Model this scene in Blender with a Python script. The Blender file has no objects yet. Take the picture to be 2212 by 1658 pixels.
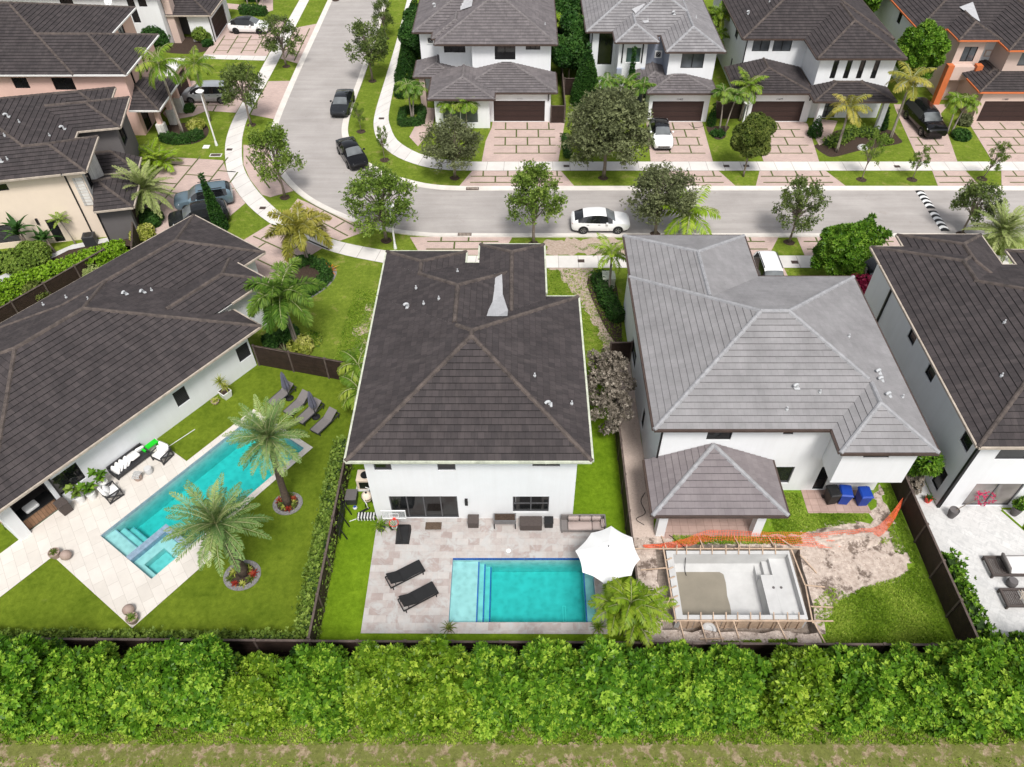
import bpy, math, random
import numpy as np
from mathutils import Vector, Matrix

# ------------------------------------------------------------------ camera, world, sun, exposure
scn = bpy.context.scene
COL = scn.collection
R = math.radians
cam = bpy.data.objects.new('camera', bpy.data.cameras.new('camera'))
COL.objects.link(cam)
cam.location = (0, 0, 36.0)
cam.rotation_euler = (R(90 - 46.36), 0, 0)
cam.data.sensor_width = 36.0
cam.data.lens = 1636.0 / 2212.0 * 36.0
cam.data.shift_x = -14.0 / 2212.0
cam.data.clip_end = 1000
scn.camera = cam

SUN_EL, SUN_AZ = 58, 168            # high sun behind thin cloud, behind the camera
world = bpy.data.worlds.new('World'); scn.world = world; world.use_nodes = True
wn = world.node_tree
sky = wn.nodes.new('ShaderNodeTexSky'); sky.sky_type = 'NISHITA'; sky.sun_disc = False
sky.sun_elevation = R(SUN_EL); sky.sun_rotation = R(SUN_AZ)
sky.air_density = 1.0; sky.dust_density = 3.0; sky.ozone_density = 1.0
hs = wn.nodes.new('ShaderNodeHueSaturation'); hs.inputs['Saturation'].default_value = .32
wn.links.new(sky.outputs[0], hs.inputs['Color'])
bg = wn.nodes['Background']; bg.inputs[1].default_value = .075
wn.links.new(hs.outputs[0], bg.inputs[0])
sl = bpy.data.lights.new('sun', 'SUN'); sl.energy = 1.5; sl.angle = R(15); sl.color = (1, .965, .92)
so = bpy.data.objects.new('sun', sl); COL.objects.link(so)
so.rotation_euler = (R(90 - SUN_EL), 0, R(180 - SUN_AZ)); so.location = (0, -30, 80)
scn.view_settings.view_transform = 'Standard'; scn.view_settings.look = 'None'
scn.view_settings.gamma = 1.0; scn.view_settings.exposure = 1.15
scn.cycles.max_bounces = 7; scn.cycles.transparent_max_bounces = 12
scn.cycles.use_denoising = True
scn.render.film_transparent = False

# ------------------------------------------------------------------ mesh helpers
def link(o, parent=None):
    COL.objects.link(o)
    if parent is not None: o.parent = parent
    return o

class MB:
    """collects polygons, builds one mesh object"""
    def __init__(s, M=None): s.v = []; s.f = []; s.mi = []; s.uv = []; s.M = M or Matrix()
    def add(s, vs, fs, mi=0, uv=None):
        b = len(s.v); s.v += [tuple(s.M @ Vector(p)) for p in vs]
        for i, f in enumerate(fs):
            s.f.append([b + k for k in f]); s.mi.append(mi); s.uv.append(uv[i] if uv else None)
        return s
    def poly(s, pts, mi=0, uv=None): return s.add(pts, [range(len(pts))], mi, [uv] if uv else None)
    def box(s, x0, x1, y0, y1, z0, z1, mi=0, top=None):
        tx = top or 0
        v = [(x0, y0, z0), (x1, y0, z0), (x1, y1, z0), (x0, y1, z0), (x0+tx, y0+tx, z1), (x1-tx, y0+tx, z1), (x1-tx, y1-tx, z1), (x0+tx, y1-tx, z1)]
        return s.add(v, [(3, 2, 1, 0), (4, 5, 6, 7), (0, 1, 5, 4), (1, 2, 6, 5), (2, 3, 7, 6), (3, 0, 4, 7)], mi)
    def bbox(s, x0, x1, y0, y1, z0, z1, b=.02, mi=0):
        """box with chamfered edges (three stacked rings, clipped corners)"""
        def ring(i, z):
            a0, a1, b0, b1 = x0+i, x1-i, y0+i, y1-i
            return [(a0+b, b0, z), (a1-b, b0, z), (a1, b0+b, z), (a1, b1-b, z), (a1-b, b1, z), (a0+b, b1, z), (a0, b1-b, z), (a0, b0+b, z)]
        v = ring(b*.7, z0)+ring(0, z0+b)+ring(0, z1-b)+ring(b*.7, z1)
        f = [tuple(range(7, -1, -1)), tuple(range(24, 32))]
        for k in range(3):
            for i in range(8): f.append((k*8+i, k*8+(i+1) % 8, k*8+8+(i+1) % 8, k*8+8+i))
        return s.add(v, f, mi)
    def bar(s, p, q, w, h=None, mi=0, up=(0, 0, 1)):
        p = Vector(p); q = Vector(q); h = h or w; d = (q-p).normalized(); u = Vector(up)
        if abs(d.dot(u)) > .98: u = Vector((0, 1, 0))
        sd = d.cross(u).normalized()*w/2; u = sd.cross(d).normalized()*h/2
        v = [p-sd-u, p+sd-u, p+sd+u, p-sd+u, q-sd-u, q+sd-u, q+sd+u, q-sd+u]
        return s.add(v, [(0, 1, 2, 3), (7, 6, 5, 4), (0, 4, 5, 1), (1, 5, 6, 2), (2, 6, 7, 3), (3, 7, 4, 0)], mi)
    def tube(s, pts, rad, n=8, mi=0, cap=True):
        pts = [Vector(p) for p in pts]; m = len(pts)
        if not hasattr(rad, '__len__'): rad = [rad]*m
        v = []
        for i, p in enumerate(pts):
            d = (pts[min(i+1, m-1)]-pts[max(i-1, 0)]).normalized()
            a = d.orthogonal().normalized() if i == 0 else (a - d*a.dot(d)).normalized()
            b = d.cross(a)
            for k in range(n):
                t = 2*math.pi*k/n; v.append(p+(a*math.cos(t)+b*math.sin(t))*rad[i])
        f = [(i*n+k, i*n+(k+1) % n, i*n+n+(k+1) % n, i*n+n+k) for i in range(m-1) for k in range(n)]
        if cap: f += [tuple(range(n-1, -1, -1)), tuple(range((m-1)*n, m*n))]
        return s.add(v, f, mi)
    def lathe(s, prof, n=20, mi=0, c=(0, 0, 0)):
        v = [(c[0]+r*math.cos(2*math.pi*k/n), c[1]+r*math.sin(2*math.pi*k/n), c[2]+z) for r, z in prof for k in range(n)]
        m = len(prof)
        f = [(i*n+k, i*n+(k+1) % n, i*n+n+(k+1) % n, i*n+n+k) for i in range(m-1) for k in range(n)]
        f += [tuple(range(n-1, -1, -1)), tuple(range((m-1)*n, m*n))]
        return s.add(v, f, mi)
    def prism(s, pts, z0, z1, mi=0):
        n = len(pts); v = [(x, y, z0) for x, y in pts]+[(x, y, z1) for x, y in pts]
        return s.add(v, [tuple(range(n-1, -1, -1)), tuple(range(n, 2*n))]+[(i, (i+1) % n, n+(i+1) % n, n+i) for i in range(n)], mi)
    def build(s, name, mats, parent=None, smooth=False, angle=None):
        me = bpy.data.meshes.new(name); me.from_pydata(s.v, [], s.f)
        for m in (mats if isinstance(mats, (list, tuple)) else [mats]): me.materials.append(m)
        me.polygons.foreach_set('material_index', s.mi)
        if any(s.uv):
            ul = me.uv_layers.new(name='UVMap').data; k = 0
            for f, u in zip(s.f, s.uv):
                for j in range(len(f)):
                    if u: ul[k+j].uv = u[j]
                k += len(f)
        if smooth:
            me.polygons.foreach_set('use_smooth', [True]*len(s.f))
            if angle: me.set_sharp_from_angle(angle=R(angle))
        me.update()
        return link(bpy.data.objects.new(name, me), parent)

def tag(o, label=None, cat=None, group=None, kind=None):
    if label: o['label'] = label
    if cat: o['category'] = cat
    if group: o['group'] = group
    if kind: o['kind'] = kind
    return o
def thing(name, label, cat, loc=(0, 0, 0), rz=0, group=None, scale=None):
    o = bpy.data.objects.new(name, None); o.empty_display_size = .2; o.location = loc; o.rotation_euler = (0, 0, rz)
    if scale: o.scale = scale
    link(o); return tag(o, label, cat, group)
def share(src, root):
    """the same parts (and sub-parts) under another thing, sharing mesh data"""
    for ch in src.children:
        c = ch.copy(); COL.objects.link(c); c.parent = root
        for g in ch.children:
            d = g.copy(); COL.objects.link(d); d.parent = c
    return root

def catmull(P, n=8):
    P = [np.array(p, float) for p in P]; Q = [2*P[0]-P[1]]+P+[2*P[-1]-P[-2]]; out = []
    for i in range(1, len(Q)-2):
        a, b, c, d = Q[i-1:i+3]
        for k in range(n):
            t = k/n; out.append(tuple(.5*((2*b)+(c-a)*t+(2*a-5*b+4*c-d)*t*t+(3*b-a-3*c+d)*t**3)))
    return out+[tuple(P[-1])]

# ------------------------------------------------------------------ materials
def nodes(name, rough=.6, spec=.4, metal=0):
    m = bpy.data.materials.new(name); m.use_nodes = True; nt = m.node_tree; b = nt.nodes['Principled BSDF']
    b.inputs['Roughness'].default_value = rough; b.inputs['Specular IOR Level'].default_value = spec; b.inputs['Metallic'].default_value = metal
    def N(t, **k):
        n = nt.nodes.new('ShaderNode'+t)
        for a, v in k.items():
            if a in n.inputs: n.inputs[a].default_value = v
            else: setattr(n, a, v)
        return n
    L = nt.links.new
    return m, N, L, b
def c4(c): return (c[0], c[1], c[2], 1)
def tc(N, L, rot=0, scale=(1, 1, 1), src='Object'):
    t = N('TexCoord'); mp = N('Mapping'); mp.inputs['Rotation'].default_value = (0, 0, rot); mp.inputs['Scale'].default_value = scale
    L(t.outputs[src], mp.inputs[0]); return mp.outputs[0]
def mixc(N, L, f, a, b, mode='MIX'):
    m = N('Mix', data_type='RGBA', blend_type=mode)
    for s, v in ((m.inputs['Factor'], f), (m.inputs[6], a), (m.inputs[7], b)):
        if hasattr(v, 'links') or hasattr(v, 'is_linked'): L(v, s)
        else: s.default_value = v if not isinstance(v, tuple) else (c4(v) if len(v) == 3 else v)
    return m.outputs[2]
def ramp(N, L, src, stops):
    r = N('ValToRGB'); e = r.color_ramp.elements
    while len(e) < len(stops): e.new(.5)
    for i, (p, c) in enumerate(stops): e[i].position = p; e[i].color = c4(c)
    L(src, r.inputs[0]); return r.outputs[0]
def noise(N, L, vec, scale, detail=4, rough=.6, dist=0):
    n = N('TexNoise', Scale=scale, Detail=detail, Roughness=rough, Distortion=dist); L(vec, n.inputs['Vector']); return n.outputs[0]
def bump(N, L, b, h, strength, dist=.02):
    n = N('Bump', Strength=strength, Distance=dist); L(h, n.inputs['Height']); L(n.outputs[0], b.inputs['Normal'])
def mat(name, col, rough=.6, amt=.12, scale=1.5, bscale=None, bstr=.3, bdist=.01, spec=.35, metal=0, col2=None):
    m, N, L, b = nodes(name, rough, spec, metal); v = tc(N, L)
    c2 = col2 or tuple(min(1, x*(1+amt)) for x in col); c1 = col if col2 else tuple(x*(1-amt) for x in col)
    L(ramp(N, L, noise(N, L, v, scale, 6, .65), [(.3, c1), (.7, c2)]), b.inputs['Base Color'])
    if bscale: bump(N, L, b, noise(N, L, v, bscale, 3), bstr, bdist)
    return m
def brick(name, c1, c2, cm, bw, bh, mortar, rot=0, rough=.7, var=.25, vs=.8, src='Object', bumps=.3, veins=None, streak=None, off=.5):
    m, N, L, b = nodes(name, rough, .12); v = tc(N, L, rot, src=src)
    t = N('TexBrick', offset=off); t.inputs['Color1'].default_value = c4(c1); t.inputs['Color2'].default_value = c4(c2); t.inputs['Mortar'].default_value = c4(cm)
    for k, x in (('Scale', 1), ('Mortar Size', mortar), ('Mortar Smooth', .2), ('Brick Width', bw), ('Row Height', bh), ('Bias', 0)): t.inputs[k].default_value = x
    L(v, t.inputs['Vector']); c = t.outputs[0]
    nz = noise(N, L, v, vs, 6, .7)
    c = mixc(N, L, 1.0, c, ramp(N, L, nz, [(.25, (1-var,)*3), (.75, (1+var,)*3)]), 'MULTIPLY')
    if veins:
        c = mixc(N, L, ramp(N, L, noise(N, L, v, veins[0], 8, .7, 1.2), [(.48, (0, 0, 0)), (.62, (1, 1, 1))]), c, veins[1])
    if streak:
        sv = N('Mapping'); sv.inputs['Scale'].default_value = streak[0]; L(v, sv.inputs[0])
        c = mixc(N, L, ramp(N, L, noise(N, L, sv.outputs[0], 1, 6, .75), [(streak[2], (0, 0, 0)), (streak[3], (1, 1, 1))]), c, streak[1])
    L(c, b.inputs['Base Color'])
    if bumps: bump(N, L, b, t.outputs['Fac'], -bumps, .01)
    return m
def grass(name, g1, g2, dry, dryamt, fs=30, bs=.7, seed=0):
    m, N, L, b = nodes(name, .95, .02); v = tc(N, L); mp = N('Mapping'); mp.inputs['Location'].default_value = (seed, seed*2, 0); L(v, mp.inputs[0]); v = mp.outputs[0]
    f = noise(N, L, v, fs, 5, .8); c = ramp(N, L, f, [(.3, g1), (.72, g2)])
    c = mixc(N, L, 1.0, c, ramp(N, L, noise(N, L, v, 3.2, 8, .75, .4), [(.3, (.66, .7, .62)), (.7, (1.32, 1.25, 1.2))]), 'MULTIPLY')
    big = noise(N, L, v, .45, 6, .68)
    c = mixc(N, L, 1.0, c, ramp(N, L, big, [(.3, (.74, .78, .7)), (.7, (1.22, 1.16, 1.15))]), 'MULTIPLY')
    if dryamt > 0:
        d = noise(N, L, v, .9, 9, .72)
        c = mixc(N, L, ramp(N, L, d, [(.66-dryamt*.3, (0, 0, 0)), (.8-dryamt*.25, (1, 1, 1))]), c, ramp(N, L, f, [(.3, tuple(x*.7 for x in dry)), (.7, dry)]))
    L(c, b.inputs['Base Color']); bump(N, L, b, f, bs, .03)
    return m
def soil(name, a, bb, g=None, gamt=.0, fs=6, bs=.8, seed=0, gs=.7):
    m, N, L, b = nodes(name, .95, .03); v = tc(N, L); mp = N('Mapping'); mp.inputs['Location'].default_value = (seed, seed, 0); L(v, mp.inputs[0]); v = mp.outputs[0]
    f = noise(N, L, v, fs, 10, .75); c = ramp(N, L, f, [(.28, tuple(x*.55 for x in a)), (.42, a), (.68, bb)])
    vo = N('TexVoronoi', Scale=fs*1.6); L(v, vo.inputs['Vector'])
    c = mixc(N, L, ramp(N, L, vo.outputs['Distance'], [(.06, (1, 1, 1)), (.16, (0, 0, 0))]), c, tuple(min(1, x*1.25) for x in bb))
    if g:
        d = noise(N, L, v, gs, 10, .75); c = mixc(N, L, ramp(N, L, d, [(.62-gamt*.3, (0, 0, 0)), (.68-gamt*.3, (1, 1, 1))]), c, ramp(N, L, f, [(.3, tuple(x*.5 for x in g)), (.7, g)]))
    L(c, b.inputs['Base Color']); bump(N, L, b, f, bs, .06)
    return m
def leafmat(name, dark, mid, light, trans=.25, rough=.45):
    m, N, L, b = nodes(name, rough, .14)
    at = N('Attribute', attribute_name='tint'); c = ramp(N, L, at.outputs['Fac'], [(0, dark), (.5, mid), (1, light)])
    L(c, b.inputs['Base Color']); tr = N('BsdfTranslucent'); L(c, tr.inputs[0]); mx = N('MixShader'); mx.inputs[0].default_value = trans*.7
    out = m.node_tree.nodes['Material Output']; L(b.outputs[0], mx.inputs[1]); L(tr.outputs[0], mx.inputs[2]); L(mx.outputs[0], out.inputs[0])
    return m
def glassmat(name, col, rough=.06, spec=.6):
    m, N, L, b = nodes(name, rough, spec); v = tc(N, L)
    L(ramp(N, L, noise(N, L, v, .6, 2), [(.35, tuple(x*.6 for x in col)), (.7, tuple(x*1.5 for x in col))]), b.inputs['Base Color'])
    return m

M = {}
def stucco(name, c):
    m, N, L, b = nodes(name, .9, .08); v = tc(N, L); mp = N('Mapping'); mp.inputs['Scale'].default_value = (2.2, 2.2, .16); L(v, mp.inputs[0])
    k = mixc(N, L, 1.0, ramp(N, L, noise(N, L, v, .7, 6, .65), [(.3, tuple(x*.95 for x in c)), (.7, c)]), ramp(N, L, noise(N, L, mp.outputs[0], 1, 6, .7), [(.3, (.955, .952, .945)), (.6, (1, 1, 1))]), 'MULTIPLY')
    L(k, b.inputs['Base Color']); bump(N, L, b, noise(N, L, v, 60, 3), .25, .004); return m
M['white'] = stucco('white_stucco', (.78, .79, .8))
M['offwhite'] = mat('white_trim', (.74, .73, .71), .7, .05, 1)
M['shadewall'] = stucco('shaded_side_stucco', (.75, .765, .785))  # copy of the white stucco, toned greyer to paint in side shade
M['cream'] = mat('cream_stucco', (.76, .64, .52), .85, .05, .5, 60, .2, .004, .2)
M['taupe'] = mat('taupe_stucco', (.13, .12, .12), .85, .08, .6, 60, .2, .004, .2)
M['pink'] = mat('pink_stucco', (.74, .5, .43), .85, .05, .5, 60, .2, .004, .2)
M['beige'] = mat('beige_stucco', (.58, .45, .39), .85, .05, .5, 60, .2, .004, .2)
M['orange'] = mat('orange_trim', (.55, .15, .05), .6, .06, 1)
M['bluegrey'] = mat('blue_grey_stucco', (.3, .33, .4), .85, .05, .6)
M['stone'] = brick('stacked_stone', (.72, .7, .66), (.5, .48, .45), (.4, .38, .36), .5, .12, .01, var=.2, vs=3)
M['black'] = mat('black_metal', (.012, .012, .013), .45, .2, 2)
M['frame'] = mat('grey_window_frame', (.1, .1, .105), .5, .1, 2)
M['dkgrey'] = mat('charcoal_metal', (.035, .035, .038), .5, .15, 2)
M['brownmetal'] = mat('brown_gutter', (.07, .048, .04), .45, .2, 2)
M['whitemetal'] = mat('white_metal', (.75, .75, .74), .4, .05, 2)
M['duskmetal'] = mat('weathered_gutter', (.42, .36, .3), .6, .25, 3)
M['greenmetal'] = mat('pale_gutter', (.5, .52, .42), .6, .25, 3)
M['garage'] = brick('brown_garage_door', (.045, .028, .025), (.05, .032, .028), (.02, .013, .012), 9, .5, .012, var=.1, bumps=.2)
M['pane'] = glassmat('dark_window_glass', (.012, .013, .014))
M['panelit'] = glassmat('window_glass_with_blind', (.09, .1, .11), .12)
M['panegreen'] = glassmat('green_window_glass', (.07, .11, .1), .08)
M['patioglass'] = glassmat('pale_patio_glass', (.22, .2, .19), .1)
M['conc'] = brick('sidewalk_concrete', (.66, .64, .6), (.6, .58, .55), (.36, .34, .32), 1.55, 40, .02, var=.1, vs=.6, bumps=.1, off=0)
M['concv'] = brick('sidewalk_concrete_along', (.66, .64, .6), (.6, .58, .55), (.36, .34, .32), 40, 1.55, .02, var=.1, vs=.6, bumps=.1, off=0)
M['curb'] = mat('curb_concrete', (.64, .6, .55), .85, .12, .8, 30, .2)
M['concrete'] = mat('raw_concrete', (.52, .52, .515), .9, .1, .9, 20, .3)
M['wetfloor'] = mat('wet_cement', (.24, .215, .17), .5, .1, .9, 8, .1)
M['ventmetal'] = mat('grey_vent_metal', (.46, .47, .48), .6, .15, 4)
M['silver'] = mat('silver_flashing', (.4, .4, .41), .5, .1, 3, 9, .3)
M['wood'] = mat('raw_lumber', (.5, .37, .27), .8, .25, 4)
M['darkwood'] = brick('dark_fence_boards', (.04, .022, .017), (.03, .017, .014), (.012, .007, .006), 2.4, .14, .012, var=.3, vs=3, rough=.7)
M['railwood'] = mat('weathered_fence_cap', (.1, .075, .065), .8, .35, 3)
M['bark'] = mat('tree_bark', (.2, .16, .13), .9, .3, 5, 12, .5)
M['palmbark'] = brick('palm_trunk_rings', (.34, .3, .26), (.27, .235, .2), (.15, .125, .1), 9, .13, .02, var=.3, vs=4)
M['darkbark'] = mat('rough_palm_bark', (.09, .065, .05), .95, .45, 8, 14, .9, .04)
M['crownshaft'] = mat('green_crownshaft', (.32, .34, .16), .5, .15, 2)
M['tyre'] = mat('tyre_rubber', (.012, .012, .012), .8, .2, 4)
M['rim'] = mat('alloy_rim', (.25, .25, .26), .35, .1, 4, metal=.8)
M['darkrim'] = mat('dark_rim', (.03, .03, .032), .35, .1, 4, metal=.5)
M['carglass'] = glassmat('car_glass', (.012, .013, .015), .04, .7)
M['lamp'] = mat('headlight_lens', (.6, .62, .65), .15, .05, 4, spec=.8)
M['redlamp'] = mat('red_tail_lens', (.35, .02, .02), .2, .1, 4, spec=.7)
M['rubberblack'] = mat('black_plastic', (.015, .015, .016), .5, .2, 3)
M['wicker'] = mat('brown_wicker', (.075, .06, .055), .75, .2, 12, 40, .4)
M['sofafab'] = mat('taupe_cushion', (.4, .325, .3), .9, .06, 2, 30, .2)
M['whitefab'] = mat('white_cushion', (.8, .79, .78), .9, .03, 2, 6, .3, .02)
M['greyfab'] = mat('grey_sling', (.17, .155, .15), .85, .08, 4)
M['navyfab'] = mat('slate_umbrella_cloth', (.12, .12, .16), .9, .15, 4)
M['terracotta'] = mat('taupe_pot', (.36, .27, .23), .6, .12, 3)
M['mulch'] = soil('dark_mulch', (.05, .035, .028), (.09, .065, .05), fs=12)
M['bluebin'] = mat('blue_bin_plastic', (.01, .05, .32), .45, .1, 2)
M['greenplastic'] = mat('green_plastic', (.01, .55, .02), .4, .1, 2)
M['binGreen'] = mat('green_bin_plastic', (.02, .2, .1), .5, .1, 2)
M['teak'] = brick('brown_plank_front', (.3, .18, .11), (.24, .14, .085), (.12, .07, .045), 2.5, .16, .01, var=.25, vs=4)
M['red'] = mat('red_paint', (.65, .05, .03), .5, .08, 2)
M['pebble'] = soil('grey_pebbles', (.17, .16, .16), (.34, .33, .325), fs=14)
def tile(name, a, b, mo, st, s1=.55, s2=.75):
    return brick(name, a, b, mo, .34, .37, .006, src='UV', var=.22, vs=.6, rough=.85, bumps=.25, streak=((2.2, .4, 1), st, s1, s2))
M['roofdark'] = tile('dark_concrete_roof_tile', (.045, .0395, .0405), (.064, .0545, .055), (.02, .018, .018), (.09, .077, .075), .5, .85)
for _n, _c in (('roofdark', (.017, .015, .015)), ('roofgrey', (.12, .115, .118)), ('rooflanai', (.085, .077, .08)), ('roofmid', (.055, .05, .05)), ('roofpale', (.09, .088, .09))): M[_n+'edge'] = mat('tile_lap_shade', _c, .95, .3, 4)  # tile front edges coloured darker to paint the shadow under each lap
M['roofgrey'] = tile('light_grey_roof_tile', (.225, .22, .222), (.247, .239, .243), (.18, .175, .178), (.25, .243, .246))
M['rooflanai'] = tile('brownish_grey_lanai_tile', (.185, .163, .168), (.21, .187, .19), (.14, .125, .128), (.215, .195, .198))
M['roofmid'] = tile('weathered_grey_roof_tile', (.125, .113, .116), (.165, .148, .15), (.09, .083, .084), (.075, .068, .068))
M['roofpale'] = tile('pale_grey_roof_tile', (.2, .192, .197), (.24, .23, .234), (.15, .147, .15), (.15, .143, .145))
M['capdark'] = mat('brown_ridge_tile', (.045, .037, .034), .9, .4, 2.2, 20, .3, col2=(.125, .1, .088))
M['capgrey'] = mat('grey_ridge_tile', (.29, .29, .3), .9, .2, 3)
M['capmid'] = mat('weathered_ridge_tile', (.16, .145, .145), .9, .3, 3)
PAV = ((.53, .405, .36), (.47, .36, .325), (.38, .285, .25))
M['paver'] = brick('pink_drive_pavers', *PAV, .3, .15, .008, var=.12, vs=.5, bumps=.15)
M['lanpaver'] = brick('brown_pink_pavers', (.42, .3, .26), (.36, .255, .22), (.25, .17, .145), .45, .45, .012, var=.2, vs=.8, bumps=.15, off=0)
M['travertine'] = brick('mixed_travertine', (.47, .44, .42), (.345, .285, .265), (.33, .3, .28), .61, .41, .006, var=.14, vs=2.4, bumps=.1, veins=(1.3, (.45, .445, .435)))
M['limestone'] = brick('pale_limestone', (.64, .6, .55), (.58, .54, .49), (.42, .38, .34), 1.0, .6, .008, rot=R(54.3), var=.08, vs=.9, bumps=.08)
M['marble'] = brick('white_marble_pavers', (.6, .595, .585), (.54, .535, .525), (.42, .415, .41), .8, .4, .006, rot=R(35), var=.05, vs=1.5, bumps=.05, veins=(2.5, (.47, .47, .465)))
M['strip'] = grass('paver_joint_grass', (.08, .1, .04), (.14, .16, .07), (.16, .13, .08), .3, 30)
M['asphalt'] = None
# ------------------------------------------------------------------ ground, roads, paths
from mathutils.geometry import tessellate_polygon
def sheet(name, outer, z, m, holes=(), kind='structure', label=None):
    loops = [[Vector((x, y, 0)) for x, y in outer]]+[[Vector((x, y, 0)) for x, y in h] for h in holes]
    tris = tessellate_polygon(loops); flat = [(p.x, p.y, z) for l in loops for p in l]
    mb = MB()
    fs = []
    for t in tris:
        a, b, c = (Vector(flat[i]) for i in t)
        fs.append(t if (b-a).cross(c-a).z > 0 else (t[0], t[2], t[1]))
    mb.add(flat, fs)
    return tag(mb.build(name, m), kind=kind, label=label)
def rag(pts, amp, step, seed, closed=True):
    """an uneven outline along a polygon"""
    rnd = random.Random(seed); out = []; n = len(pts)
    for i in range(n if closed else n-1):
        a, b = pts[i], pts[(i+1) % n]; L = math.dist(a, b); k = max(1, int(L/step))
        for j in range(k):
            t = j/k; w = amp if j else amp*.4
            out.append((a[0]+(b[0]-a[0])*t+rnd.uniform(-w, w), a[1]+(b[1]-a[1])*t+rnd.uniform(-w, w)))
    return out
def ribbon(name, A, B, z, m, zb=None, kind='structure', n=None):
    """a strip between two lines with UVs in metres along it"""
    def resample(P, n):
        P = [np.array(p, float) for p in P]; d = np.cumsum([0]+[np.linalg.norm(b-a) for a, b in zip(P, P[1:])]); o = []
        for t in np.linspace(0, d[-1], n):
            i = min(max(np.searchsorted(d, t)-1, 0), len(P)-2); f = (t-d[i])/max(d[i+1]-d[i], 1e-6); o.append(P[i]*(1-f)+P[i+1]*f)
        return o, d[-1]
    n = n or max(len(A), len(B)); a, la = resample(A, n); b, lb = resample(B, n); mb = MB(); zb = z if zb is None else zb
    for i in range(n-1):
        v0, v1 = (la+lb)/2*i/(n-1), (la+lb)/2*(i+1)/(n-1); w = np.linalg.norm(a[i]-b[i])
        mb.poly([(*b[i], zb), (*b[i+1], zb), (*a[i+1], z), (*a[i], z)], 0, [(w, v0), (w, v1), (0, v1), (0, v0)])
    return tag(mb.build(name, m), kind=kind)
def offset(P, d):
    out = []
    for i, p in enumerate(P):
        a = np.array(P[max(i-1, 0)]); b = np.array(P[min(i+1, len(P)-1)]); t = (b-a)/np.linalg.norm(b-a); out.append((p[0]-t[1]*d, p[1]+t[0]*d))
    return out

H4O, H4R = (-16.64, 36.4), R(54.32)
def frame(o, rz, z=0): return Matrix.Translation((o[0], o[1], z)) @ Matrix.Rotation(rz, 4, 'Z')
PO = (-23.03, 22.73)                 # near corner of the long pool; e1 along it, e2 across it
def pl(e1, e2): return (PO[0]+.583*e1+.812*e2, PO[1]+.812*e1-.583*e2)
LP = [pl(0, 0), pl(0, 4.55), pl(10.85, 4.55), pl(10.85, 0)]
CP = [(-3.53, 17.66), (3.97, 17.66), (3.97, 21.33), (-3.53, 21.33)]
PIT = rag([(7.25, 17.25), (14.95, 17.1), (15.25, 22.0), (7.4, 22.2)], .12, .7, 3)

M['lawn'] = grass('front_lawn_grass', (.085, .135, .016), (.2, .27, .04), (.34, .29, .11), .34, 16, .9)
M['turf'] = grass('olive_turf', (.08, .125, .01), (.15, .21, .024), (.19, .22, .05), .06, 45, .4, 3)
M['turfgreen'] = grass('bright_turf', (.085, .16, .008), (.165, .27, .018), (.22, .27, .06), .04, 55, .35, 5)
M['yardgrass'] = grass('yard_grass', (.085, .17, .012), (.21, .33, .035), (.3, .26, .14), .3, 14, 1.0, 8)
M['drygrass'] = grass('dry_verge_grass', (.12, .13, .035), (.23, .22, .075), (.34, .27, .17), .45, 20, .7, 11)
M['dirt'] = soil('pale_limestone_dirt', (.42, .34, .29), (.66, .57, .5), (.22, .17, .14), .3, 3.2, 1.2)
M['pitdirt'] = soil('dark_pit_dirt', (.24, .2, .17), (.4, .34, .29), fs=5, seed=4)
M['dirtgrass'] = soil('patchy_dirt_with_weeds', (.36, .28, .225), (.5, .41, .345), (.13, .19, .04), .25, 5, seed=9)
M['baldgrass'] = soil('balding_lawn', (.42, .32, .25), (.55, .45, .37), (.15, .22, .035), .62, 5, seed=13)
M['gravel'] = soil('pink_gravel', (.52, .42, .36), (.62, .52, .46), fs=10, bs=.5)
M['verge'] = soil('foreground_leaf_litter', (.22, .165, .1), (.43, .35, .235), (.2, .215, .06), .62, 4.2, 1.0, 2, 1.5)
def asphalt():
    m, N, L, b = nodes('grey_asphalt', .85, .2); v = tc(N, L)
    c = ramp(N, L, noise(N, L, v, .35, 8, .6), [(.3, (.33, .305, .29)), (.7, (.4, .372, .355))])
    c = mixc(N, L, 1.0, c, ramp(N, L, noise(N, L, v, 35, 3), [(.3, (.9, .9, .9)), (.7, (1.1, 1.1, 1.1))]), 'MULTIPLY')
    st = noise(N, L, v, .8, 9, .7, .6); c = mixc(N, L, ramp(N, L, st, [(.62, (0, 0, 0)), (.76, (1, 1, 1))]), c, (.25, .21, .185))
    sm = N('Mapping'); sm.inputs['Scale'].default_value = (.12, 1.6, 1); L(v, sm.inputs[0]); c = mixc(N, L, 1.0, c, ramp(N, L, noise(N, L, sm.outputs[0], 1, 6, .65), [(.3, (.88, .88, .87)), (.7, (1.1, 1.1, 1.1))]), 'MULTIPLY')
    L(c, b.inputs['Base Color']); bump(N, L, b, noise(N, L, v, 60, 2), .2, .005); return m
M['asphalt'] = asphalt()
M['concuv'] = brick('sidewalk_concrete', (.68, .65, .61), (.6, .575, .55), (.34, .31, .29), 40, 1.55, .022, var=.12, vs=.6, src='UV', bumps=.1, off=0)

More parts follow.
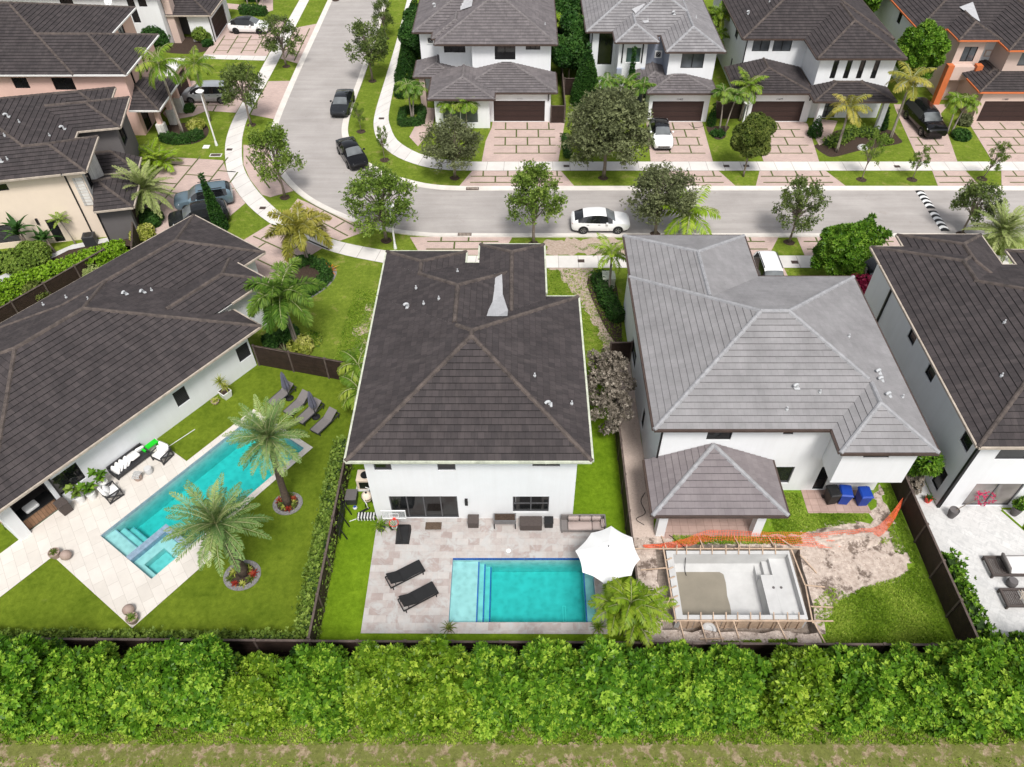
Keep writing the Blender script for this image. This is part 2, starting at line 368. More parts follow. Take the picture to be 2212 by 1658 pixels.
X0, X1 = -25.0, 16.0
sheet('ground', [(-300, -60), (300, -60), (300, 420), (-300, 420)], 0, M['lawn'], [LP, CP, PIT])
sheet('foreground_verge', rag([(-60, -20), (60, -20), (60, 12.9), (-60, 12.9)], .25, 1.2, 1), .004, M['verge'])
sheet('hedge_bed', rag([(-60, 12.7), (60, 12.7), (60, 15.65), (-60, 15.85)], .15, .8, 2), .008, M['mulch'])
sheet('left_yard_turf', [(-34, 15.95), (-9.98, 15.95), (-9.98, 34.2), (-17.3, 36.2), (-34, 27)], .004, M['turf'], [LP])
sheet('centre_yard_turf', [(-9.9, 15.9), (5.9, 15.8), (5.9, 36.0), (-9.9, 34.2)], .004, M['turfgreen'], [CP])
sheet('centre_patio', [(-7.88, 17.07), (4.46, 17.03), (4.6, 23.9), (-7.9, 23.9)], .03, M['travertine'], [CP])
sheet('right_yard_grass', [(5.98, 15.8), (21.7, 15.7), (21.7, 27.5), (5.98, 27.5)], .004, M['yardgrass'], [PIT])
sheet('excavated_dirt', rag([(6.05, 15.95), (9.5, 16.1), (12.6, 15.95), (14.98, 16.6), (16.06, 18.4), (17.73, 19.5), (19.99, 19.9), (21.1, 21.3), (20.95, 24.5), (21.1, 26.2), (20.05, 24.4), (19.6, 23.5), (17.8, 23.75), (15.9, 22.95), (12.5, 22.7), (8, 22.75), (6.05, 23)], .2, .28, 6), .012, M['dirt'], [PIT])
sheet('gravel_path', rag([(6.08, 22.6), (7.55, 22.6), (7.55, 36.4), (6.08, 36.4)], .04, .6, 5), .016, M['gravel'])
sheet('lanai_pavers', [(7.9, 22.55), (13.35, 22.55), (13.35, 25.85), (7.9, 25.85)], .02, M['lanpaver'])
sheet('bin_pad', [(16.35, 24.2), (19.95, 24.2), (19.75, 25.85), (16.35, 25.85)], .02, M['lanpaver'])
sheet('white_patio', [(22.9, 16.9), (50, 16.9), (50, 24.9), (23.75, 24.9), (23.75, 37), (21.85, 37), (21.85, 23)], .012, M['marble'])
sheet('side_yard_soil', [(21.8, 15.8), (23.2, 15.8), (23.0, 21.2), (21.8, 24)], .016, M['mulch'])
# limestone deck round the long pool
def pls(*p): return [pl(*q) for q in p]
sheet('pool_deck', pls((-5.5, -3.4), (6.05, -3.4), (6.05, -.42), (11.2, -.42), (11.2, 4.95), (2.87, 4.95), (2.87, 6.1), (-2.25, 6.1), (-2.25, -.92), (-9, -.92), (-9, -6), (-5.5, -6)), .03, M['limestone'], [LP])
# front planting beds, mulch and bare earth
sheet('bare_earth_track', rag([(1.9, 46.6), (3.0, 46.4), (4.3, 43.1), (5.4, 40.0), (6.3, 36.5), (7.5, 36.5), (6.9, 39.5), (5.6, 43.5), (5.7, 46.6)], .22, .3, 8), .004, M['dirtgrass'])
sheet('bare_verge', rag([(1.9, 48.35), (8.4, 48.3), (8.5, 50.4), (2.4, 50.3)], .3, .3, 9), .004, M['dirtgrass'])
sheet('lawn_bald_patch', rag([(-11.0, 42.6), (-9.7, 43.3), (-9.6, 37.6), (-11.0, 36.6), (-11.6, 39.4)], .3, .3, 10), .004, M['baldgrass'], kind='structure')
for i, P in enumerate([[(-17.9, 47.2), (-16.4, 47.9), (-14.2, 46.7), (-13.9, 45.4), (-14.6, 43.8), (-15.9, 42.7), (-17.0, 43.6)], [(-14.3, 38.6), (-14.2, 37.9), (-14.7, 37.0), (-16.9, 37.0), (-17.3, 37.7), (-16.3, 38.9), (-15.2, 39.1)]]):
    sheet('pebble_bed', catmull(P+[P[0]], 5)[:-1], .004, M['pebble']); cx = sum(p[0] for p in P)/len(P); cy = sum(p[1] for p in P)/len(P)
    sheet('planting_bed', [(cx+(x-cx)*.86, cy+(y-cy)*.86) for x, y in catmull(P+[P[0]], 5)[:-1]], .008, M['mulch'])
for P in ([(18.2, 68.8), (18.25, 67.6), (18.75, 66.3), (19.6, 66.6), (20.0, 67.8), (20.4, 68.9)], [(27.6, 65.1), (28.2, 63.6), (29.0, 63.1), (31.6, 64.2), (33.5, 64.8), (36.0, 65.6), (36.2, 66.6), (35.5, 68.3), (31, 68.2), (29.3, 66.3)], [(-34.5, 66.8), (-33, 65.4), (-30.6, 65.5), (-29.7, 67), (-30.6, 69.2), (-34, 69.3)], [(-31.6, 52.5), (-29.8, 53.6), (-28.6, 52), (-29.9, 48.6), (-31.6, 49.5)], [(5.3, 45.6), (7.2, 45.6), (7.2, 38.5), (6.3, 39.2), (5.2, 44)], [(-36, 90), (-34.2, 88), (-36.5, 85.5), (-41, 86.5), (-41, 90)]):
    sheet('planting_bed', catmull(P+[P[0]], 4)[:-1], .008, M['mulch'])
sheet('paved_side_path', [(-41, 44), (-35.5, 49.6), (-33, 50.6), (-32.2, 48.6), (-35, 46.6), (-38, 43.5)], .004, M['concrete'])
sheet('mulched_side_yard', [(-48, 36), (-31.2, 47.2), (-30.5, 49.3), (-33, 49.9), (-35.5, 48.9), (-39, 44.5), (-50, 44)], .008, M['mulch'])

GO = catmull([(-23.6, 112), (-23.6, 95), (-23.62, 80), (-23.45, 70), (-23.05, 66.2), (-22.0, 62.8), (-20.42, 59.75), (-18.56, 57.25), (-16.69, 55.48), (-14.66, 54.0), (-12.5, 52.7), (-10.0, 51.75), (-7.35, 51.25), (-4.7, 51.15), (0, 51.15), (10, 51.15), (30, 51.15), (80, 51.15)], 6)
GI = catmull([(-17.1, 112), (-17.1, 95), (-17.1, 81), (-17.25, 73.5), (-17.2, 69.4), (-16.7, 66.5), (-15.3, 63.1), (-13.1, 60.7), (-11.8, 59.65), (-10.1, 58.65), (-7.9, 57.8), (-5.2, 57.45), (0, 57.45), (10, 57.45), (30, 57.45), (80, 57.45)], 6)
sheet('road', GO+GI[::-1], .012, M['asphalt'])
def kerb(P, d):
    Q = offset(P, d); Q2 = offset(P, d*.55); mb = MB()
    for i in range(len(P)-1):
        for A, za, B, zb in ((P, .016, Q2, .035), (Q2, .035, Q, .09)):
            q = [(*A[i], za), (*A[i+1], za), (*B[i+1], zb), (*B[i], zb)]
            mb.poly(q if d < 0 else q[::-1])
        q = [(*Q[i], .09), (*Q[i+1], .09), (*Q[i+1], -.02), (*Q[i], -.02)]; mb.poly(q if d < 0 else q[::-1])
    tag(mb.build('kerb', M['curb']), kind='structure')
kerb(GO, -.58); kerb(GI, .62)
SWL = catmull([(-27.7, 112), (-27.9, 94.9), (-28.0, 83.4), (-28.0, 76.3), (-28.1, 70.9), (-27.85, 67.2), (-27.3, 64.3), (-26.06, 60.43), (-24.51, 57.5), (-22.7, 54.9), (-20.3, 52.4), (-17.34, 50.25), (-14.44, 48.55), (-11.1, 47.4), (-8, 46.7), (-4, 46.6), (0, 46.6)], 4)
SWR = catmull([(-26.55, 112), (-26.6, 94.9), (-26.56, 84.3), (-26.6, 78.8), (-26.75, 71.4), (-26.4, 67.5), (-25.9, 65.0), (-25.0, 61.8), (-23.8, 59.3), (-22.1, 56.7), (-19.84, 54.0), (-17.34, 51.75), (-14.26, 50.0), (-10.4, 48.8), (-8, 48.3), (-4, 48.15), (0, 48.15)], 4)
ribbon('pavement', SWL, SWR, .02, M['concuv'], n=80)
ribbon('pavement', [(0, 46.6), (80, 46.6)], [(0, 48.15), (80, 48.15)], .02, M['concuv'], n=3)
ribbon('pavement', catmull([(-14.3, 112), (-14.15, 100), (-14.1, 87.8), (-14.2, 79.4), (-14.3, 72.1), (-14.05, 68.7), (-13.2, 65.9), (-11.4, 63.3), (-9.0, 61.6), (-6.7, 60.85), (-4, 60.7), (0, 60.7)], 5), catmull([(-13.6, 112), (-13.5, 100), (-13.5, 87.8), (-13.1, 79), (-12.9, 71.4), (-12.4, 68.7), (-11.5, 66.2), (-9.9, 64.3), (-8.3, 63.2), (-6.0, 62.45), (-3.8, 62.25), (0, 62.25)], 5), .02, M['concuv'], n=70)
ribbon('pavement', [(0, 60.7), (80, 60.7)], [(0, 62.25), (80, 62.25)], .02, M['concuv'], n=3)

def drive(pts, rows=(), cols=(), z=.016, rz=0, o=(0, 0)):
    """paved drive with grass joint strips; rows (x0,x1,y), cols (x,y0,y1) in a turned frame"""
    ob = sheet('driveway', pts, z, M['paver']); mb = MB(frame(o, rz)); w = .07
    for x0, x1, y in rows: mb.poly([(x0, y-w, z+.004), (x1, y-w, z+.004), (x1, y+w, z+.004), (x0, y+w, z+.004)])
    for x, y0, y1 in cols: mb.poly([(x-w, y0, z+.006), (x+w, y0, z+.006), (x+w, y1, z+.006), (x-w, y1, z+.006)])
    if rows: tag(mb.build('paver_joint_grass', M['strip']), kind='structure')
def grid(x0, x1, ys, dx, off=0):
    rows = [(x0, x1, y) for y in ys]; cols = []
    yy = list(ys)
    for i in range(len(yy)):
        a = yy[i]+.07; b = (yy[i+1] if i+1 < len(yy) else yy[i]+yy[1]-yy[0])-.07; x = x0+(dx*.5 if i % 2 else dx)+off
        while x < x1-.2: cols.append((x, a, b)); x += dx
    return rows, cols
drive([(-3.35, 62.27), (3.63, 62.27), (4.5, 69.4), (2.9, 70.2), (-2.5, 70.2), (-2.6, 68.6), (-3.1, 66)], *grid(-2.3, 3.5, [63.75, 65.2, 66.7, 68.2], 2.1))
drive([(12.05, 62.27), (17.72, 62.27), (18.0, 70.2), (12.55, 70.2)], *grid(12.7, 17.3, [63.75, 65.2, 66.7, 68.2], 1.95, -.6))
drive([(22.35, 62.27), (27.4, 62.27), (28.2, 69.4), (27.4, 70.2), (22.6, 70.2)], *grid(22.8, 27.2, [63.75, 65.2, 66.7, 68.2], 2.0, -.5))
drive([(28.2, 65.2), (29.3, 65.9), (31.3, 69.9), (29.4, 70.4), (28.2, 68)], [(28.6, 29.8, 66.2)], [(28.9, 65.5, 66.0)])
drive([(36.5, 62.27), (40.0, 62.27), (42.0, 71.4), (43.6, 73.4), (38, 73.4), (37.75, 72)], *grid(37.2, 39.9, [63.75, 65.2, 66.7], 1.5))
drive([(43.2, 62.27), (51, 62.27), (51, 70.2), (44.1, 70.2)], *grid(43.9, 50.5, [63.75, 65.2, 66.7, 68.2], 2.1))
drive([(-10.4, 66.8), (-9.4, 65), (-8.4, 68.4), (-8.2, 72.5), (-9.4, 72.7)], [(-9.3, -8.6, 67.6), (-9.3, -8.6, 69.0)], [])
for x0, x1, a, b in ((-4.15, 3.8, 1.05, 1.1), (12.0, 17.95, 1.1, 1.05), (21.62, 27.55, .9, 1.08), (37.1, 40.1, .45, .26), (43.3, 52, 1.1, 1)):
    drive([(x0-a, 58.12), (x1+b, 58.12), (x1, 60.68), (x0, 60.68)], *grid(x0-.1, x1+.1, [58.75, 59.75], 2.2))
drive([(-8.75, 50.62), (-.5, 50.58), (-1.3, 48.17), (-7.7, 48.3)], *grid(-7.3, -1.6, [49.0, 50.0], 2.2))
drive([(14.2, 50.56), (20.9, 50.56), (19.6, 48.17), (15.2, 48.17)], *grid(15.3, 19.7, [49.0, 50.0], 2.2))
drive([(22.4, 50.56), (30.9, 50.56), (30.0, 48.17), (22.4, 48.17)], *grid(22.8, 30, [49.0, 50.0], 2.2))
drive([(15.2, 37.4), (20.9, 37.4), (20.4, 46.58), (15.2, 46.58)])
drive([(24.3, 40), (31, 40), (31, 46.58), (24.3, 46.58)])
AX = R(-33)
def turned(o, rz, L): return [(o[0]+math.cos(rz)*x-math.sin(rz)*y, o[1]+math.sin(rz)*x+math.cos(rz)*y) for x, y in L]
drive([(-23.2, 48.6), (-20.4, 52.45), (-17.3, 50.2), (-15.5, 49.15), (-16.5, 47.9), (-18.1, 43.9), (-19.6, 43.0), (-23.5, 46)], [(-3, 3.4, -1.4), (-3, 3.4, 0.6), (-3, 3.4, 2.6)], [(-1.5, -1.3, .5), (1, .7, 2.5), (2.2, -1.3, .5), (-2.2, .7, 2.5)], rz=AX, o=(-19.2, 48.6))
drive([(-18.9, 56.2), (-19.3, 54.3), (-17.3, 51.85), (-14.3, 50.1), (-11.9, 51.75), (-14.7, 53.45), (-16.9, 54.9)], [(-3.2, 3.2, -.6), (-3, 3, .7)], [(-1, -.5, .6), (1.5, -.5, .6)], rz=R(-38), o=(-15.9, 53.2))
drive([(-25.8, 65.2), (-24.95, 61.8), (-23.75, 59.3), (-22.1, 56.8), (-21.3, 56.4), (-19.5, 57.4), (-21.0, 59.4), (-22.6, 62.5), (-23.6, 65.6)], [(-3.5, 3, -.5), (-3.5, 3, .6)], [(-1.2, -.4, .5), (1.2, -.4, .5)], rz=R(-58), o=(-22.8, 60.6))
drive([(-26.5, 78.6), (-24.2, 78.7), (-24.1, 70.3), (-26.6, 71.2)], [], [(-25.9, 71.6, 78), (-24.9, 71.2, 78)]); drive([(-26.5, 92.8), (-24.2, 94), (-24.2, 82.9), (-26.45, 84.2)], [(-26, -24.6, 86), (-26, -24.6, 88.2), (-26, -24.6, 90.4)], [(-25.9, 84.4, 92), (-24.8, 83.6, 92.6)])
drive([(-33.2, 63.2), (-27.0, 62.5), (-26.0, 60.3), (-24.5, 57.4), (-23.2, 55.5), (-24.4, 52.6), (-30.2, 49.8), (-31.2, 54)], [(-3.4, -.9, 5.6), (-3.4, -.9, 2.6), (-.9, 1.7, 4.2), (-.9, 1.7, 1.2), (1.7, 3.4, 5.2), (1.7, 4.3, 2.6), (3.6, 5, -2), (3.6, 5, -4)], [(-3.4, -1, 7.3), (-.9, -3, 7.4), (1.7, 0, 7.5), (3.6, 2.6, 5.2), (4.6, -4.6, -.4)], rz=R(-8), o=(-29.4, 55.8))
drive([(-35.4, 78.7), (-28.05, 78.7), (-28.15, 71.6), (-31.2, 72.0), (-32.2, 70.9), (-34.3, 70), (-35.4, 71.5)], [(-33.6, -28.6, 73.2), (-33.6, -28.6, 75.2), (-33.6, -28.6, 77.2)], [(-32.5, 71.5, 73.1), (-30.5, 71.9, 73.1), (-31.5, 73.3, 75.1)])
drive([(-34.9, 94.5), (-28.1, 95.5), (-28.1, 84.9), (-35.3, 85.3)], [], [])
mb = MB(); z = .022
for i in range(4):
    x = -34.3+i*1.55; mb.poly([(x-.07, 85.6, z), (x+.07, 85.6, z), (x+.07, 90.5, z), (x-.07, 90.5, z)])
    for k in range(3): y = 86.3+k*1.5+(i % 2)*.7; mb.poly([(x+.07, y-.05, z+.002), (x+1.48, y-.05, z+.002), (x+1.48, y+.05, z+.002), (x+.07, y+.05, z+.002)])
tag(mb.build('paver_joint_grass', M['strip']), kind='structure')
sheet('driveway_edge', [(-35, 84.2), (-28.1, 83.7), (-28.1, 84.88), (-35.3, 85.28)], .016, M['conc'])
drive([(-37, 99), (-31.2, 97.4), (-30.4, 98.2), (-31.5, 103), (-33, 103), (-32.6, 99.5), (-37, 100.6)])
# ------------------------------------------------------------------ houses
def hclip(P, a, b, c):
    out = []
    for i in range(len(P)):
        p, q = P[i], P[(i+1) % len(P)]; dp = a*p[0]+b*p[1]+c; dq = a*q[0]+b*q[1]+c
        if dp >= 0: out.append(p)
        if (dp > 0 > dq) or (dp < 0 < dq):
            t = dp/(dp-dq); out.append((p[0]+(q[0]-p[0])*t, p[1]+(q[1]-p[1])*t))
    return out
def area(P): return abs(sum(P[i][0]*P[(i+1) % len(P)][1]-P[(i+1) % len(P)][0]*P[i][1] for i in range(len(P))))/2 if len(P) > 2 else 0
class Hip:
    def __init__(s, x0, x1, y0, y1, ze, p, cl=()):
        s.b = (x0, x1, y0, y1); s.ze = ze; s.p = p; s.cl = list(cl)
        s.pl = [(0, p, ze-p*y0), (0, -p, ze+p*y1), (p, 0, ze-p*x0), (-p, 0, ze+p*x1)]
    def h(s, x, y):
        x0, x1, y0, y1 = s.b
        if not (x0-1e-6 <= x <= x1+1e-6 and y0-1e-6 <= y <= y1+1e-6) or any(a*x+b*y+c < -1e-6 for a, b, c in s.cl): return -9
        return min(a*x+b*y+c for a, b, c in s.pl)
def roof(root, H, tilem, capm, gutm, Mx, expo=.37, name='roof', cap=True, gut=True, thick=.045):
    """one roof of several hips: stepped tile courses, ridge tiles, gutter, soffit"""
    mb = MB(Mx)
    for i, r in enumerate(H):
        x0, x1, y0, y1 = r.b; ct = 1/math.sqrt(1+r.p*r.p)
        for k in range(4):
            P = [(x0, y0), (x1, y0), (x1, y1), (x0, y1)]; a, b, c = r.pl[k]
            for m in range(4):
                if m != k: A, B, Cc = r.pl[m]; P = hclip(P, A-a, B-b, Cc-c)
            for q in r.cl: P = hclip(P, *q)
            pieces = [P] if area(P) > 1e-3 else []
            for j, o in enumerate(H):
                if j == i: continue
                e = 2e-4 if j < i else -2e-4; con = [(A-a, B-b, Cc-c+e) for A, B, Cc in o.pl]
                if o.ze > r.ze-.3: con += [(A, B, Cc-o.ze+e) for A, B, Cc in o.pl]
                con += o.cl; nxt = []
                for Q in pieces:
                    cur = Q
                    for cc in con:
                        out = hclip(cur, -cc[0], -cc[1], -cc[2])
                        if area(out) > 2e-3: nxt.append(out)
                        cur = hclip(cur, *cc)
                        if area(cur) < 1e-4: break
                pieces = nxt
            e = expo*ct
            vf = [lambda x, y: y-y0, lambda x, y: y1-y, lambda x, y: x-x0, lambda x, y: x1-x][k]
            gx, gy = [(0, 1), (0, -1), (1, 0), (-1, 0)][k]; cst = [-y0, y1, -x0, x1][k]
            for Q in pieces:
                vs = [vf(*q) for q in Q]
                for n in range(int(min(vs)/e-1e-6), int(max(vs)/e)+1):
                    S = hclip(hclip(Q, gx, gy, cst-n*e), -gx, -gy, (n+1)*e-cst)
                    if area(S) < 1e-4: continue
                    def z(x, y): return a*x+b*y+c+thick*(1-(vf(x, y)-n*e)/e)
                    off = .17*(n % 2)+i*3.3+k*7.1
                    uvf = lambda x, y: ((x if k < 2 else y)+off*0+i*1.1, vf(x, y)/ct)
                    mb.poly([(x, y, z(x, y)) for x, y in S], 0, [uvf(*q) for q in S])
                    for u in range(len(S)):
                        p, q = S[u], S[(u+1) % len(S)]
                        if abs(vf(*p)-n*e) < 1e-4 and abs(vf(*q)-n*e) < 1e-4 and math.dist(p, q) > .02:
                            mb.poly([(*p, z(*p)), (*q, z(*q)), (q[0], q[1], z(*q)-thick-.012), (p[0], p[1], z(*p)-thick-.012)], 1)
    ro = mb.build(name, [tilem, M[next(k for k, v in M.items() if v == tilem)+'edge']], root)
    if cap:
        for i, r in enumerate(H):
            x0, x1, y0, y1 = r.b; h = min(x1-x0, y1-y0)/2; zr = r.ze+r.p*h
            if x1-x0 <= y1-y0: a, b = (x0+h, y0+h), (x0+h, y1-h)
            else: a, b = (x0+h, y0+h), (x1-h, y0+h)
            segs = [((x0, y0, r.ze), (*a, zr)), ((x1, y0, r.ze), (*(a if x1-x0 <= y1-y0 else b), zr)), ((x0, y1, r.ze), (*(b if x1-x0 <= y1-y0 else a), zr)), ((x1, y1, r.ze), (*b, zr)), ((*a, zr), (*b, zr))]
            for p, q in segs:
                p = Vector(p); q = Vector(q); L = (q-p).length; n = max(1, int(L/.42))
                if L < .05: continue
                d = (q-p)/L; sd = Vector((d.y, -d.x, 0)).normalized(); mb = MB(Mx); last = -1
                for u in range(n):
                    m = p+d*(L*(u+.5)/n); bad = any(A*m.x+B*m.y+Cc < .05 for A, B, Cc in r.cl)
                    for j, o in enumerate(H):
                        if j != i and o.h(m.x, m.y) > m.z-.012: bad = True
                    if bad: continue
                    if last >= 0 and u != last+1: mb.build('ridge_cap', capm, ro); mb = MB(Mx)
                    last = u
                    s0 = p+d*(L*u/n)-d*.03; s1 = p+d*(L*(u+1)/n)
                    w = .135; V = []
                    for s, lift in ((s0, .05), (s1, .028)):
                        up = Vector((0, 0, 1))
                        V += [s-sd*w+up*(lift-.075), s-sd*w*.62+up*(lift+.035), s+up*(lift+.075), s+sd*w*.62+up*(lift+.035), s+sd*w+up*(lift-.075)]
                    mb.add(V, [(g, g+1, g+6, g+5) for g in range(4)]+[(4, 3, 2, 1, 0), (5, 6, 7, 8, 9)])
                if mb.f: mb.build('ridge_cap', capm, ro)
    if gut:
        mb = MB(Mx); sf = MB(Mx)
        for i, r in enumerate(H):
            x0, x1, y0, y1 = r.b
            P = [(x0, y0), (x1, y0), (x1, y1), (x0, y1)]
            for q in r.cl: P = hclip(P, *q)
            sf.poly([(x, y, r.ze-.1-.006*i) for x, y in P][::-1])
            for (p, q, nx, ny) in (((x0, y0), (x1, y0), 0, -1), ((x1, y0), (x1, y1), 1, 0), ((x1, y1), (x0, y1), 0, 1), ((x0, y1), (x0, y0), -1, 0)):
                L = math.dist(p, q); n = max(2, int(L/.1)); run = []
                def flush():
                    if len(run) > 2:
                        a = Vector((*run[0], r.ze)); b = Vector((*run[-1], r.ze)); o = Vector((nx, ny, 0)); w = o*.055
                        mb.bar(a+w+Vector((0, 0, -.05)), b+w+Vector((0, 0, -.05)), .11, .13)
                        k = max(1, int((b-a).length/1.1))
                        for g in range(k+1):
                            m = a+(b-a)*(g/k)*.98+o*.06+Vector((0, 0, .018)); mb.bar(m-o*.05, m+o*.05, .03, .02)
                    run.clear()
                for u in range(n+1):
                    x = p[0]+(q[0]-p[0])*u/n; y = p[1]+(q[1]-p[1])*u/n; bad = any(A*x+B*y+Cc < 0 for A, B, Cc in r.cl)
                    for j, o in enumerate(H):
                        if j == i: continue
                        X0, X1, Y0, Y1 = o.b; xo, yo = x+nx*.06, y+ny*.06
                        if X0 < xo < X1 and Y0 < yo < Y1 and o.ze > r.ze-.7 and not any(A*xo+B*yo+Cc < 0 for A, B, Cc in o.cl): bad = True
                        if j < i and abs(o.ze-r.ze) < .02 and X0-.07 < x < X1+.07 and Y0-.07 < y < Y1+.07 and ((nx and abs((X0 if nx < 0 else X1)-x) < .1) or (ny and abs((Y0 if ny < 0 else Y1)-y) < .1)): bad = True
                    if bad: flush()
                    else: run.append((x, y))
                flush()
        mb.build('gutter', gutm, root); sf.build('soffit', M['offwhite'], root)
    return ro
def vents(ro, H, Mx, big=(), small=(), m=None):
    for P, kind in ((big, 1), (small, 0)):
        for x, y in P:
            z = max(o.h(x, y) for o in H); mb = MB(Mx @ Matrix.Translation((x, y, z)))
            if kind:
                pts = [(0, 0, -.1)]+[(-.11+.11*math.cos(t), -.04*t, .2+.11*math.sin(t)) for t in np.linspace(0, math.pi*.9, 6)]
                mb.tube(pts, .075, 10); mb.box(-.15, .15, -.15, .15, -.02, .03)
            else: mb.tube([(0, 0, -.1), (0, 0, .26)], .04, 8); mb.tube([(0, 0, -.05), (0, 0, .1)], .08, 8)
            mb.build('roof_vent', M['ventmetal'], ro, smooth=False)

def walls(root, Mx, P, z0, z1, mats, ops=None, frame_m=None, rec=.09, under=False, closed=True, name='wall'):
    """outer walls of a footprint (counter-clockwise); ops {edge: [(s0,s1,za,zb,kind)]}"""
    ops = ops or {}; n = len(P); single = not isinstance(mats, dict)
    ml = [mats] if single else list(dict.fromkeys(mats.values())); mb = MB(Mx); wins = []
    for i in range(n if closed else n-1):
        p, q = Vector((*P[i], 0)), Vector((*P[(i+1) % n], 0)); d = (q-p).normalized(); L = (q-p).length; nr = Vector((d.y, -d.x, 0))
        mi = 0 if single else ml.index(mats.get(i, mats.get('d'))); O = ops.get(i, [])
        X = lambda s, z, dp=0: tuple(p+d*s-nr*dp+Vector((0, 0, z)))
        S = sorted({0, L, *[v for o in O for v in o[:2]]}); Z = sorted({z0, z1, *[v for o in O for v in o[2:4]]})
        for a, b in zip(S, S[1:]):
            for c, e in zip(Z, Z[1:]):
                ms, mz = (a+b)/2, (c+e)/2
                if e > z1 + 1e-6 or any(o[0] < ms < o[1] and o[2] < mz < o[3] for o in O): continue
                mb.poly([X(a, c), X(b, c), X(b, e), X(a, e)], mi)
        for o in O:
            s0, s1, za, zb = o[:4]; zb = min(zb, z1)
            for A, B in (((s0, za), (s1, za)), ((s1, za), (s1, zb)), ((s1, zb), (s0, zb)), ((s0, zb), (s0, za))):
                mb.poly([X(*A), X(*B), X(*B, rec), X(*A, rec)], mi)
            wins.append((Matrix(((d.x, nr.x, 0, p.x), (d.y, nr.y, 0, p.y), (0, 0, 1, 0), (0, 0, 0, 1))), s0, s1, za, zb, o[4], o[5:]))
    if under: mb.poly([(x, y, z0) for x, y in P][::-1])
    mb.build(name, ml, root)
    for W, s0, s1, za, zb, kind, ex in wins: window(root, Mx @ W, s0, s1, za, zb, kind, rec, *ex)
KIND = {'w1': (1, 1), 'w2': (2, 1), 'w22': (2, 2), 'w3': (3, 1), 's4': (4, 1), 's2': (2, 1), 'louv': (1, 1), 'door': (1, 1), 'blind': (2, 1), 'green': (1, 1), 'dark1': (1, 1), 'wide': (3, 1), 'panel': (2, 4), 'pale': (2, 1)}
def window(root, W, s0, s1, za, zb, kind, rec=.09, fm=None):
    if kind == 'open': return
    if kind == 'garage':
        mb = MB(W); mb.box(s0, s1, -rec-.04, -rec+.01, za, zb); g = mb.build('garage_door', M['garage'], root)
        mb = MB(W)
        for k in range(1, 4): z = za+(zb-za)*k/4; mb.box(s0+.02, s1-.02, -rec+.011, -rec+.02, z-.012, z+.012)
        mb.build('panel_joint', M['black'], g); return
    nv, nh = KIND[kind]; t = .05; mb = MB(W); y0, y1 = -rec-.05, -rec+.03; fm = fm or M['black']
    mb.box(s0, s0+t, y0, y1, za, zb); mb.box(s1-t, s1, y0, y1, za, zb)
    mb.box(s0+t, s1-t, y0, y1-.004, za, za+t); mb.box(s0+t, s1-t, y0, y1-.004, zb-t, zb)
    for k in range(1, nv): x = s0+(s1-s0)*k/nv; mb.box(x-.035, x+.035, y0, y1-.008, za+t, zb-t)
    for k in range(1, nh): z = za+(zb-za)*k/nh; mb.box(s0+t, s1-t, y0, y1-.012, z-.025, z+.025)
    if kind == 'louv':
        n = int((zb-za)/.12)
        for k in range(n): z = za+t+(zb-za-2*t)*(k+.5)/n; mb.add([(s0+t, -rec-.03, z+.03), (s1-t, -rec-.03, z+.03), (s1-t, -rec+.025, z-.02), (s0+t, -rec+.025, z-.02)], [(0, 3, 2, 1)])
    f = mb.build('door' if kind in ('door', 's4', 's2', 'panel', 'pale') else 'window', fm, root)
    mb = MB(W); mb.poly([(s0+t*.6, -rec-.02, za+t*.6), (s1-t*.6, -rec-.02, za+t*.6), (s1-t*.6, -rec-.02, zb-t*.6), (s0+t*.6, -rec-.02, zb-t*.6)])
    mb.build('pane', M[{'blind': 'panelit', 'green': 'panegreen', 'panel': 'panelit', 'pale': 'patioglass'}.get(kind, 'pane')], f)
def pipe(root, Mx, x, y, z0, z1, m=None, w=.09, name='downspout'):
    mb = MB(Mx); mb.box(x-w/2, x+w/2, y-w/2, y+w/2, z0, z1); mb.build(name, m or M['black'], root)
def block(root, Mx, name, m, *b, bevel=0):
    mb = MB(Mx); (mb.bbox(*b, b=bevel) if bevel else mb.box(*b)); return mb.build(name, m, root)
def writing(root, Mx, text, m, size, name='house_number'):
    cu = bpy.data.curves.new(name, 'FONT'); cu.body = text; cu.size = size; cu.align_x = 'CENTER'; cu.extrude = .006
    tmp = bpy.data.objects.new('tmp', cu); me = bpy.data.meshes.new_from_object(tmp); bpy.data.objects.remove(tmp); bpy.data.curves.remove(cu)
    me.transform(Mx); me.materials.clear(); me.materials.append(m); return link(bpy.data.objects.new(name, me), root)
def front_text(x, y, z): return Matrix.Translation((x, y, z)) @ Matrix.Rotation(R(90), 4, 'X')
I4 = Matrix()
def house(name, label, o, rz=0):
    root = thing(name, label, 'house', (o[0], o[1], 0), 0)
    return root, Matrix.Translation((-o[0], -o[1], 0)) @ (frame(o, rz) if rz else I4)

# --- centre house: dark roof, white rear wall
h, X = house('house', 'white two-storey house with dark tiled roof and silver flashing strip behind the rectangular pool', (-2.5, 30))
H1 = [Hip(*a, p) for *a, p in [(-8.6, 3.65, 23.2, 35.85, 6.1, .46), (-8.6, 1.62, 24, 39.2, 6.1, .46), (-8.6, -3.42, 30, 40.45, 6.1, .46), (-2.5, 1.66, 27, 40.8, 6.4, .46)]]
ro = roof(h, H1, M['roofdark'], M['capdark'], M['greenmetal'], X)
vents(ro, H1, X, [(-6.43, 33.73), (1.59, 26.1)], [(-6.09, 35.19), (-5.46, 33.43), (-4.55, 33.37), (-3.73, 36.93), (.85, 27.79), (2.79, 26.63)])
fl = catmull([(-1.44, 36.4), (-1.0, 36.5), (-.93, 34.86), (-.68, 33.75), (-.62, 31.93), (-1.2, 31.9), (-1.78, 31.93), (-1.43, 33.99)], 3)
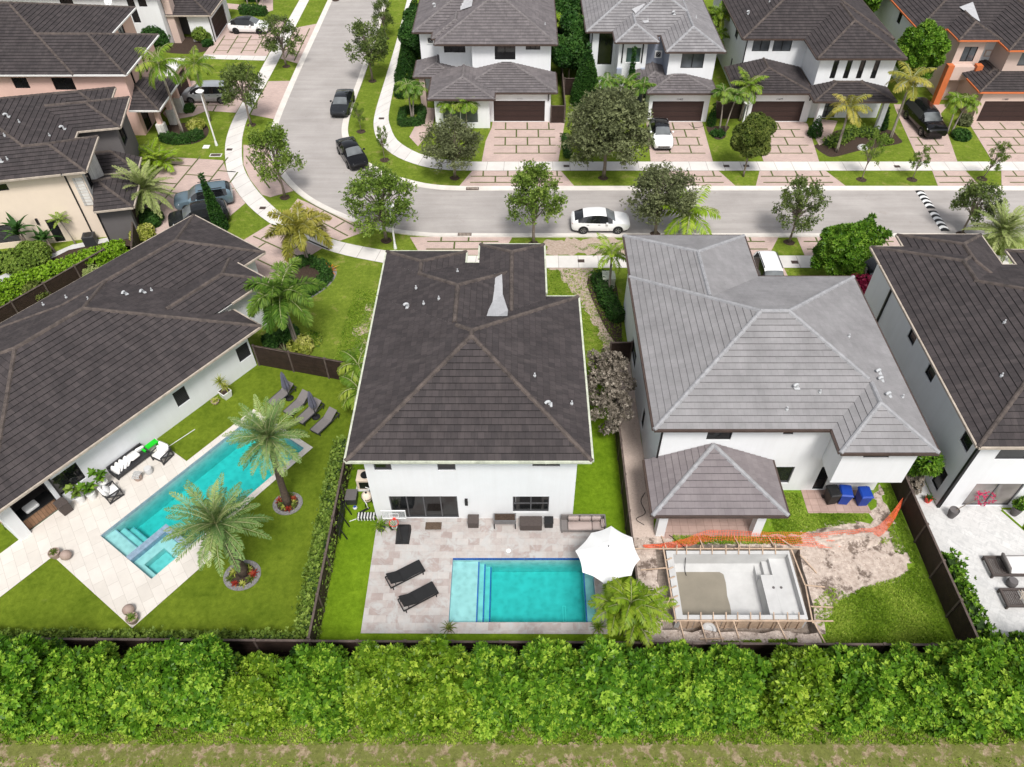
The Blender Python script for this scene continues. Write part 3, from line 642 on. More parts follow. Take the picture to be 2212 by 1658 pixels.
mb = MB(X); rnd = random.Random(1)
fl = [(-1.44, 36.4), (-1.0, 36.5), (-.95, 35.4), (-.93, 34.6), (-.75, 33.8), (-.6, 33.0), (-.62, 31.93), (-1.2, 31.9), (-1.78, 31.93), (-1.7, 32.8), (-1.5, 33.6), (-1.42, 34.8)]
mb.poly([(x, y, max(r.h(x, y) for r in H1)+.075) for x, y in fl]); mb.build('flashing', M['silver'], ro)
walls(h, X, [(-7.95, 23.85), (3.02, 23.85), (3.02, 35.25), (1.1, 35.25), (1.1, 40.2), (-1.95, 40.2), (-1.95, 38.6), (-4.0, 38.6), (-4.0, 39.9), (-7.95, 39.9)], 0, 6.05, M['white'],
      {0: [(.49, 1.39, 4.43, 5.5, 'w1', M['frame']), (3.77, 4.7, 4.43, 5.5, 'w1', M['frame']), (.92, 4.62, .04, 2.15, 's4', M['frame']), (7.64, 9.62, .63, 2.13, 'w22', M['frame']), (8.67, 10.09, 4.75, 5.5, 'w2', M['frame'])]})
block(h, X, 'wall_lamp', M['black'], -2.92, -2.76, 23.72, 23.86, 1.45, 1.95)
block(h, X, 'plinth_step', M['travertine'], -7.1, -3.2, 23.6, 23.846, .03, .06)

# --- light grey roof house with rear lanai
h, X = house('house', 'white house with light grey tiled roof and low hipped lanai beside the unfinished concrete pool', (14, 31))
H2 = [Hip(*a, .417) for a in [(7, 21.1, 25.24, 37.8, 6.1), (7.07, 15.1, 27, 42.2, 6.1), (16.16, 21.1, 23.7, 31, 6.1)]]
ro = roof(h, H2, M['roofgrey'], M['capgrey'], M['brownmetal'], X)
vents(ro, H2, X, [(14.65, 27.37), (19.45, 28.65), (19.36, 28.06), (19.4, 26.95)], [(15.81, 27.08), (13.96, 26.2), (18.39, 30.98), (20.34, 27.16)])
walls(h, X, [(7.55, 25.8), (20.55, 25.8), (20.55, 37.2), (14.6, 37.2), (14.6, 41.6), (7.55, 41.6)], 0, 6.05, {'d': M['white'], 5: M['shadewall']},
      {0: [(2.48, 3.8, 4.55, 5.45, 'dark1'), (6.48, 7.03, 5.0, 5.45, 'dark1'), (6.4, 7.9, .66, 2.2, 'w1', M['frame']), (9.4, 10.05, .04, 2.2, 'door')], 5: [(4.9, 6.9, .7, 2.1, 'w1'), (11.0, 11.82, .45, 2.1, 'w1')]})
walls(h, X, [(16.7, 25.79), (16.7, 24.2), (20.55, 24.2), (20.55, 25.79)], 2.92, 6.05, M['white'], {1: [(1.06, 2.4, 5.05, 5.5, 'w1')]}, under=True, closed=False)
L2 = [Hip(6.95, 14.0, 22.15, 29.2, 2.85, .417, [(0, -1, 25.78)])]
r2 = roof(h, L2, M['rooflanai'], M['capgrey'], M['brownmetal'], X, name='lanai_roof')
for x in (7.53, 12.78): block(h, X, 'column', M['white'], x, x+.48, 22.68, 23.16, .02, 2.74)
pipe(h, X, 7.6, 25.74, 0, 6.0)

# --- dark roof house at the right edge
h, X = house('house', 'white house with dark roof and three small black side windows beside the white marble patio', (31, 32))
H3 = [Hip(*a, .46) for a in [(23.24, 39, 24.1, 39, 6.1), (23.24, 30.85, 30, 40.95, 6.1), (25.41, 31, 35, 42.3, 6.1), (32, 39, 33, 40.6, 6.1)]]
ro = roof(h, H3, M['roofdark'], M['capdark'], M['duskmetal'], X)
mb = MB(X @ Matrix.Translation((29.3, 28.6, max(r.h(29.3, 28.6) for r in H3)))); mb.box(-.2, .2, -.2, .2, -.1, .14, top=.03); mb.build('roof_vent', M['offwhite'], ro)
vents(ro, H3, X, (), [(25.6, 28.0), (27.0, 31.5)])
walls(h, X, [(23.8, 24.7), (38.5, 24.7), (38.5, 38.5), (30.4, 38.5), (30.4, 41.7), (25.9, 41.7), (25.9, 40.4), (23.8, 40.4)], 0, 6.05, {'d': M['white'], 7: M['shadewall']},
      {0: [(1.35, 4.05, .03, 2.12, 'pale', M['frame']), (1.3, 4.6, 4.25, 5.3, 'w2', M['frame'])], 7: [(6.26, 7.2, 4.4, 5.26, 'dark1'), (9.25, 10.2, 4.3, 5.28, 'dark1'), (14.35, 15.3, 4.3, 5.28, 'dark1'), (14.25, 15.1, .5, 2.12, 'dark1')]})
pipe(h, X, 23.84, 24.64, 0, 6.0, w=.16); pipe(h, X, 23.74, 37.6, 0, 6.0, w=.12)

# --- turned single-storey house at the left
h, X = house('house', 'low white house with long dark tiled roof set diagonally beside the narrow lap pool', H4O, H4R)
H4 = [Hip(*a, .417) for a in [(-18.1, 0, 0, 13.8, 3.2), (-11, 5.5, 5.87, 13.85, 3.2), (-6, 3.1, 2.7, 6.6, 3.75)]]
ro = roof(h, H4, M['roofdark'], M['capdark'], M['duskmetal'], X)
vents(ro, H4, X, [(-4.01, 7.58), (-3.03, 7.34)], [(-2.47, 7.34), (-7.27, 12.31), (-6.22, 10.98), (-6.08, 7.84)])
walls(h, X, [(-17.6, .57), (-.85, .57), (-.85, 6.5), (4.9, 6.5), (4.9, 13.3), (-17.6, 13.3)], 0, 3.14, {'d': M['white'], 0: M['shadewall']},
      {0: [(15.7, 16.65, 1.05, 2.26, 'louv'), (10.87, 11.75, 1.05, 2.28, 'louv'), (2.85, 4.45, .85, 2.3, 'w2'), (.6, 2.6, .02, 2.6, 'open')], 3: [(1.2, 4.8, .03, 2.2, 'garage')]})
walls(h, X, [(-.85, 3.2), (2.4, 3.2), (2.4, 6.1), (-.85, 6.1)], 0, 3.7, M['white'], {1: [(.8, 1.9, .03, 2.3, 'door')]})
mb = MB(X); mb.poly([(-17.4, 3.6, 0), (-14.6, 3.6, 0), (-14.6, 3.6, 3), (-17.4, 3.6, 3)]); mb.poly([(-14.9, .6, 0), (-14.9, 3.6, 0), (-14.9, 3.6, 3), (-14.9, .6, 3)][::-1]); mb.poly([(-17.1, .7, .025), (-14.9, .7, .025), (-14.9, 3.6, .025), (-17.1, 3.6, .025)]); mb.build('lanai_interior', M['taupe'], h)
block(h, X, 'lanai_column', M['white'], -17.5, -16.95, .42, .97, 0, 3.1); pipe(h, X, -14.72, .5, 0, 3.1)
kc = block(h, X, 'kitchen_counter', M['teak'], -16.9, -15.05, .75, 1.55, .03, .86)
block(h, X, 'worktop', M['black'], -16.94, -15.02, .7, 1.6, .86, .91).parent = kc
gr = block(h, X, 'grill', M['whitemetal'], -16.5, -15.75, .85, 1.4, .912, 1.12, bevel=.05)

# --- cream and grey house, far left
O5, R5 = (-32.22, 50.31), R(12)
h, X = house('house', 'cream two-storey house with dark roof and black garden door behind the clipped hedge', O5, R5)
H5 = [Hip(*a, .417) for a in [(-17, -1.73, 0, 14.05, 6.1), (-9, 0, 0, 5.37, 6.1), (-9, 1.5, 6.55, 11.9, 6.1), (-9, .05, 9.5, 14.05, 6.1)]]
ro = roof(h, H5, M['roofdark'], M['capdark'], M['duskmetal'], X)
vents(ro, H5, X, [(-6.0, 6.33), (-2.55, 6.42), (-5.87, 1.54)], [(-5.22, 5.87), (-3.19, 4.91), (-5.73, 3.69), (-5.46, 1.66)])
walls(h, X, [(-16.5, .55), (-.55, .55), (-.55, 4.8), (-2.3, 4.8), (-2.3, 7.1), (.95, 7.1), (.95, 11.4), (-.5, 11.4), (-.5, 13.5), (-16.5, 13.5)], 0, 6.05, {'d': M['taupe'], 0: M['cream'], 1: M['stone'], 5: M['taupe'], 6: M['shadewall']},
      {0: [(11.85, 12.6, .03, 2.13, 'door'), (9.9, 10.6, 4.94, 5.5, 'w1'), (7.8, 9.55, .5, 2.1, 'louv'), (6.5, 9.0, 4.94, 5.5, 'w1')], 1: [(.5, 1.5, 3.9, 5.3, 'w1')], 5: [(.6, 2.2, 3.8, 5.4, 'w2')]})
mb = MB(X)
for k in range(9): mb.box(-1.35, -.62, .5, .56, 3.0+k*.27, 3.22+k*.27)
mb.build('stone_cladding', M['stone'], h)
Lg = [Hip(-3.2, 2.4, -.65, 4.6, 3.1, .417, [(1, 0, .5)]), Hip(-4.2, 2.0, 4.9, 9.0, 3.1, .417, [(1, 0, 2.28), (0, -1, 7.08)])]
roof(h, Lg, M['roofdark'], M['capdark'], M['duskmetal'], X, name='garage_roof')
walls(h, X, [(-.55, -.1), (1.85, -.1), (1.85, 4.1), (-.55, 4.1)], 0, 3.02, {'d': M['taupe'], 1: M['taupe']}, {1: [(.5, 3.7, .03, 2.2, 'garage')]}, closed=False)
pipe(h, X, -1.74, .5, 0, 6.0); pipe(h, X, -.5, -.16, 0, 3.0); block(h, X, 'wall_lamp', M['black'], -5.26, -5.1, .42, .548, 1.85, 2.35)

# --- pink house
h, X = house('house', 'pink two-storey house with dark roof and low porch facing the silver van', (-43, 74))
H6 = [Hip(*a, .417) for a in [(-50, -35.05, 66.6, 75.4, 6.1), (-58, -39.7, 66.55, 82.4, 6.1)]]
ro = roof(h, H6, M['roofdark'], M['capdark'], M['offwhite'], X)
walls(h, X, [(-56, 67.1), (-35.6, 67.1), (-35.6, 74.9), (-40.2, 74.9), (-40.2, 81.8), (-56, 81.8)], 0, 6.05, M['pink'],
      {0: [(10.18, 11.56, 4.6, 5.6, 'w2'), (13.78, 15.7, 4.45, 5.6, 's2')], 1: [(1.4, 1.85, 4.0, 5.6, 'w1'), (3.0, 3.5, 4.0, 5.6, 'w1'), (4.5, 5.0, 4.0, 5.6, 'w1'), (5.8, 6.3, 4.0, 5.6, 'w1'), (.6, 2.0, .03, 2.4, 'door')], 3: [(1.2, 2.4, 4.3, 5.5, 'blind'), (3.2, 4.6, 4.3, 5.5, 'blind')]})
Lp = [Hip(-39, -32.85, 65.8, 72.65, 3.15, .417, [(1, 0, 35.58)])]
roof(h, Lp, M['roofdark'], M['capdark'], M['offwhite'], X, name='porch_roof')
for y in (66.4, 69.2, 71.6):
    c = block(h, X, 'porch_column', M['pink'], -33.75, -33.35, y, y+.4, 1.5, 3.05); block(h, X, 'column_base', M['stone'], -33.95, -33.2, y-.15, y+.55, 0, 1.5, bevel=.05).parent = c
walls(h, X, [(-35.6, 72.75), (-34.3, 72.75), (-34.3, 77.4), (-35.6, 77.4)], 0, 2.75, M['pink'], {1: [(.25, 4.3, .03, 2.25, 'garage')]}, closed=False)
block(h, X, 'garage_top', M['offwhite'], -35.6, -34.1, 72.7, 77.6, 2.75, 2.9)

# --- white house, top left
h, X = house('house', 'white house with tall black windows beside the white car in the top left corner', (-43, 93))
roof(h, [Hip(-58, -39.0, 86.8, 104, 6.1, .417)], M['roofdark'], M['capdark'], M['duskmetal'], X)
walls(h, X, [(-57, 87.5), (-39.6, 87.5), (-39.6, 103), (-57, 103)], 0, 6.05, M['white'],
      {0: [(6.75, 8.2, 3.7, 5.6, 'w1'), (14.1, 14.9, 2.6, 5.7, 'w1'), (15.3, 16.2, 4.3, 5.7, 'w1')], 1: [(1.0, 1.9, 4.2, 5.6, 'w1'), (3, 4.2, 4.2, 5.6, 'w1'), (2.4, 3.3, .1, 2.4, 'door')]})
roof(h, [Hip(-45, -34.5, 88.3, 96.2, 3.1, .417, [(1, 0, 39.5)])], M['roofdark'], M['capdark'], M['duskmetal'], X, name='garage_roof')
walls(h, X, [(-37.4, 88.75), (-34.95, 88.75), (-34.95, 95.7), (-39.5, 95.7), (-39.5, 91.0), (-37.4, 91.0)], 0, 3.02, {'d': M['white'], 5: M['taupe'], 4: M['taupe']}, {1: [(.7, 5.6, .03, 2.3, 'garage')]})
block(h, X, 'feature_column', M['beige'], -39.5, -38.7, 88.4, 89.6, 0, 5.2); pipe(h, X, -34.9, 88.7, 0, 3.0); writing(h, X @ Matrix.Translation((-34.93, 92.2, 2.5)) @ Matrix.Rotation(R(90), 4, 'Z') @ Matrix.Rotation(R(90), 4, 'X'), '11', M['black'], .3)

# --- row of houses across the street
h, X = house('house', 'white house with weathered grey roof and square tower beside the row of conical shrubs', (-3, 76))
H8 = [Hip(*a, .45) for a in [(-10.35, 3.72, 75.95, 92, 6.1), (-8.35, -3.98, 74.3, 84, 6.15), (-8.0, 3.7, 73.1, 88, 6.1)]]
ro = roof(h, H8, M['roofmid'], M['capmid'], M['brownmetal'], X)
mb = MB(X); fl = [(-5.75, 78.4), (-4.6, 78.2), (-4.35, 81.2), (-5.75, 81.4)]; mb.poly([(x, y, max(r.h(x, y) for r in H8)+.09) for x, y in fl]); mb.build('flashing', M['silver'], ro)
vents(ro, H8, X, [(-8.4, 80.2)], [(2.6, 76.5), (1.0, 82.5)])
walls(h, X, [(-9.8, 76.5), (-7.8, 76.5), (-7.8, 74.85), (-4.5, 74.85), (-4.5, 73.7), (3.15, 73.7), (3.15, 91), (-9.8, 91)], 0, 6.05, M['white'],
      {2: [(.5, 2.6, 4.6, 5.25, 'wide')], 4: [(2.2, 4.2, 4.39, 5.7, 'w2'), (5.2, 6.6, 5.35, 5.8, 'wide')]})
L8 = [Hip(*a[:5], .23, a[5:]) for a in [(-8.45, -2.25, 67.95, 80, 3.15, (0, -1, 73.68)), (-6, 3.65, 69.3, 80, 3.15, (0, -1, 73.69)), (-10.25, -6, 72.6, 80, 3.15, (0, -1, 76.45))]]
L8[0].cl.append((-1, 0, 1.0)); r2 = roof(h, L8, M['roofmid'], M['capmid'], M['brownmetal'], X, name='garage_roof')
walls(h, X, [(-7.95, 68.5), (-2.75, 68.5), (-2.75, 69.75), (3.1, 69.75), (3.1, 73.68), (-7.95, 73.68)], 0, 3.05, {'d': M['white'], 5: M['taupe']}, {0: [(.7, 4.1, .5, 2.3, 'blind', M['whitemetal'])], 2: [(.35, 5.3, .03, 2.15, 'garage')]})
block(h, X, 'entry_column', M['beige'], -9.75, -9.2, 72.7, 73.4, 0, 2.95); writing(h, X @ front_text(.15, 69.73, 2.27), '11451', M['ventmetal'], .25); pipe(h, X, 2.85, 69.68, 2.2, 3.0)
for root_, xx, yy, zz in ((h, -8.75, 76.46, 5.15),):
    fr = block(root_, X, 'vent_frame', M['whitemetal'], xx-.36, xx+.36, yy-.04, yy+.03, zz-.36, zz+.36)
    mb = MB(X); mb.box(xx-.25, xx+.25, yy-.05, yy-.041, zz-.25, zz+.25); g = mb.build('vent_grille', M['black'], fr)
    mb = MB(X)
    for s in (-1, 1): mb.bar((xx-.24, yy-.055, zz-.24*s), (xx+.24, yy-.055, zz+.24*s), .03, .01)
    mb.build('cross_bar', M['offwhite'], fr)

h, X = house('house', 'white and blue-grey house with pale grey roof behind the white car with black glass top', (13, 77))
H9 = [Hip(*a, .45) for a in [(6.65, 19.3, 76.1, 92, 6.1), (9.25, 13.4, 73.45, 84, 6.15), (13.85, 19.38, 71.4, 86, 6.1), (9.3, 19.32, 75.2, 88, 6.1)]]
ro = roof(h, H9, M['roofpale'], M['capgrey'], M['brownmetal'], X)
mb = MB(X); fl = [(11.2, 78.6), (12.3, 76.5), (12.75, 76.6), (12.5, 79.2)]; mb.poly([(x, y, max(r.h(x, y) for r in H9)+.09) for x, y in fl]); mb.build('flashing', M['silver'], ro)
vents(ro, H9, X, [(15.3, 77.6)], [(17.4, 77.2)])
walls(h, X, [(7.2, 76.7), (9.75, 76.7), (9.75, 74.2), (12.5, 74.2), (12.5, 75.0), (14.3, 75.0), (14.3, 72.0), (18.75, 72.0), (18.75, 91), (7.2, 91)], 0, 6.05, {'d': M['white'], 4: M['bluegrey'], 5: M['bluegrey'], 0: M['shadewall']},
      {0: [(.8, 2.25, 2.6, 5.75, 'w1')], 2: [(.75, 2.2, 3.86, 5.35, 'green', M['whitemetal'])], 6: [(1.2, 3.35, 4.3, 5.75, 'blind')]})
for x in (9.68, 12.1): block(h, X, 'pilaster', M['bluegrey'], x, x+.5, 73.85, 74.19, 0, 3.4)
for x in (10.1, 12.05): block(h, X, 'trim_strip', M['black'], x-.04, x+.08, 74.12, 74.19, 3.9, 5.8)
L9 = [Hip(*a[:5], .23, a[5:]) for a in [(12.2, 18.75, 69.15, 79, 3.15, (0, -1, 71.98)), (11.4, 15.2, 70.9, 79, 3.15, (0, -1, 74.9))]]
roof(h, L9, M['roofmid'], M['capmid'], M['brownmetal'], X, name='garage_roof')
walls(h, X, [(12.55, 69.75), (18.35, 69.75), (18.35, 72), (12.55, 72)], 0, 3.05, M['white'], {0: [(.35, 5.3, .03, 2.1, 'garage')]}); writing(h, X @ front_text(15.45, 69.73, 2.22), '11463', M['dkgrey'], .25)
fr = block(h, X, 'vent_frame', M['whitemetal'], 13.42, 14.12, 74.9, 74.99, 4.05, 4.75); mb = MB(X); mb.box(13.54, 14.0, 74.885, 74.899, 4.17, 4.63); mb.build('vent_grille', M['black'], fr)
mb = MB(X)
for s in (-1, 1): mb.bar((13.54, 74.88, 4.4-.23*s), (14.0, 74.88, 4.4+.23*s), .035, .01)
mb.build('cross_bar', M['offwhite'], fr); pipe(h, X, 7.3, 76.6, 0, 6)

h, X = house('house', 'white house with dark roof and four tall narrow windows above its low entry roof', (29, 77))
H10 = [Hip(*a, .45) for a in [(21.65, 36.2, 74.4, 92, 6.1), (27.6, 35.85, 69.95, 86, 6.1)]]
ro = roof(h, H10, M['roofdark'], M['capdark'], M['brownmetal'], X); vents(ro, H10, X, [(23.0, 79)], [(25, 79.6)])
walls(h, X, [(22.2, 75.0), (28.2, 75.0), (28.2, 70.6), (35.3, 70.6), (35.3, 91), (22.2, 91)], 0, 6.05, M['white'],
      {0: [(.7, 2.35, 4.65, 5.8, 'blind'), (2.7, 4.5, 4.65, 5.8, 'blind')], 2: [(1.3, 1.8, 3.92, 5.75, 'w1'), (2.55, 3.05, 3.92, 5.75, 'w1'), (3.8, 4.3, 3.92, 5.75, 'w1'), (5.15, 5.65, 3.92, 5.75, 'w1'), (1.2, 2.95, .03, 2.2, 'panel')], 5: [(11.4, 12.6, 4.3, 5.5, 'w1'), (11.9, 12.5, .8, 2.4, 'w1')]})
L10 = [Hip(*a[:5], .23, a[5:]) for a in [(20.6, 27.9, 69.15, 80, 3.15, (0, -1, 74.98)), (27.5, 35.15, 67.5, 73, 3.15, (0, -1, 70.58))]]
L10[0].cl.append((-1, 0, 28.18)); roof(h, L10, M['roofdark'], M['capdark'], M['brownmetal'], X, name='garage_roof')
walls(h, X, [(22.2, 69.75), (28.2, 69.75), (28.2, 75), (22.2, 75)], 0, 3.05, M['white'], {0: [(.35, 5.3, .03, 2.1, 'garage')]}); writing(h, X @ front_text(25.0, 69.73, 2.22), '11477', M['dkgrey'], .25)
for x in (28.3, 34.3): block(h, X, 'porch_column', M['white'], x, x+.45, 67.9, 68.35, 0, 3.0)
pipe(h, X, 27.9, 69.68, 2.2, 3.0); pipe(h, X, 22.25, 74.92, 3, 6)

h, X = house('house', 'beige house with dark roof and bright orange trim and pillars at the top right', (47, 78))
H11 = [Hip(*a, .45) for a in [(39.4, 53, 76.75, 94, 6.1), (42.25, 46.4, 73.95, 84, 6.15), (46.1, 53.5, 71.75, 86, 6.1)]]
ro = roof(h, H11, M['roofdark'], M['capdark'], M['orange'], X)
mb = MB(X); fl = [(43.9, 79.2), (44.9, 76.9), (45.3, 77.0), (45.4, 79.8)]; mb.poly([(x, y, max(r.h(x, y) for r in H11)+.09) for x, y in fl]); mb.build('flashing', M['silver'], ro)
walls(h, X, [(40.0, 77.3), (42.7, 77.3), (42.7, 74.4), (45.3, 74.4), (45.3, 75.2), (46.7, 75.2), (46.7, 72.4), (53, 72.4), (53, 93), (40, 93)], 0, 6.05, {'d': M['beige'], 9: M['white'], 4: M['white'], 0: M['white']},
      {2: [(.65, 2.0, 3.9, 5.35, 'blind')], 6: [(1.2, 3.2, 4.35, 5.6, 'blind')], 9: [(9.9, 10.8, 4.4, 5.7, 'w1')]})
for x in (41.95, 44.75): c = block(h, X, 'pillar', M['orange'], x, x+.6, 73.3, 73.95, 0, 3.95)
block(h, X, 'balcony_front', M['beige'], 42.56, 44.74, 73.62, 74.39, 2.4, 3.7)
L11 = [Hip(*a[:5], .23, a[5:]) for a in [(43.7, 53, 69.45, 80, 3.15, (0, -1, 72.38)), (43.7, 49, 70.5, 82, 3.15, (0, -1, 75.18))]]
L11[1].cl.append((-1, 0, 46.69)); roof(h, L11, M['roofdark'], M['capdark'], M['orange'], X, name='garage_roof')
walls(h, X, [(44.3, 69.75), (53, 69.75), (53, 75.2), (44.3, 75.2)], 0, 3.05, M['beige'], {0: [(.5, 6.2, .03, 2.1, 'garage')]}); writing(h, X @ front_text(46.6, 69.73, 2.22), '11489', M['taupe'], .25)
fr = block(h, X, 'vent_frame', M['beige'], 46.0, 46.65, 75.1, 75.19, 4.1, 4.75); mb = MB(X); mb.box(46.1, 46.55, 75.085, 75.099, 4.2, 4.65); mb.build('vent_grille', M['whitemetal'], fr)

h, X = house('house', 'white house corner just visible beyond the orange-trimmed house at the top right', (60, 88))
roof(h, [Hip(55.4, 70, 79.4, 98, 6.1, .45)], M['roofdark'], M['capdark'], M['brownmetal'], X)
walls(h, X, [(56, 80), (69, 80), (69, 97), (56, 97)], 0, 6.05, M['white'], {3: [(6.2, 7.4, 3.6, 5.4, 'w1'), (9, 10, 3.6, 5.4, 'w1')]})
# ------------------------------------------------------------------ plants
def npmesh(name, V, tint, m, parent=None):
    """many four-cornered leaves as one mesh; V (n,4,3), tint (n,)"""
    n = len(V); me = bpy.data.meshes.new(name)
    me.vertices.add(n*4); me.vertices.foreach_set('co', np.ascontiguousarray(V, np.float32).ravel())
    me.loops.add(n*4); me.loops.foreach_set('vertex_index', np.arange(n*4, dtype=np.int32))
    me.polygons.add(n); me.polygons.foreach_set('loop_start', np.arange(0, n*4, 4, dtype=np.int32))
    try: me.polygons.foreach_set('loop_total', np.full(n, 4, np.int32))
    except Exception: pass
    me.materials.append(m); me.update(calc_edges=True)
    a = me.attributes.new('tint', 'FLOAT', 'FACE'); a.data.foreach_set('value', np.clip(tint, 0, 1).astype(np.float32))
    return link(bpy.data.objects.new(name, me), parent)
def unit(a): return a/np.maximum(np.linalg.norm(a, axis=-1, keepdims=True), 1e-9)
def leafquads(P, D, S, L, W):
    """diamond leaves from P along D, half width W along S"""
    L = np.asarray(L)[..., None] if np.ndim(L) else L; W = np.asarray(W)[..., None] if np.ndim(W) else W
    N = np.cross(D, S); m = P+D*L*.5+N*L*.06
    return np.stack([P, m+S*W, P+D*L, m-S*W], 1)
def rosettes(P, N, nl, L, W, rng, lo=25, hi=80):
    n = len(P); th = np.radians(rng.uniform(lo, hi, (n, nl))); ph = rng.uniform(0, 6.283, (n, 1))+np.arange(nl)*2.399
    A = unit(np.cross(N, np.array([.3, .2, .93])+rng.normal(0, .01, N.shape))); B = np.cross(N, A)
    D = N[:, None]*np.cos(th)[..., None]+(A[:, None]*np.cos(ph)[..., None]+B[:, None]*np.sin(ph)[..., None])*np.sin(th)[..., None]
    S = unit(np.cross(D, N[:, None]+.01)); Ls = L*rng.uniform(.7, 1.2, (n, nl))
    return leafquads(np.repeat(P, nl, 0), D.reshape(-1, 3), S.reshape(-1, 3), Ls.ravel(), Ls.ravel()*W/L)
def lumps_points(lumps, dens, rng, shrink=1.0, zmin=-9, up=.25):
    P, N, K = [], [], []
    for i, (c, r) in enumerate(lumps):
        n = int(12.6*r*r*dens)+1; d = unit(rng.normal(size=(n, 3))); p = np.array(c)+d*r*shrink*rng.uniform(.93, 1.05, (n, 1)); ok = p[:, 2] > zmin
        for j, (c2, r2) in enumerate(lumps):
            if j != i: ok &= np.linalg.norm(p-np.array(c2), axis=1) > r2*shrink*.9
        P.append(p[ok]); N.append(unit(d[ok]+np.array([0, 0, up]))); K.append(np.full(ok.sum(), i))
    return np.concatenate(P), np.concatenate(N), np.concatenate(K)
def leafy(lumps, dens, nl, L, W, m, seed, name='foliage', zmin=.02, parent=None, fill=.35, lo=25, hi=80, spread=.28):
    rng = np.random.default_rng(seed); P, N, K = lumps_points(lumps, dens, rng, zmin=zmin)
    V = rosettes(P, N, nl, L, W, rng, lo, hi); lt = rng.normal(0, .1, len(lumps))
    t = np.repeat(.55+lt[K]+rng.normal(0, spread*.6, len(P)), nl)+rng.normal(0, spread*.4, len(P)*nl)
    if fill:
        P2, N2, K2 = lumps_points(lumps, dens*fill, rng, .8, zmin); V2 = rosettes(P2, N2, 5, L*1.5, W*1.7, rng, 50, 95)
        V = np.concatenate([V, V2]); t = np.concatenate([t, np.full(len(V2), .16)+rng.normal(0, .1, len(V2))])  # older inner leaves tinted darker, painting shade into the crown gaps
    return npmesh(name, V, t, m, parent)

M['leafhedge'] = leafmat('bright_hedge_leaves', (.035, .1, .005), (.115, .25, .014), (.33, .48, .05), .3, .5)
M['leafclip'] = leafmat('clipped_hedge_leaves', (.06, .13, .006), (.17, .31, .015), (.3, .45, .05), .3, .3)
M['leafoak'] = leafmat('oak_leaves', (.04, .06, .016), (.1, .145, .035), (.22, .28, .08), .3)
M['leafoak2'] = leafmat('fresh_oak_leaves', (.05, .09, .012), (.13, .205, .03), (.27, .36, .07), .3)
M['leafgrey'] = leafmat('grey_green_leaves', (.06, .07, .03), (.135, .155, .07), (.25, .275, .13), .3)
M['leafdark'] = leafmat('dark_green_leaves', (.012, .04, .008), (.03, .085, .015), (.07, .15, .03), .2)
M['leaficus'] = leafmat('ficus_leaves', (.03, .085, .006), (.085, .19, .015), (.24, .38, .045), .28, .35)
M['leafolive'] = leafmat('olive_bronze_leaves', (.035, .06, .01), (.1, .135, .025), (.22, .25, .06), .22)
M['leafsilver'] = leafmat('silver_leaves', (.1, .085, .065), (.25, .215, .175), (.46, .41, .34), .2, .6)
M['leafyellow'] = leafmat('yellow_green_leaves', (.12, .16, .015), (.3, .33, .05), (.6, .58, .2), .3)
M['leafpink'] = leafmat('pink_flowers', (.3, .02, .06), (.6, .04, .13), (.8, .2, .3), .3)
M['leafred'] = leafmat('red_bromeliad', (.12, .01, .01), (.28, .03, .02), (.4, .15, .05), .25)
M['leaforange'] = leafmat('orange_bromeliad', (.4, .09, .01), (.6, .2, .03), (.7, .4, .08), .25)
M['frond'] = leafmat('palm_fronds', (.05, .11, .01), (.13, .23, .02), (.33, .38, .06), .28, .4)
M['frondyel'] = leafmat('yellowing_fronds', (.13, .15, .02), (.28, .27, .045), (.48, .4, .1), .28, .4)
M['fronddark'] = leafmat('dark_palm_fronds', (.03, .08, .01), (.075, .16, .02), (.22, .31, .05), .28, .4)
M['frondblue'] = leafmat('blue_green_fronds', (.06, .13, .035), (.14, .235, .07), (.36, .42, .15), .25, .5)
M['frondlime'] = leafmat('lime_fronds', (.1, .19, .008), (.2, .32, .02), (.42, .5, .08), .3, .35)
M['frondfresh'] = leafmat('fresh_green_fronds', (.06, .13, .006), (.14, .24, .012), (.36, .42, .05), .28, .4)
M['frondpale'] = leafmat('pale_date_fronds', (.14, .2, .06), (.26, .32, .1), (.44, .48, .2), .3, .5)

# ---- front hedge: a row of separate broad shrubs behind the rear fence
def hedge_proto(seed, m='leafhedge'):
    rng = np.random.default_rng(seed); lumps = []
    for k in range(46):
        z = rng.uniform(.15, 4.1); w = 1.0 if z < 2.2 else max(.3, 1-((z-2.2)/2.35)**2)**.5; a = rng.uniform(0, 6.283); s = rng.uniform(.6, 1.0)
        x, y = math.copysign(abs(math.cos(a))**.85, math.cos(a)), math.copysign(abs(math.sin(a))**.85, math.sin(a))
        lumps.append(((1.46*w*s*x, 1.3*w*s*y, z), rng.uniform(.3, .58)))
    for k in range(14): lumps.append((tuple(rng.uniform(-1, 1, 2)*np.array([1.15, .8]))+(rng.uniform(3.2, 4.7),), rng.uniform(.16, .4)))
    lumps += [((x, y, z), .5) for x in (-.5, .5) for y in (-.4, .4) for z in (.7, 1.7, 2.6)]+[((0, 0, 3.2), .5)]
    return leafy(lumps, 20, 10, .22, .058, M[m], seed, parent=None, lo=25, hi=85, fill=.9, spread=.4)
protos = [hedge_proto(s) for s in (3, 11, 27, 41, 58, 66)]
def trunk_obj(parent, h, r, lean=(0, 0), m='bark', name='trunk', n=7, z0=0, taper=.6):
    mb = MB(); mb.tube([(lean[0]*t*t, lean[1]*t*t, z0-.05+(h-z0)*t) for t in np.linspace(0, 1, 6)], [r*(1.25 if t == 0 else 1-(1-taper)*t) for t in np.linspace(0, 1, 6)], n); return mb.build(name, M[m], parent, True)
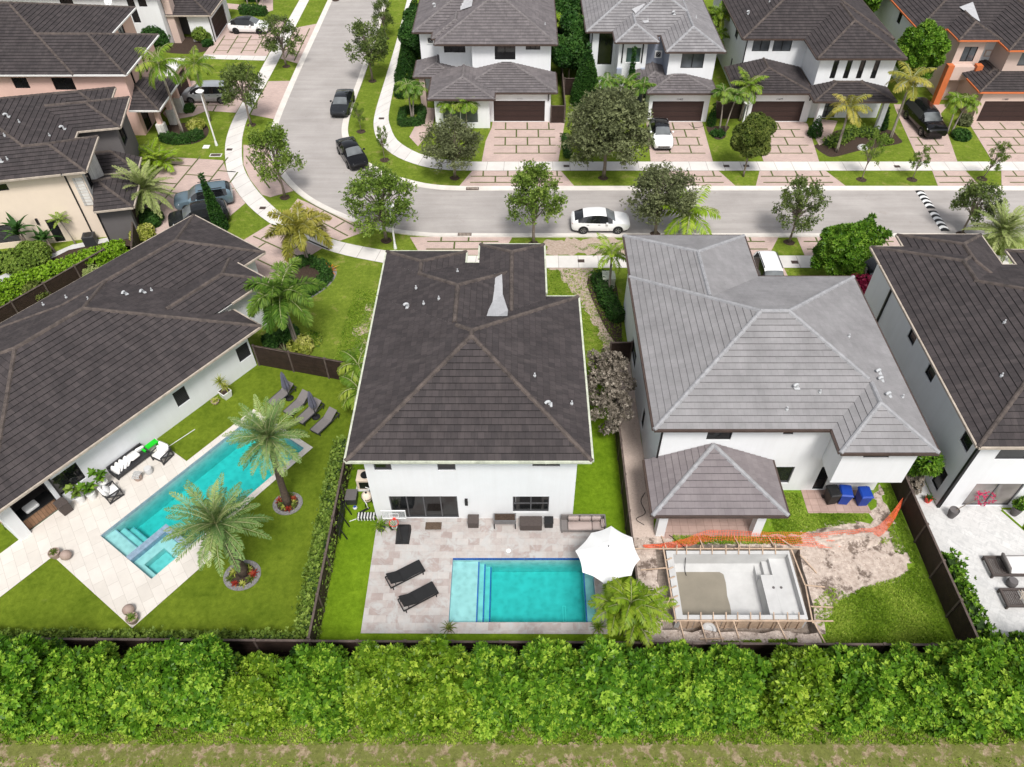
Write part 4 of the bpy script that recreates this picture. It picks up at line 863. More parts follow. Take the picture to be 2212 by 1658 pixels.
HEDGE = [(-24.6, 1.0, 1.02, 'bright hedge shrub at the left edge below the diagonal lawn'), (-21.9, 1.1, 1.12, 'tall hedge shrub hiding the fence left of the deck corner'), (-19.3, 1.0, 0.95, 'hedge shrub directly below the pointed corner of the limestone deck'), (-16.6, 1.05, 0.93, 'hedge shrub below the fence, left of the leaning palm ring'),
 (-14.0, .98, 1.05, 'hedge shrub below the round pebble ring of the bigger palm'), (-11.5, .95, 0.84, 'low hedge shrub just left of the fence corner between the pool yards'), (-8.9, 1.02, 0.98, 'hedge shrub below the strip of bright turf right of the fence corner'), (-6.2, 1.0, 0.90, 'yellowish hedge shrub below the left edge of the stone patio'),
 (-3.6, 1.06, 1.08, 'hedge shrub below the small spiky pot plant at the pool corner'), (-1.1, .98, 0.98, 'hedge shrub below the pale shelf of the rectangular pool'), (1.5, 1.0, 0.95, 'hedge shrub below the deep end of the rectangular pool'), (4.2, 1.08, 1.07, 'dark hedge shrub below the lime areca palm clump'),
 (6.9, 1.0, 0.90, 'hedge shrub below the left end of the concrete pool shell'), (9.6, 1.02, 0.86, 'hedge shrub below the round concrete sump'), (12.3, .98, 1.00, 'hedge shrub below the bench end of the concrete pool shell'), (15.0, 1.03, 0.92, 'hedge shrub below the torn grass corner of the dirt yard'), (17.6, .95, 0.82, 'sunken hedge shrub below the green corner of the right yard'),
 (20.1, 1.1, 1.10, 'tall pale hedge shrub below the corner where the right fences meet'), (22.9, 1.0, 0.94, 'hedge shrub below the leafy border of the marble patio'), (25.4, 1.05, 1.06, 'hedge shrub at the right edge below the marble patio')]
tints = [M['leafhedge'], leafmat('yellow_hedge_leaves', (.05, .11, .005), (.15, .265, .016), (.36, .48, .055), .3, .35), leafmat('deep_hedge_leaves', (.03, .095, .006), (.11, .25, .016), (.3, .46, .05), .3, .35)]
for i, (x, w, hh, lab) in enumerate(HEDGE):
    w *= 1.02; t = thing('hedge_shrub', lab, 'shrub', (x, 13.62+.12*math.sin(i*2.1), 0), R(180)*(i % 2)+.15*math.sin(i*1.7), 'row of hedge shrubs along the rear fence', (w, w, hh*.93))
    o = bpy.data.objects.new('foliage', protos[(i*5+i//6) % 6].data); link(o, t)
    if i in (5, 7, 8, 14): o.data = o.data.copy(); o.data.materials[0] = tints[1]
    if i in (0, 1, 4, 11, 19): o.data = o.data.copy(); o.data.materials[0] = tints[2]
    trunk_obj(t, 1.8, .07)
for p in protos: bpy.data.objects.remove(p)
for x, y, lab in ((-10.15, 15.25, 'dark climbing twig by the fence corner'), (1.0, 15.2, 'dark weedy sapling poking above the fence below the pool'), (15.5, 15.1, 'small dark weed growing against the fence below the dirt yard')):
    t = thing('sapling', lab, 'shrub', (x, y, 0)); leafy([((.1, 0, 1.0), .3), ((-.2, .1, 1.5), .28), ((.15, .05, 1.9), .25), ((-.1, 0, .6), .3)], 40, 5, .16, .04, M['leafdark'], int(x*7)+200, parent=t); trunk_obj(t, 1.7, .03)

# ---- street trees
def oak_proto(seed, m, n=40, leaf=.2, cl=.46, dens=52, droop=0, flat=.8):
    """canonical tree 6 m high, crown 5 m wide, from 1.9 m up"""
    rng = np.random.default_rng(seed); rnd = random.Random(seed); mb = MB(); pts = []
    mb.tube([(0, 0, -.05), (.04, .02, .9), (0, .05, 1.9), (.06, .02, 2.8)], [.13, .1, .085, .06], 7)
    for k in range(n):
        z = rng.uniform(0, 1)**.85; a = k*2.399+rng.uniform(-.4, .4); rr = (1-((z-.35)/.75)**2 if abs(z-.35) < .75 else .05)**.5*rng.uniform(.35, 1)*2.15
        pts.append((rr*math.cos(a), rr*math.sin(a), 2.2+3.5*z-droop*rr*.35))
    P, D, K = [], [], []
    for k, p in enumerate(pts):
        s = (0, 0, rnd.uniform(1.6, 2.9)); mid = (p[0]*.45, p[1]*.45, s[2]+(p[2]-s[2])*.6+.15); mb.tube([s, mid, p], [.04, .026, .012], 5, cap=False)
        c = int(dens*rnd.uniform(.5, 1.4)); q = rng.normal(size=(c, 3))*cl*.55; q[:, 2] *= flat; ok = np.linalg.norm(q, axis=1) < cl*1.5; q = q[ok]
        P.append(q+np.array(p)); K.append(np.full(len(q), rng.normal(0, .13))); dd = unit(q+rng.normal(0, .35, q.shape)+np.array([0, 0, .1-droop])); D.append(dd)
    P = np.concatenate(P); D = np.concatenate(D); K = np.concatenate(K)
    V = rosettes(P, D, 4, leaf, leaf*.22, rng, 20, 75); t = np.repeat(.5+K+rng.normal(0, .16, len(P)), 4)+rng.normal(0, .1, len(P)*4)
    return mb, V, t, m
OAK = {}
for k, a in {'a': (1, 'leafoak'), 'b': (2, 'leafoak'), 'c': (3, 'leafoak2'), 'd': (4, 'leafoak2', 54), 'w': (5, 'leafgrey', 60, .19, .5, 60, .35), 'big': (6, 'leafgrey', 90, .19, .5, 74, .05), 'thin': (7, 'leafoak2', 30, .22, .34, 34)}.items():
    mb, V, t, m = oak_proto(*a); tr = mb.build('trunk', M['bark'], None, True); cr = npmesh('crown', V, t, M[m]); OAK[k] = (tr.data, cr.data); bpy.data.objects.remove(tr); bpy.data.objects.remove(cr)
TG = 'young shade trees along the street'
def oak(k, x, y, w, h, lab, rz=0, mul=True, lean=0):
    t = thing('street_tree', lab, 'tree', (x, y, 0), 0, TG); s = (w/5, w/5, h/6)
    for nm, d in zip(('trunk', 'crown'), OAK[k]): o = link(bpy.data.objects.new(nm, d), t); o.scale = s; o.rotation_euler = (0, lean, rz)
    if mul:
        mb = MB(); mb.add([(0, 0, .07)]+[(random.Random(k2).uniform(.38, .5)*math.cos(k2*.524), random.Random(k2).uniform(.38, .5)*math.sin(k2*.524), .02) for k2 in range(12)], [(0, 1+i, 1+(i+1) % 12) for i in range(12)]); mb.build('mulch_ring', M['mulch'], t)
oak('a', -15.43, 89.6, 3.0, 4.4, 'small dark tree in the verge near the top of the road')
oak('b', -15.48, 78.64, 5.2, 6.2, 'full tree in the grass verge behind the grey car on the bend', 1)
oak('a', -25.36, 82.21, 4.9, 5.2, 'airy tree over the driveway in front of the white garage house', 2)
oak('b', -25.98, 69.09, 4.7, 6.2, 'dark tree hanging over the silver van beside the pavement', 3)
oak('c', -20.03, 56.36, 5.0, 6.4, 'loose green tree on the paved outer side of the bend', .5)
oak('d', -10.58, 50.12, 6.0, 6.1, 'broad green tree next to the white lamp post above the diagonal bend', 1.5)
oak('thin', -15.14, 67.8, 1.5, 3.0, 'thin wispy sapling in the verge beside the grey car', 0)
oak('thin', -12.22, 62.53, 1.5, 3.5, 'slim upright sapling between the kerb and the curved pavement', 2)
oak('w', -5.65, 59.48, 5.7, 5.4, 'drooping grey-green tree in front of the palms of the tower house', 0)
oak('big', 7.5, 59.48, 7.6, 7.7, 'largest rounded grey-green tree standing left of the white car in its drive', 0)
oak('c', 1.22, 49.68, 5.6, 6.7, 'ragged green tree in the near verge left of the white crossover', 2.6)
oak('w', 11.06, 51.01, 5.8, 6.0, 'thin brownish tree rising behind the light grey roof', 2)
oak('thin', 30.3, 59.21, 2.2, 4.6, 'leaning young tree with light leaves left in the long verge', 1, lean=.12)
oak('thin', 34.77, 59.21, 1.8, 3.3, 'very small young tree right of the leaning one in the long verge', 3)
oak('thin', 41.01, 59.35, 2.2, 4.0, 'leaning sapling in the small verge at the far right', 5, lean=.2)
oak('a', 21.61, 49.9, 4.2, 5.6, 'sparse tree in the dry grass triangle left of the big ficus', 4)
oak('b', 35.84, 51.01, 4.1, 4.9, 'bushy dark tree beside the striped speed hump', 2)
oak('c', -23.2, 101.5, 4, 6, 'tree whose trunk stands in the verge at the top edge of the photo', 2)
# dense trees
t = thing('street_tree', 'dense olive-green lollipop tree between the two brown garage drives', 'tree', (19.96, 59.75, 0), 0, TG)
rng = np.random.default_rng(5); leafy([((0, 0, 3.2), 1.1), ((0, 0, 4.3), 1.15), ((.1, 0, 5.1), .75)]+[((1.15*math.cos(a), 1.15*math.sin(a), z), .55) for a, z in zip(rng.uniform(0, 6.28, 14), rng.uniform(2.6, 5, 14))], 55, 6, .17, .045, M['leafolive'], 8, name='crown', parent=t); trunk_obj(t, 2.6, .09)
def bushtree(name, lab, x, y, lumps, m, seed, dens=34, nl=7, L=.22, W=.06, th=2.2, tr=.12, cat='tree'):
    t = thing(name, lab, cat, (x, y, 0)); leafy(lumps, dens, nl, L, W, M[m], seed, name='crown', parent=t); trunk_obj(t, th, tr); return t
def cloud(cx, cy, cz, rx, ry, rz, n, r, seed):
    rng = np.random.default_rng(seed); d = unit(rng.normal(size=(n, 3))); f = rng.uniform(.55, 1, (n, 1)); q = d*f*np.array([rx, ry, rz])+np.array([cx, cy, cz]); return [(tuple(p), r*rng.uniform(.7, 1.25)) for p in q]
def plumes(seed, n=58):
    """a wind-combed crown: tapering plumes that all lean up and to the right"""
    rng = np.random.default_rng(seed); out = [((-.7, -.1, 2.4), 1.25), ((-.2, .1, 3.4), 1.0)]
    for k in range(n):
        d = unit(rng.normal(size=3)); p = d*np.array([1.9, 1.6, 2.0])*rng.uniform(.45, .95)+np.array([-.75, -.1, 2.75]); L = rng.uniform(.5, 1.5)*(1+.5*d[0]); w = unit(np.array([.72, .25, .55])+rng.normal(0, .16, 3))
        for j in range(5): out.append((tuple(p+w*L*j/4), (.46-.075*j)*rng.uniform(.85, 1.15)))
    return [l for l in out if l[0][2] > .4]
bushtree('ficus_tree', 'large dense bright green tree between the two grey and dark roofed front yards', 24.3, 45.0, plumes(4), 'leaficus', 21, 30, 8, .24, .042)
bushtree('leafy_tree', 'bright leafy tree filling the gap left of the orange-trimmed house', 39.6, 73.8, cloud(-.6, -.2, 5.3, 2.3, 2.0, 2.3, 74, .5, 9)+[((-.6, 0, 5.2), 1.4)], 'leaficus', 22, 24, 8, .3, .065)
bushtree('garden_tree', 'dark leafy tree between the tower house and the conical shrub', 5.3, 78.5, cloud(0, 0, 4.0, 1.5, 2.5, 2.2, 26, .8, 12), 'leafdark', 23, 30, L=.3, W=.09)
bushtree('garden_tree', 'dark green tree mass beyond the tower house at the top edge', 5.6, 86, cloud(0, 0, 4.2, 1.6, 3.5, 2.4, 28, .9, 13), 'leafdark', 24, 26, L=.3, W=.09)
bushtree('garden_tree', 'shadowed tree beside the left wall of the tower house', -11.3, 84, cloud(0, 0, 2.6, .9, 3.5, 2.0, 24, .8, 14), 'leafdark', 25, 26)
bushtree('garden_tree', 'leafy tree top just beyond the four-window house at the top edge', 37.7, 88, cloud(0, 0, 5, 1.2, 2.5, 2.0, 20, .8, 15), 'leaficus', 26, 26)
bushtree('hillside_tree', 'green treetop behind the white house in the top left corner', -61, 92, cloud(0, 0, 5, 2.5, 2.5, 2.5, 24, .9, 16), 'leaficus', 27, 24)
bushtree('silver_bush', 'silvery grey-leaved shrub squeezed between the dark-roofed house and the gravel path', 5.1, 31.3, cloud(.25, .2, 2.6, 1.5, 3.3, 1.7, 64, .3, 6), 'leafsilver', 28, 19, 6, .17, .036, 1.5, .06, 'shrub')
bushtree('shade_shrub', 'leafy shrub growing in the narrow gap beside the marble patio wall', 22.6, 26.6, cloud(.1, 0, 2.6, .7, 1.0, 1.3, 12, .5, 7), 'leaficus', 29, 26, 8, .3, .045, 2, .04, 'shrub')
bushtree('bougainvillea', 'purple flowering bush under the big bright tree next to the dark roof', 24.6, 42.4, cloud(0, 0, 1.3, .8, .8, 1.1, 10, .5, 8), 'leafpink', 30, 22, 5, .14, .05, 1, .04, 'shrub')

# ---- conifers and clipped plants
def cone(name, lab, x, y, h, r, m, seed, group=None, dens=60, L=.13):
    t = thing(name, lab, 'shrub', (x, y, 0), 0, group); n = max(5, int(h/.28)); lumps = [((0, 0, z), max(.1, r*(1-(z/h)**1.25)*(.75+.25*min(1, z/.5)))) for z in np.linspace(.15, h*.97, n)]
    leafy(lumps, dens, 6, L, L*.2, M[m], seed, parent=t, lo=5, hi=50); trunk_obj(t, h*.5, .05); return t
CG = 'conical shrubs along the side of the tower house'
for i, (x, y, h, r, lab) in enumerate([(-11.9, 75.3, 2.4, 1.0, 'nearest conical shrub in the row, partly behind the manila palm'), (-12.0, 78.3, 3.0, 1.15, 'plump conical shrub, second from the palm in the row'), (-12.0, 81.8, 3.1, 1.15, 'conical shrub in the middle of the row by the pavement'), (-12.1, 85.6, 3.1, 1.15, 'conical shrub second from the top edge of the row'), (-12.2, 89.8, 3.2, 1.15, 'conical shrub close to the top edge beside the pavement'), (-12.3, 94.0, 3.2, 1.15, 'farthest conical shrub at the very top of the row')]): cone('conical_shrub', lab, x, y, h, r, 'leafdark', 50+i, CG, 44)
cone('juniper', 'broad pointed conifer left of the three palms by the blue-grey house', 6.75, 73.6, 6.0, 1.45, 'leafdark', 61, dens=40, L=.2)
cone('cypress', 'thin dark cypress spire rising among palms before the greenish window', 11.1, 73.1, 5.9, .42, 'leafdark', 62, L=.18)
t = cone('cypress', 'tall slim columnar cypress leaning over the two parked SUVs', -24.15, 51.7, 5.1, .52, 'leafdark', 63, L=.2); t.rotation_euler = (0, -.05, 0)
cone('topiary', 'rounded clipped bush on the paving beside the garage of the four-window house', 28.2, 67.0, 1.9, .75, 'leafdark', 64)
cone('topiary', 'clipped dark column bush at the right of the entry porch', 35.0, 68.3, 2.2, .6, 'leafdark', 65)
cone('topiary', 'narrow dark bush against the garage wall right of the white car', 18.7, 69.0, 2.2, .45, 'leafdark', 66)
def ball(name, lab, x, y, r, h, m, seed, dens=60, nl=6, L=.12, W=.035, group=None):
    t = thing(name, lab, 'shrub', (x, y, 0), 0, group); rng = np.random.default_rng(seed); lumps = [((0, 0, h*.5), min(r, h*.55))]+[((r*.6*math.cos(a), r*.6*math.sin(a), h*.5*f), min(r, h)*.5) for a, f in zip(np.arange(6)*1.047+rng.uniform(0, 1), rng.uniform(.6, 1.2, 6))]
    leafy(lumps, dens, nl, L, W, M[m], seed, parent=t); return t
def boxhedge(name, lab, path, w, h, m, seed, dens=42, nl=6, L=.16, W=.045, closed=False, group=None, jit=.06):
    """a clipped or loose hedge along a path: leaves over its top and sides"""
    rng = np.random.default_rng(seed); o = path[0]; t = thing(name, lab, 'hedge', (o[0], o[1], 0), 0, group); P, N = [], []
    segs = list(zip(path, path[1:]+([path[0]] if closed else [])))[:len(path) if closed else len(path)-1]
    for a, b in segs:
        a = np.array(a)-o; b = np.array(b)-o; L_ = np.linalg.norm(b-a); d = (b-a)/L_; s = np.array([-d[1], d[0]])
        for kind, A in (('t', w*L_), ('l', h*L_), ('r', h*L_), ('e', w*h)):
            n = int(A*dens)+2; u = rng.uniform(-.02, 1.02, n)*L_
            if kind == 't': q, z, nn = rng.uniform(-w/2, w/2, n), np.full(n, h), np.array([0, 0, 1.])
            elif kind == 'e': q, z, nn, u = rng.uniform(-w/2, w/2, n), rng.uniform(.05, h, n), np.array([*-d, .2]), np.where(rng.random(n) < .5, 0, L_)
            else: sg = 1 if kind == 'l' else -1; q, z, nn = np.full(n, sg*w/2), rng.uniform(.05, h, n), np.array([s[0]*sg, s[1]*sg, .25])
            wob = .5+.5*np.sin(u*2.1+seed)*np.sin(u*.83+seed*2)
            p = np.stack([a[0]+d[0]*u+s[0]*q, a[1]+d[1]*u+s[1]*q, z*(1-jit*1.2*wob)], 1)+rng.normal(0, jit, (n, 3)); P.append(p); N.append(unit(nn+rng.normal(0, .35, (n, 3))))
    P = np.concatenate(P); N = np.concatenate(N); V = rosettes(P, N, nl, L, W, rng); tt = np.repeat(.55+rng.normal(0, .17, len(P)), nl)+rng.normal(0, .1, len(P)*nl)
    npmesh('foliage', V, tt, M[m], t)
    mb = MB()
    for a, b in segs:
        a = Vector((a[0]-o[0], a[1]-o[1], h*.44)); b = Vector((b[0]-o[0], b[1]-o[1], h*.44)); mb.bar(a, b, w*.8, h*.86)
    mb.build('branches', M['leafcore'], t); return t
M['leafcore'] = mat('hedge_twigs', (.025, .055, .01), .9, .4, 6, 20, .8, .05)
boxhedge('clipped_hedge', 'long bright clipped hedge between the cream house and the diagonal roof', [(-39.6, 40.6), (-30.3, 47.6)], 1.35, 1.6, 'leafclip', 71, 60, 7, .17, .05)
boxhedge('vine_hedge', 'leafy green hedge along the long fence between the two pool yards', [(-10.42, 16.7), (-10.4, 21), (-10.42, 25.5), (-10.4, 28.5)], .62, 1.55, 'leafoak2', 72, 85, 7, .15, .045, jit=.1)
boxhedge('low_hedge', 'low leafy hedge on the lawn side of the rear fence in the left yard', [(-28, 16.5), (-19, 16.45), (-10.6, 16.45)], .55, .8, 'leafoak2', 73, 80, 7, .16, .045, jit=.1)
boxhedge('box_hedge', 'square clipped box hedge around the manila palm', [(-11.4, 68.9), (-9.5, 69.2), (-9.5, 71.7), (-11.4, 71.4)], .6, .7, 'leafdark', 74, 80, 6, .1, .03, closed=True, jit=.03)
boxhedge('clipped_hedge', 'curved dark clipped hedge under the tall palms of the pink house', [(-33.6, 66.2), (-32.2, 65.6), (-30.9, 65.9), (-30.2, 66.9)], .9, .75, 'leafdark', 75, 70, 6, .11, .03, jit=.03)
boxhedge('clipped_hedge', 'clipped hedge curling round the pebble bed beside the left lawn', [(-17.3, 46.8), (-16.2, 47.3), (-14.8, 46.4), (-14.4, 45.2), (-15.0, 44.0), (-15.8, 43.2)], .7, .6, 'leafdark', 76, 60, 6, .13, .04, jit=.05)
boxhedge('clipped_hedge', 'dark clipped hedge below the utility box beside the bare earth track', [(6.0, 45.2), (6.4, 42.6), (7.1, 40.3)], .95, .8, 'leafdark', 77, 60, 6, .13, .04)
boxhedge('patio_hedge', 'leafy border of glossy shrubs along the marble patio fence', [(22.55, 20.9), (22.5, 18.9), (22.55, 16.8)], .6, 1.35, 'leaficus', 78, 36, 7, .2, .06, jit=.14)
boxhedge('patio_hedge', 'low leafy shrubs along the rear edge of the marble patio', [(22.9, 16.35), (27, 16.3)], .6, .8, 'leaficus', 79, 36, 7, .2, .06, jit=.14)
boxhedge('clipped_hedge', 'rectangular dark hedge beside the white car in the top left corner', [(-34.0, 97.3), (-30.9, 96.7)], 1.1, .9, 'leafdark', 80, 50, 6, .15, .04)
boxhedge('clipped_hedge', 'dark hedge strip near the path at the top left edge', [(-34.5, 101.5), (-32.8, 101.5)], 1.2, 1.0, 'leafdark', 81, 50, 6, .15, .04)
boxhedge('clipped_hedge', 'short clipped hedge at the left edge of the big grey-green tree', [(4.4, 66.4), (4.5, 62.8)], .5, .6, 'leafdark', 82, 60, 6, .12, .035)
boxhedge('planting', 'light green clipped mounds in the curved bed of the four-window house', [(28.9, 65.0), (30.3, 65.9), (31.8, 67.2), (34.2, 67.0)], 1.0, .65, 'leafoak2', 83, 50, 6, .15, .04, jit=.12)
for i, a in enumerate([('round_shrub', 'dark clipped ball bush right beside the green-shafted palm', -15.9, 38.6, .62, 1.15, 'leafdark'), ('croton', 'yellow variegated shrub at the foot of the green-shafted palm', -14.85, 37.55, .75, .8, 'leafyellow'), ('low_shrub', 'grassy green clump beside the yellow variegated shrub', -14.3, 38.3, .6, .6, 'frond'), ('low_shrub', 'dark shrub at the diagonal house corner behind the brown fence', -17.0, 38.2, .6, .7, 'leafdark'),
  ('low_shrub', 'yellow-leaved shrub behind the tall palms of the pink house', -31.1, 68.4, .75, .9, 'leafyellow'), ('low_shrub', 'dark low shrub in front of the silver van', -33.0, 72.0, .55, .6, 'leafdark'), ('garden_bush', 'yellow-green bush against the white garage wall in the top left', -36.3, 89.2, 1.1, 1.7, 'leafoak2'), ('garden_bush', 'dark palm-like bush in the corner of the tall-windowed white house', -41.0, 87.2, 1.4, 2.2, 'leafdark'), ('groundcover_bush', 'yellow and green groundcover bush beside the grey garage wall', -30.2, 50.6, 1.0, .8, 'leafyellow'), ('groundcover_bush', 'dark bush under the pale date palm', -30.3, 52.6, 1.1, .9, 'leafdark'),
  ('feathery_bush', 'feathery light green bush behind the clipped hedge at the left edge', -37.6, 46.8, 1.6, 1.6, 'leafoak2'), ('round_shrub', 'small olive bush between the brown fence and the diagonal roof', -34.9, 42.6, .8, 1.7, 'leafolive'), ('pale_shrub', 'pale green shrub peeping out beside the diagonal roof edge', -32.2, 45.4, .7, 1.2, 'frondpale'), ('garden_bush', 'shadowed bush at the far left edge below the cream house', -40.5, 46.5, 1.2, 1.4, 'leafdark'),
  ('groundcover_bush', 'round patch of low green groundcover in the small bed right of the white car', 19.0, 67.2, .8, .35, 'leafdark'), ('low_shrub', 'bright shrubs peeping out at the left front corner of the dark-roofed centre house', -9.1, 41.5, .55, 1.3, 'frondlime'), ('low_shrub', 'lime shrub peeping out right of the centre house front wing', 2.6, 40.6, .6, 1.3, 'frondlime'), ('low_shrub', 'low shrub under the twin palms by the black SUV', 42.0, 66.6, .8, .7, 'leafdark'), ('low_shrub', 'variegated shrub by the orange house garage wall', 43.4, 69.3, .6, .9, 'leafgrey'), ('low_shrub', 'tufted shrub in the curved bed next to the leaning palm trunk', 34.6, 65.9, .7, .5, 'leafoak2'), ('low_shrub', 'dark shrub along the white garage wall foot in the top left', -35.5, 87.8, .6, .5, 'leafdark')]): ball(*a, 90+i, 50, 7, .17, .045)

# ---- palms
def frond_set(nf, length, nl, ll, lw, e0, e1, droop, rng, side=62, plum=0, arch=1.25, hang=.1, age=0, tw=.0):
    """fronds as curved ribs with paired leaflets; e0..e1 start elevations (degrees)"""
    Vs, Ts = [], []; mb = MB()
    for f in range(nf):
        k = (f+.5)/nf; az = f*2.399+rng.uniform(-.25, .25); el = math.radians(e1+(e0-e1)*(1-k)+rng.uniform(-7, 7)); Lf = length*rng.uniform(.88, 1.08); n = nl
        t = np.linspace(0, 1, n); e = el-math.radians(droop*rng.uniform(.8, 1.2))*t**arch; ds = Lf/n
        r = np.concatenate([[0], np.cumsum(np.cos(e[:-1])*ds)]); z = np.concatenate([[0], np.cumsum(np.sin(e[:-1])*ds)])
        az_t = az+tw*rng.uniform(-1, 1)*t**2; ca, sa = np.cos(az_t), np.sin(az_t); P = np.stack([r*ca, r*sa, z], 1)
        T = np.stack([np.cos(e)*ca, np.cos(e)*sa, np.sin(e)], 1); S = np.stack([-sa, ca, 0*t], 1); U = np.cross(T, S)*-1; U = np.where(U[:, 2:3] < 0, -U, U)
        mb.tube([tuple(p) for p in P[::max(1, n//7)]], list(np.linspace(.035, .008, len(P[::max(1, n//7)]))), 4, cap=False)
        prof = np.sin(np.pi*np.clip(.16+.8*t, 0, 1))**.75; st = max(1, int(n*.1)); base = .5+rng.normal(0, .12)+age*(k-.5)
        for sg in (-1, 1):
            for q in range(max(1, plum)):
                roll = (rng.uniform(-1.3, 1.3, (n, 1)) if plum else rng.uniform(-.1, .35, (n, 1)))
                a = math.radians(side)+rng.normal(0, .1, (n, 1)); D = unit(T*np.cos(a)+(S*sg*np.cos(roll)+U*np.sin(roll))*np.sin(a)+np.array([0, 0, -hang]))
                W = unit(np.cross(D, U+.01)); LL = ll*prof*rng.uniform(.85, 1.1, n); p0 = P+rng.normal(0, .01, P.shape)
                V = leafquads(p0[st:], D[st:], W[st:], LL[st:], np.full(n-st, lw)); V[:, 2, 2] -= LL[st:]*hang*1.2; Vs.append(V); Ts.append(base+rng.normal(0, .1, n-st)+.12*t[st:])
    return np.concatenate(Vs), np.concatenate(Ts), mb
PK = dict(queen=dict(nf=15, length=2.5, nl=36, ll=.62, lw=0.038, e0=80, e1=-25, droop=85, hang=.35), royal=dict(nf=14, length=2.75, nl=50, ll=.62, lw=0.038, e0=78, e1=-5, droop=105, plum=3, hang=.2), date=dict(nf=48, length=2.75, nl=46, ll=.42, lw=0.028, e0=86, e1=-28, droop=45, side=55, hang=.06),
 pale=dict(nf=52, length=2.55, nl=42, ll=.4, lw=0.035, e0=88, e1=-25, droop=52, side=52, hang=.08), areca=dict(nf=13, length=2.2, nl=28, ll=.62, lw=0.052, e0=86, e1=25, droop=80, side=52, hang=.22), manila=dict(nf=12, length=1.6, nl=26, ll=.5, lw=0.045, e0=75, e1=15, droop=110, hang=.3), coco=dict(nf=12, length=2.1, nl=30, ll=.55, lw=0.045, e0=78, e1=-10, droop=75, hang=.3), fern=dict(nf=16, length=1.5, nl=22, ll=.3, lw=0.044, e0=80, e1=5, droop=60, hang=.1))
PC = {}
def crown_mesh(kind, m, seed):
    key = (kind, m, seed)
    if key not in PC:
        rng = np.random.default_rng(seed); V, t, mb = frond_set(rng=rng, **PK[kind]); c = npmesh('crown', V, t, M[m]); r = mb.build('frond_ribs', M['crownshaft'], None); PC[key] = (c.data, r.data); bpy.data.objects.remove(c); bpy.data.objects.remove(r)
    return PC[key]
def palm(lab, x, y, h, kind, m, seed, scale=1, lean=(0, 0), tr=.12, bark='palmbark', shaft=0, group=None, name='palm_tree', stems=None, rz=0):
    t = thing(name, lab, 'palm', (x, y, 0), 0, group)
    for (sx, sy, sh, sl) in (stems or [(0, 0, h, lean)]):
        mb = MB(); hh = sh-shaft; ts = np.linspace(0, 1, 9); mb.tube([(sx+sl[0]*q**1.5, sy+sl[1]*q**1.5, hh*q) for q in ts], [tr*(1.25-.35*q if q < .15 else 1.05-.25*q) for q in ts], 9); mb.build('trunk', M[bark], t, True)
        top = (sx+sl[0], sy+sl[1], sh)
        if shaft: mb = MB(); mb.tube([(sx+sl[0], sy+sl[1], hh-.02), (sx+sl[0], sy+sl[1], hh+shaft*.4), (top[0], top[1], sh+.05)], [tr*1.05, tr*1.0, tr*.6], 9); mb.build('crown_shaft', M['crownshaft'], t, True)
        cd, rd = crown_mesh(kind, m, seed); c = link(bpy.data.objects.new('crown', cd), t); c.location = top; c.scale = (scale,)*3; c.rotation_euler = (0, 0, rz+sx*3+sh); r = link(bpy.data.objects.new('frond_ribs', rd), c)
    return t
palm('tall swaying palm with a pale trunk in the pink house bed', -31.88, 66.86, 6.9, 'queen', 'frond', 1, 1.15, (-.1, .2), .13)
palm('shorter palm right behind the tall one, close to the lamp post', -30.25, 69.9, 5.5, 'queen', 'frond', 2, .9, (.2, .1), .11)
palm('round pale date palm covering the paving beside the blue SUV', -30.3, 53.6, 2.5, 'pale', 'frondpale', 3, 1.05, tr=.22, bark='darkbark', name='date_palm')
palm('bright areca palm tucked against the cream house behind the pale date palm', -32.9, 61.2, .7, 'areca', 'frondlime', 4, 1.0, tr=.06, name='areca_palm', stems=[(0, 0, .7, (.1, 0)), (-.8, .3, .5, (-.2, 0)), (.8, -.2, .6, (.2, 0))])
palm('big palm with green shaft and bushy drooping fronds above the brown fence', -15.2, 37.75, 4.7, 'royal', 'fronddark', 5, 1.12, (-.1, 0), .17, shaft=1.2, name='foxtail_palm')
palm('yellowing palm at the left front lawn beside the pavement', -16.3, 47.2, 3.1, 'royal', 'frondyel', 6, 1.08, (0, .1), .15, shaft=.6, name='foxtail_palm')
palm('front date palm rising from the pebble ring beside the lap pool spa', -14.55, 20.4, 4.3, 'date', 'frondblue', 7, .95, (-.3, .3), .25, 'darkbark', name='date_palm')
palm('rear date palm leaning over the middle of the lap pool', -13.1, 24.75, 5.9, 'date', 'frondblue', 8, .86, (.25, .1), .2, 'darkbark', name='date_palm')
palm('lime areca palm clump in the corner beside the white umbrella', 5.3, 16.9, 2.6, 'areca', 'frondfresh', 9, .72, tr=.06, name='areca_palm', stems=[(0, 0, 3.2, (-.05, .1)), (.3, .1, 2.8, (.35, 0)), (-.25, .1, 2.5, (-.4, .1)), (.1, -.1, 2.1, (.15, -.15))])
palm('slim palm with drooping lime fronds beside the utility box', 6.7, 43.6, 3.6, 'coco', 'frondlime', 10, .85, (-.1, .1), .09)
palm('lime-tipped palm rising behind the light grey front roof', 13.3, 50.2, 2.5, 'coco', 'frondlime', 11, 1.45, (0, .1), .1)
palm('dark manila palm pair standing in the small bed right of the white car', 19.5, 68.2, 3.7, 'manila', 'fronddark', 12, .95, tr=.07, name='manila_palm', stems=[(-.1, 0, 3.7, (-.3, 0)), (.4, -.2, 3.4, (.5, .2))])
palm('pale-trunked palm behind the white lamp between the two garages', 21.75, 70.0, 3.6, 'coco', 'frond', 13, 1.05, (.1, 0), .12)
palm('manila palm growing inside the square box hedge', -10.5, 70.3, 3.2, 'manila', 'fronddark', 14, 1.0, tr=.08, name='manila_palm', stems=[(0, 0, 3.3, (-.1, 0)), (.15, .1, 3.0, (.35, .1))])
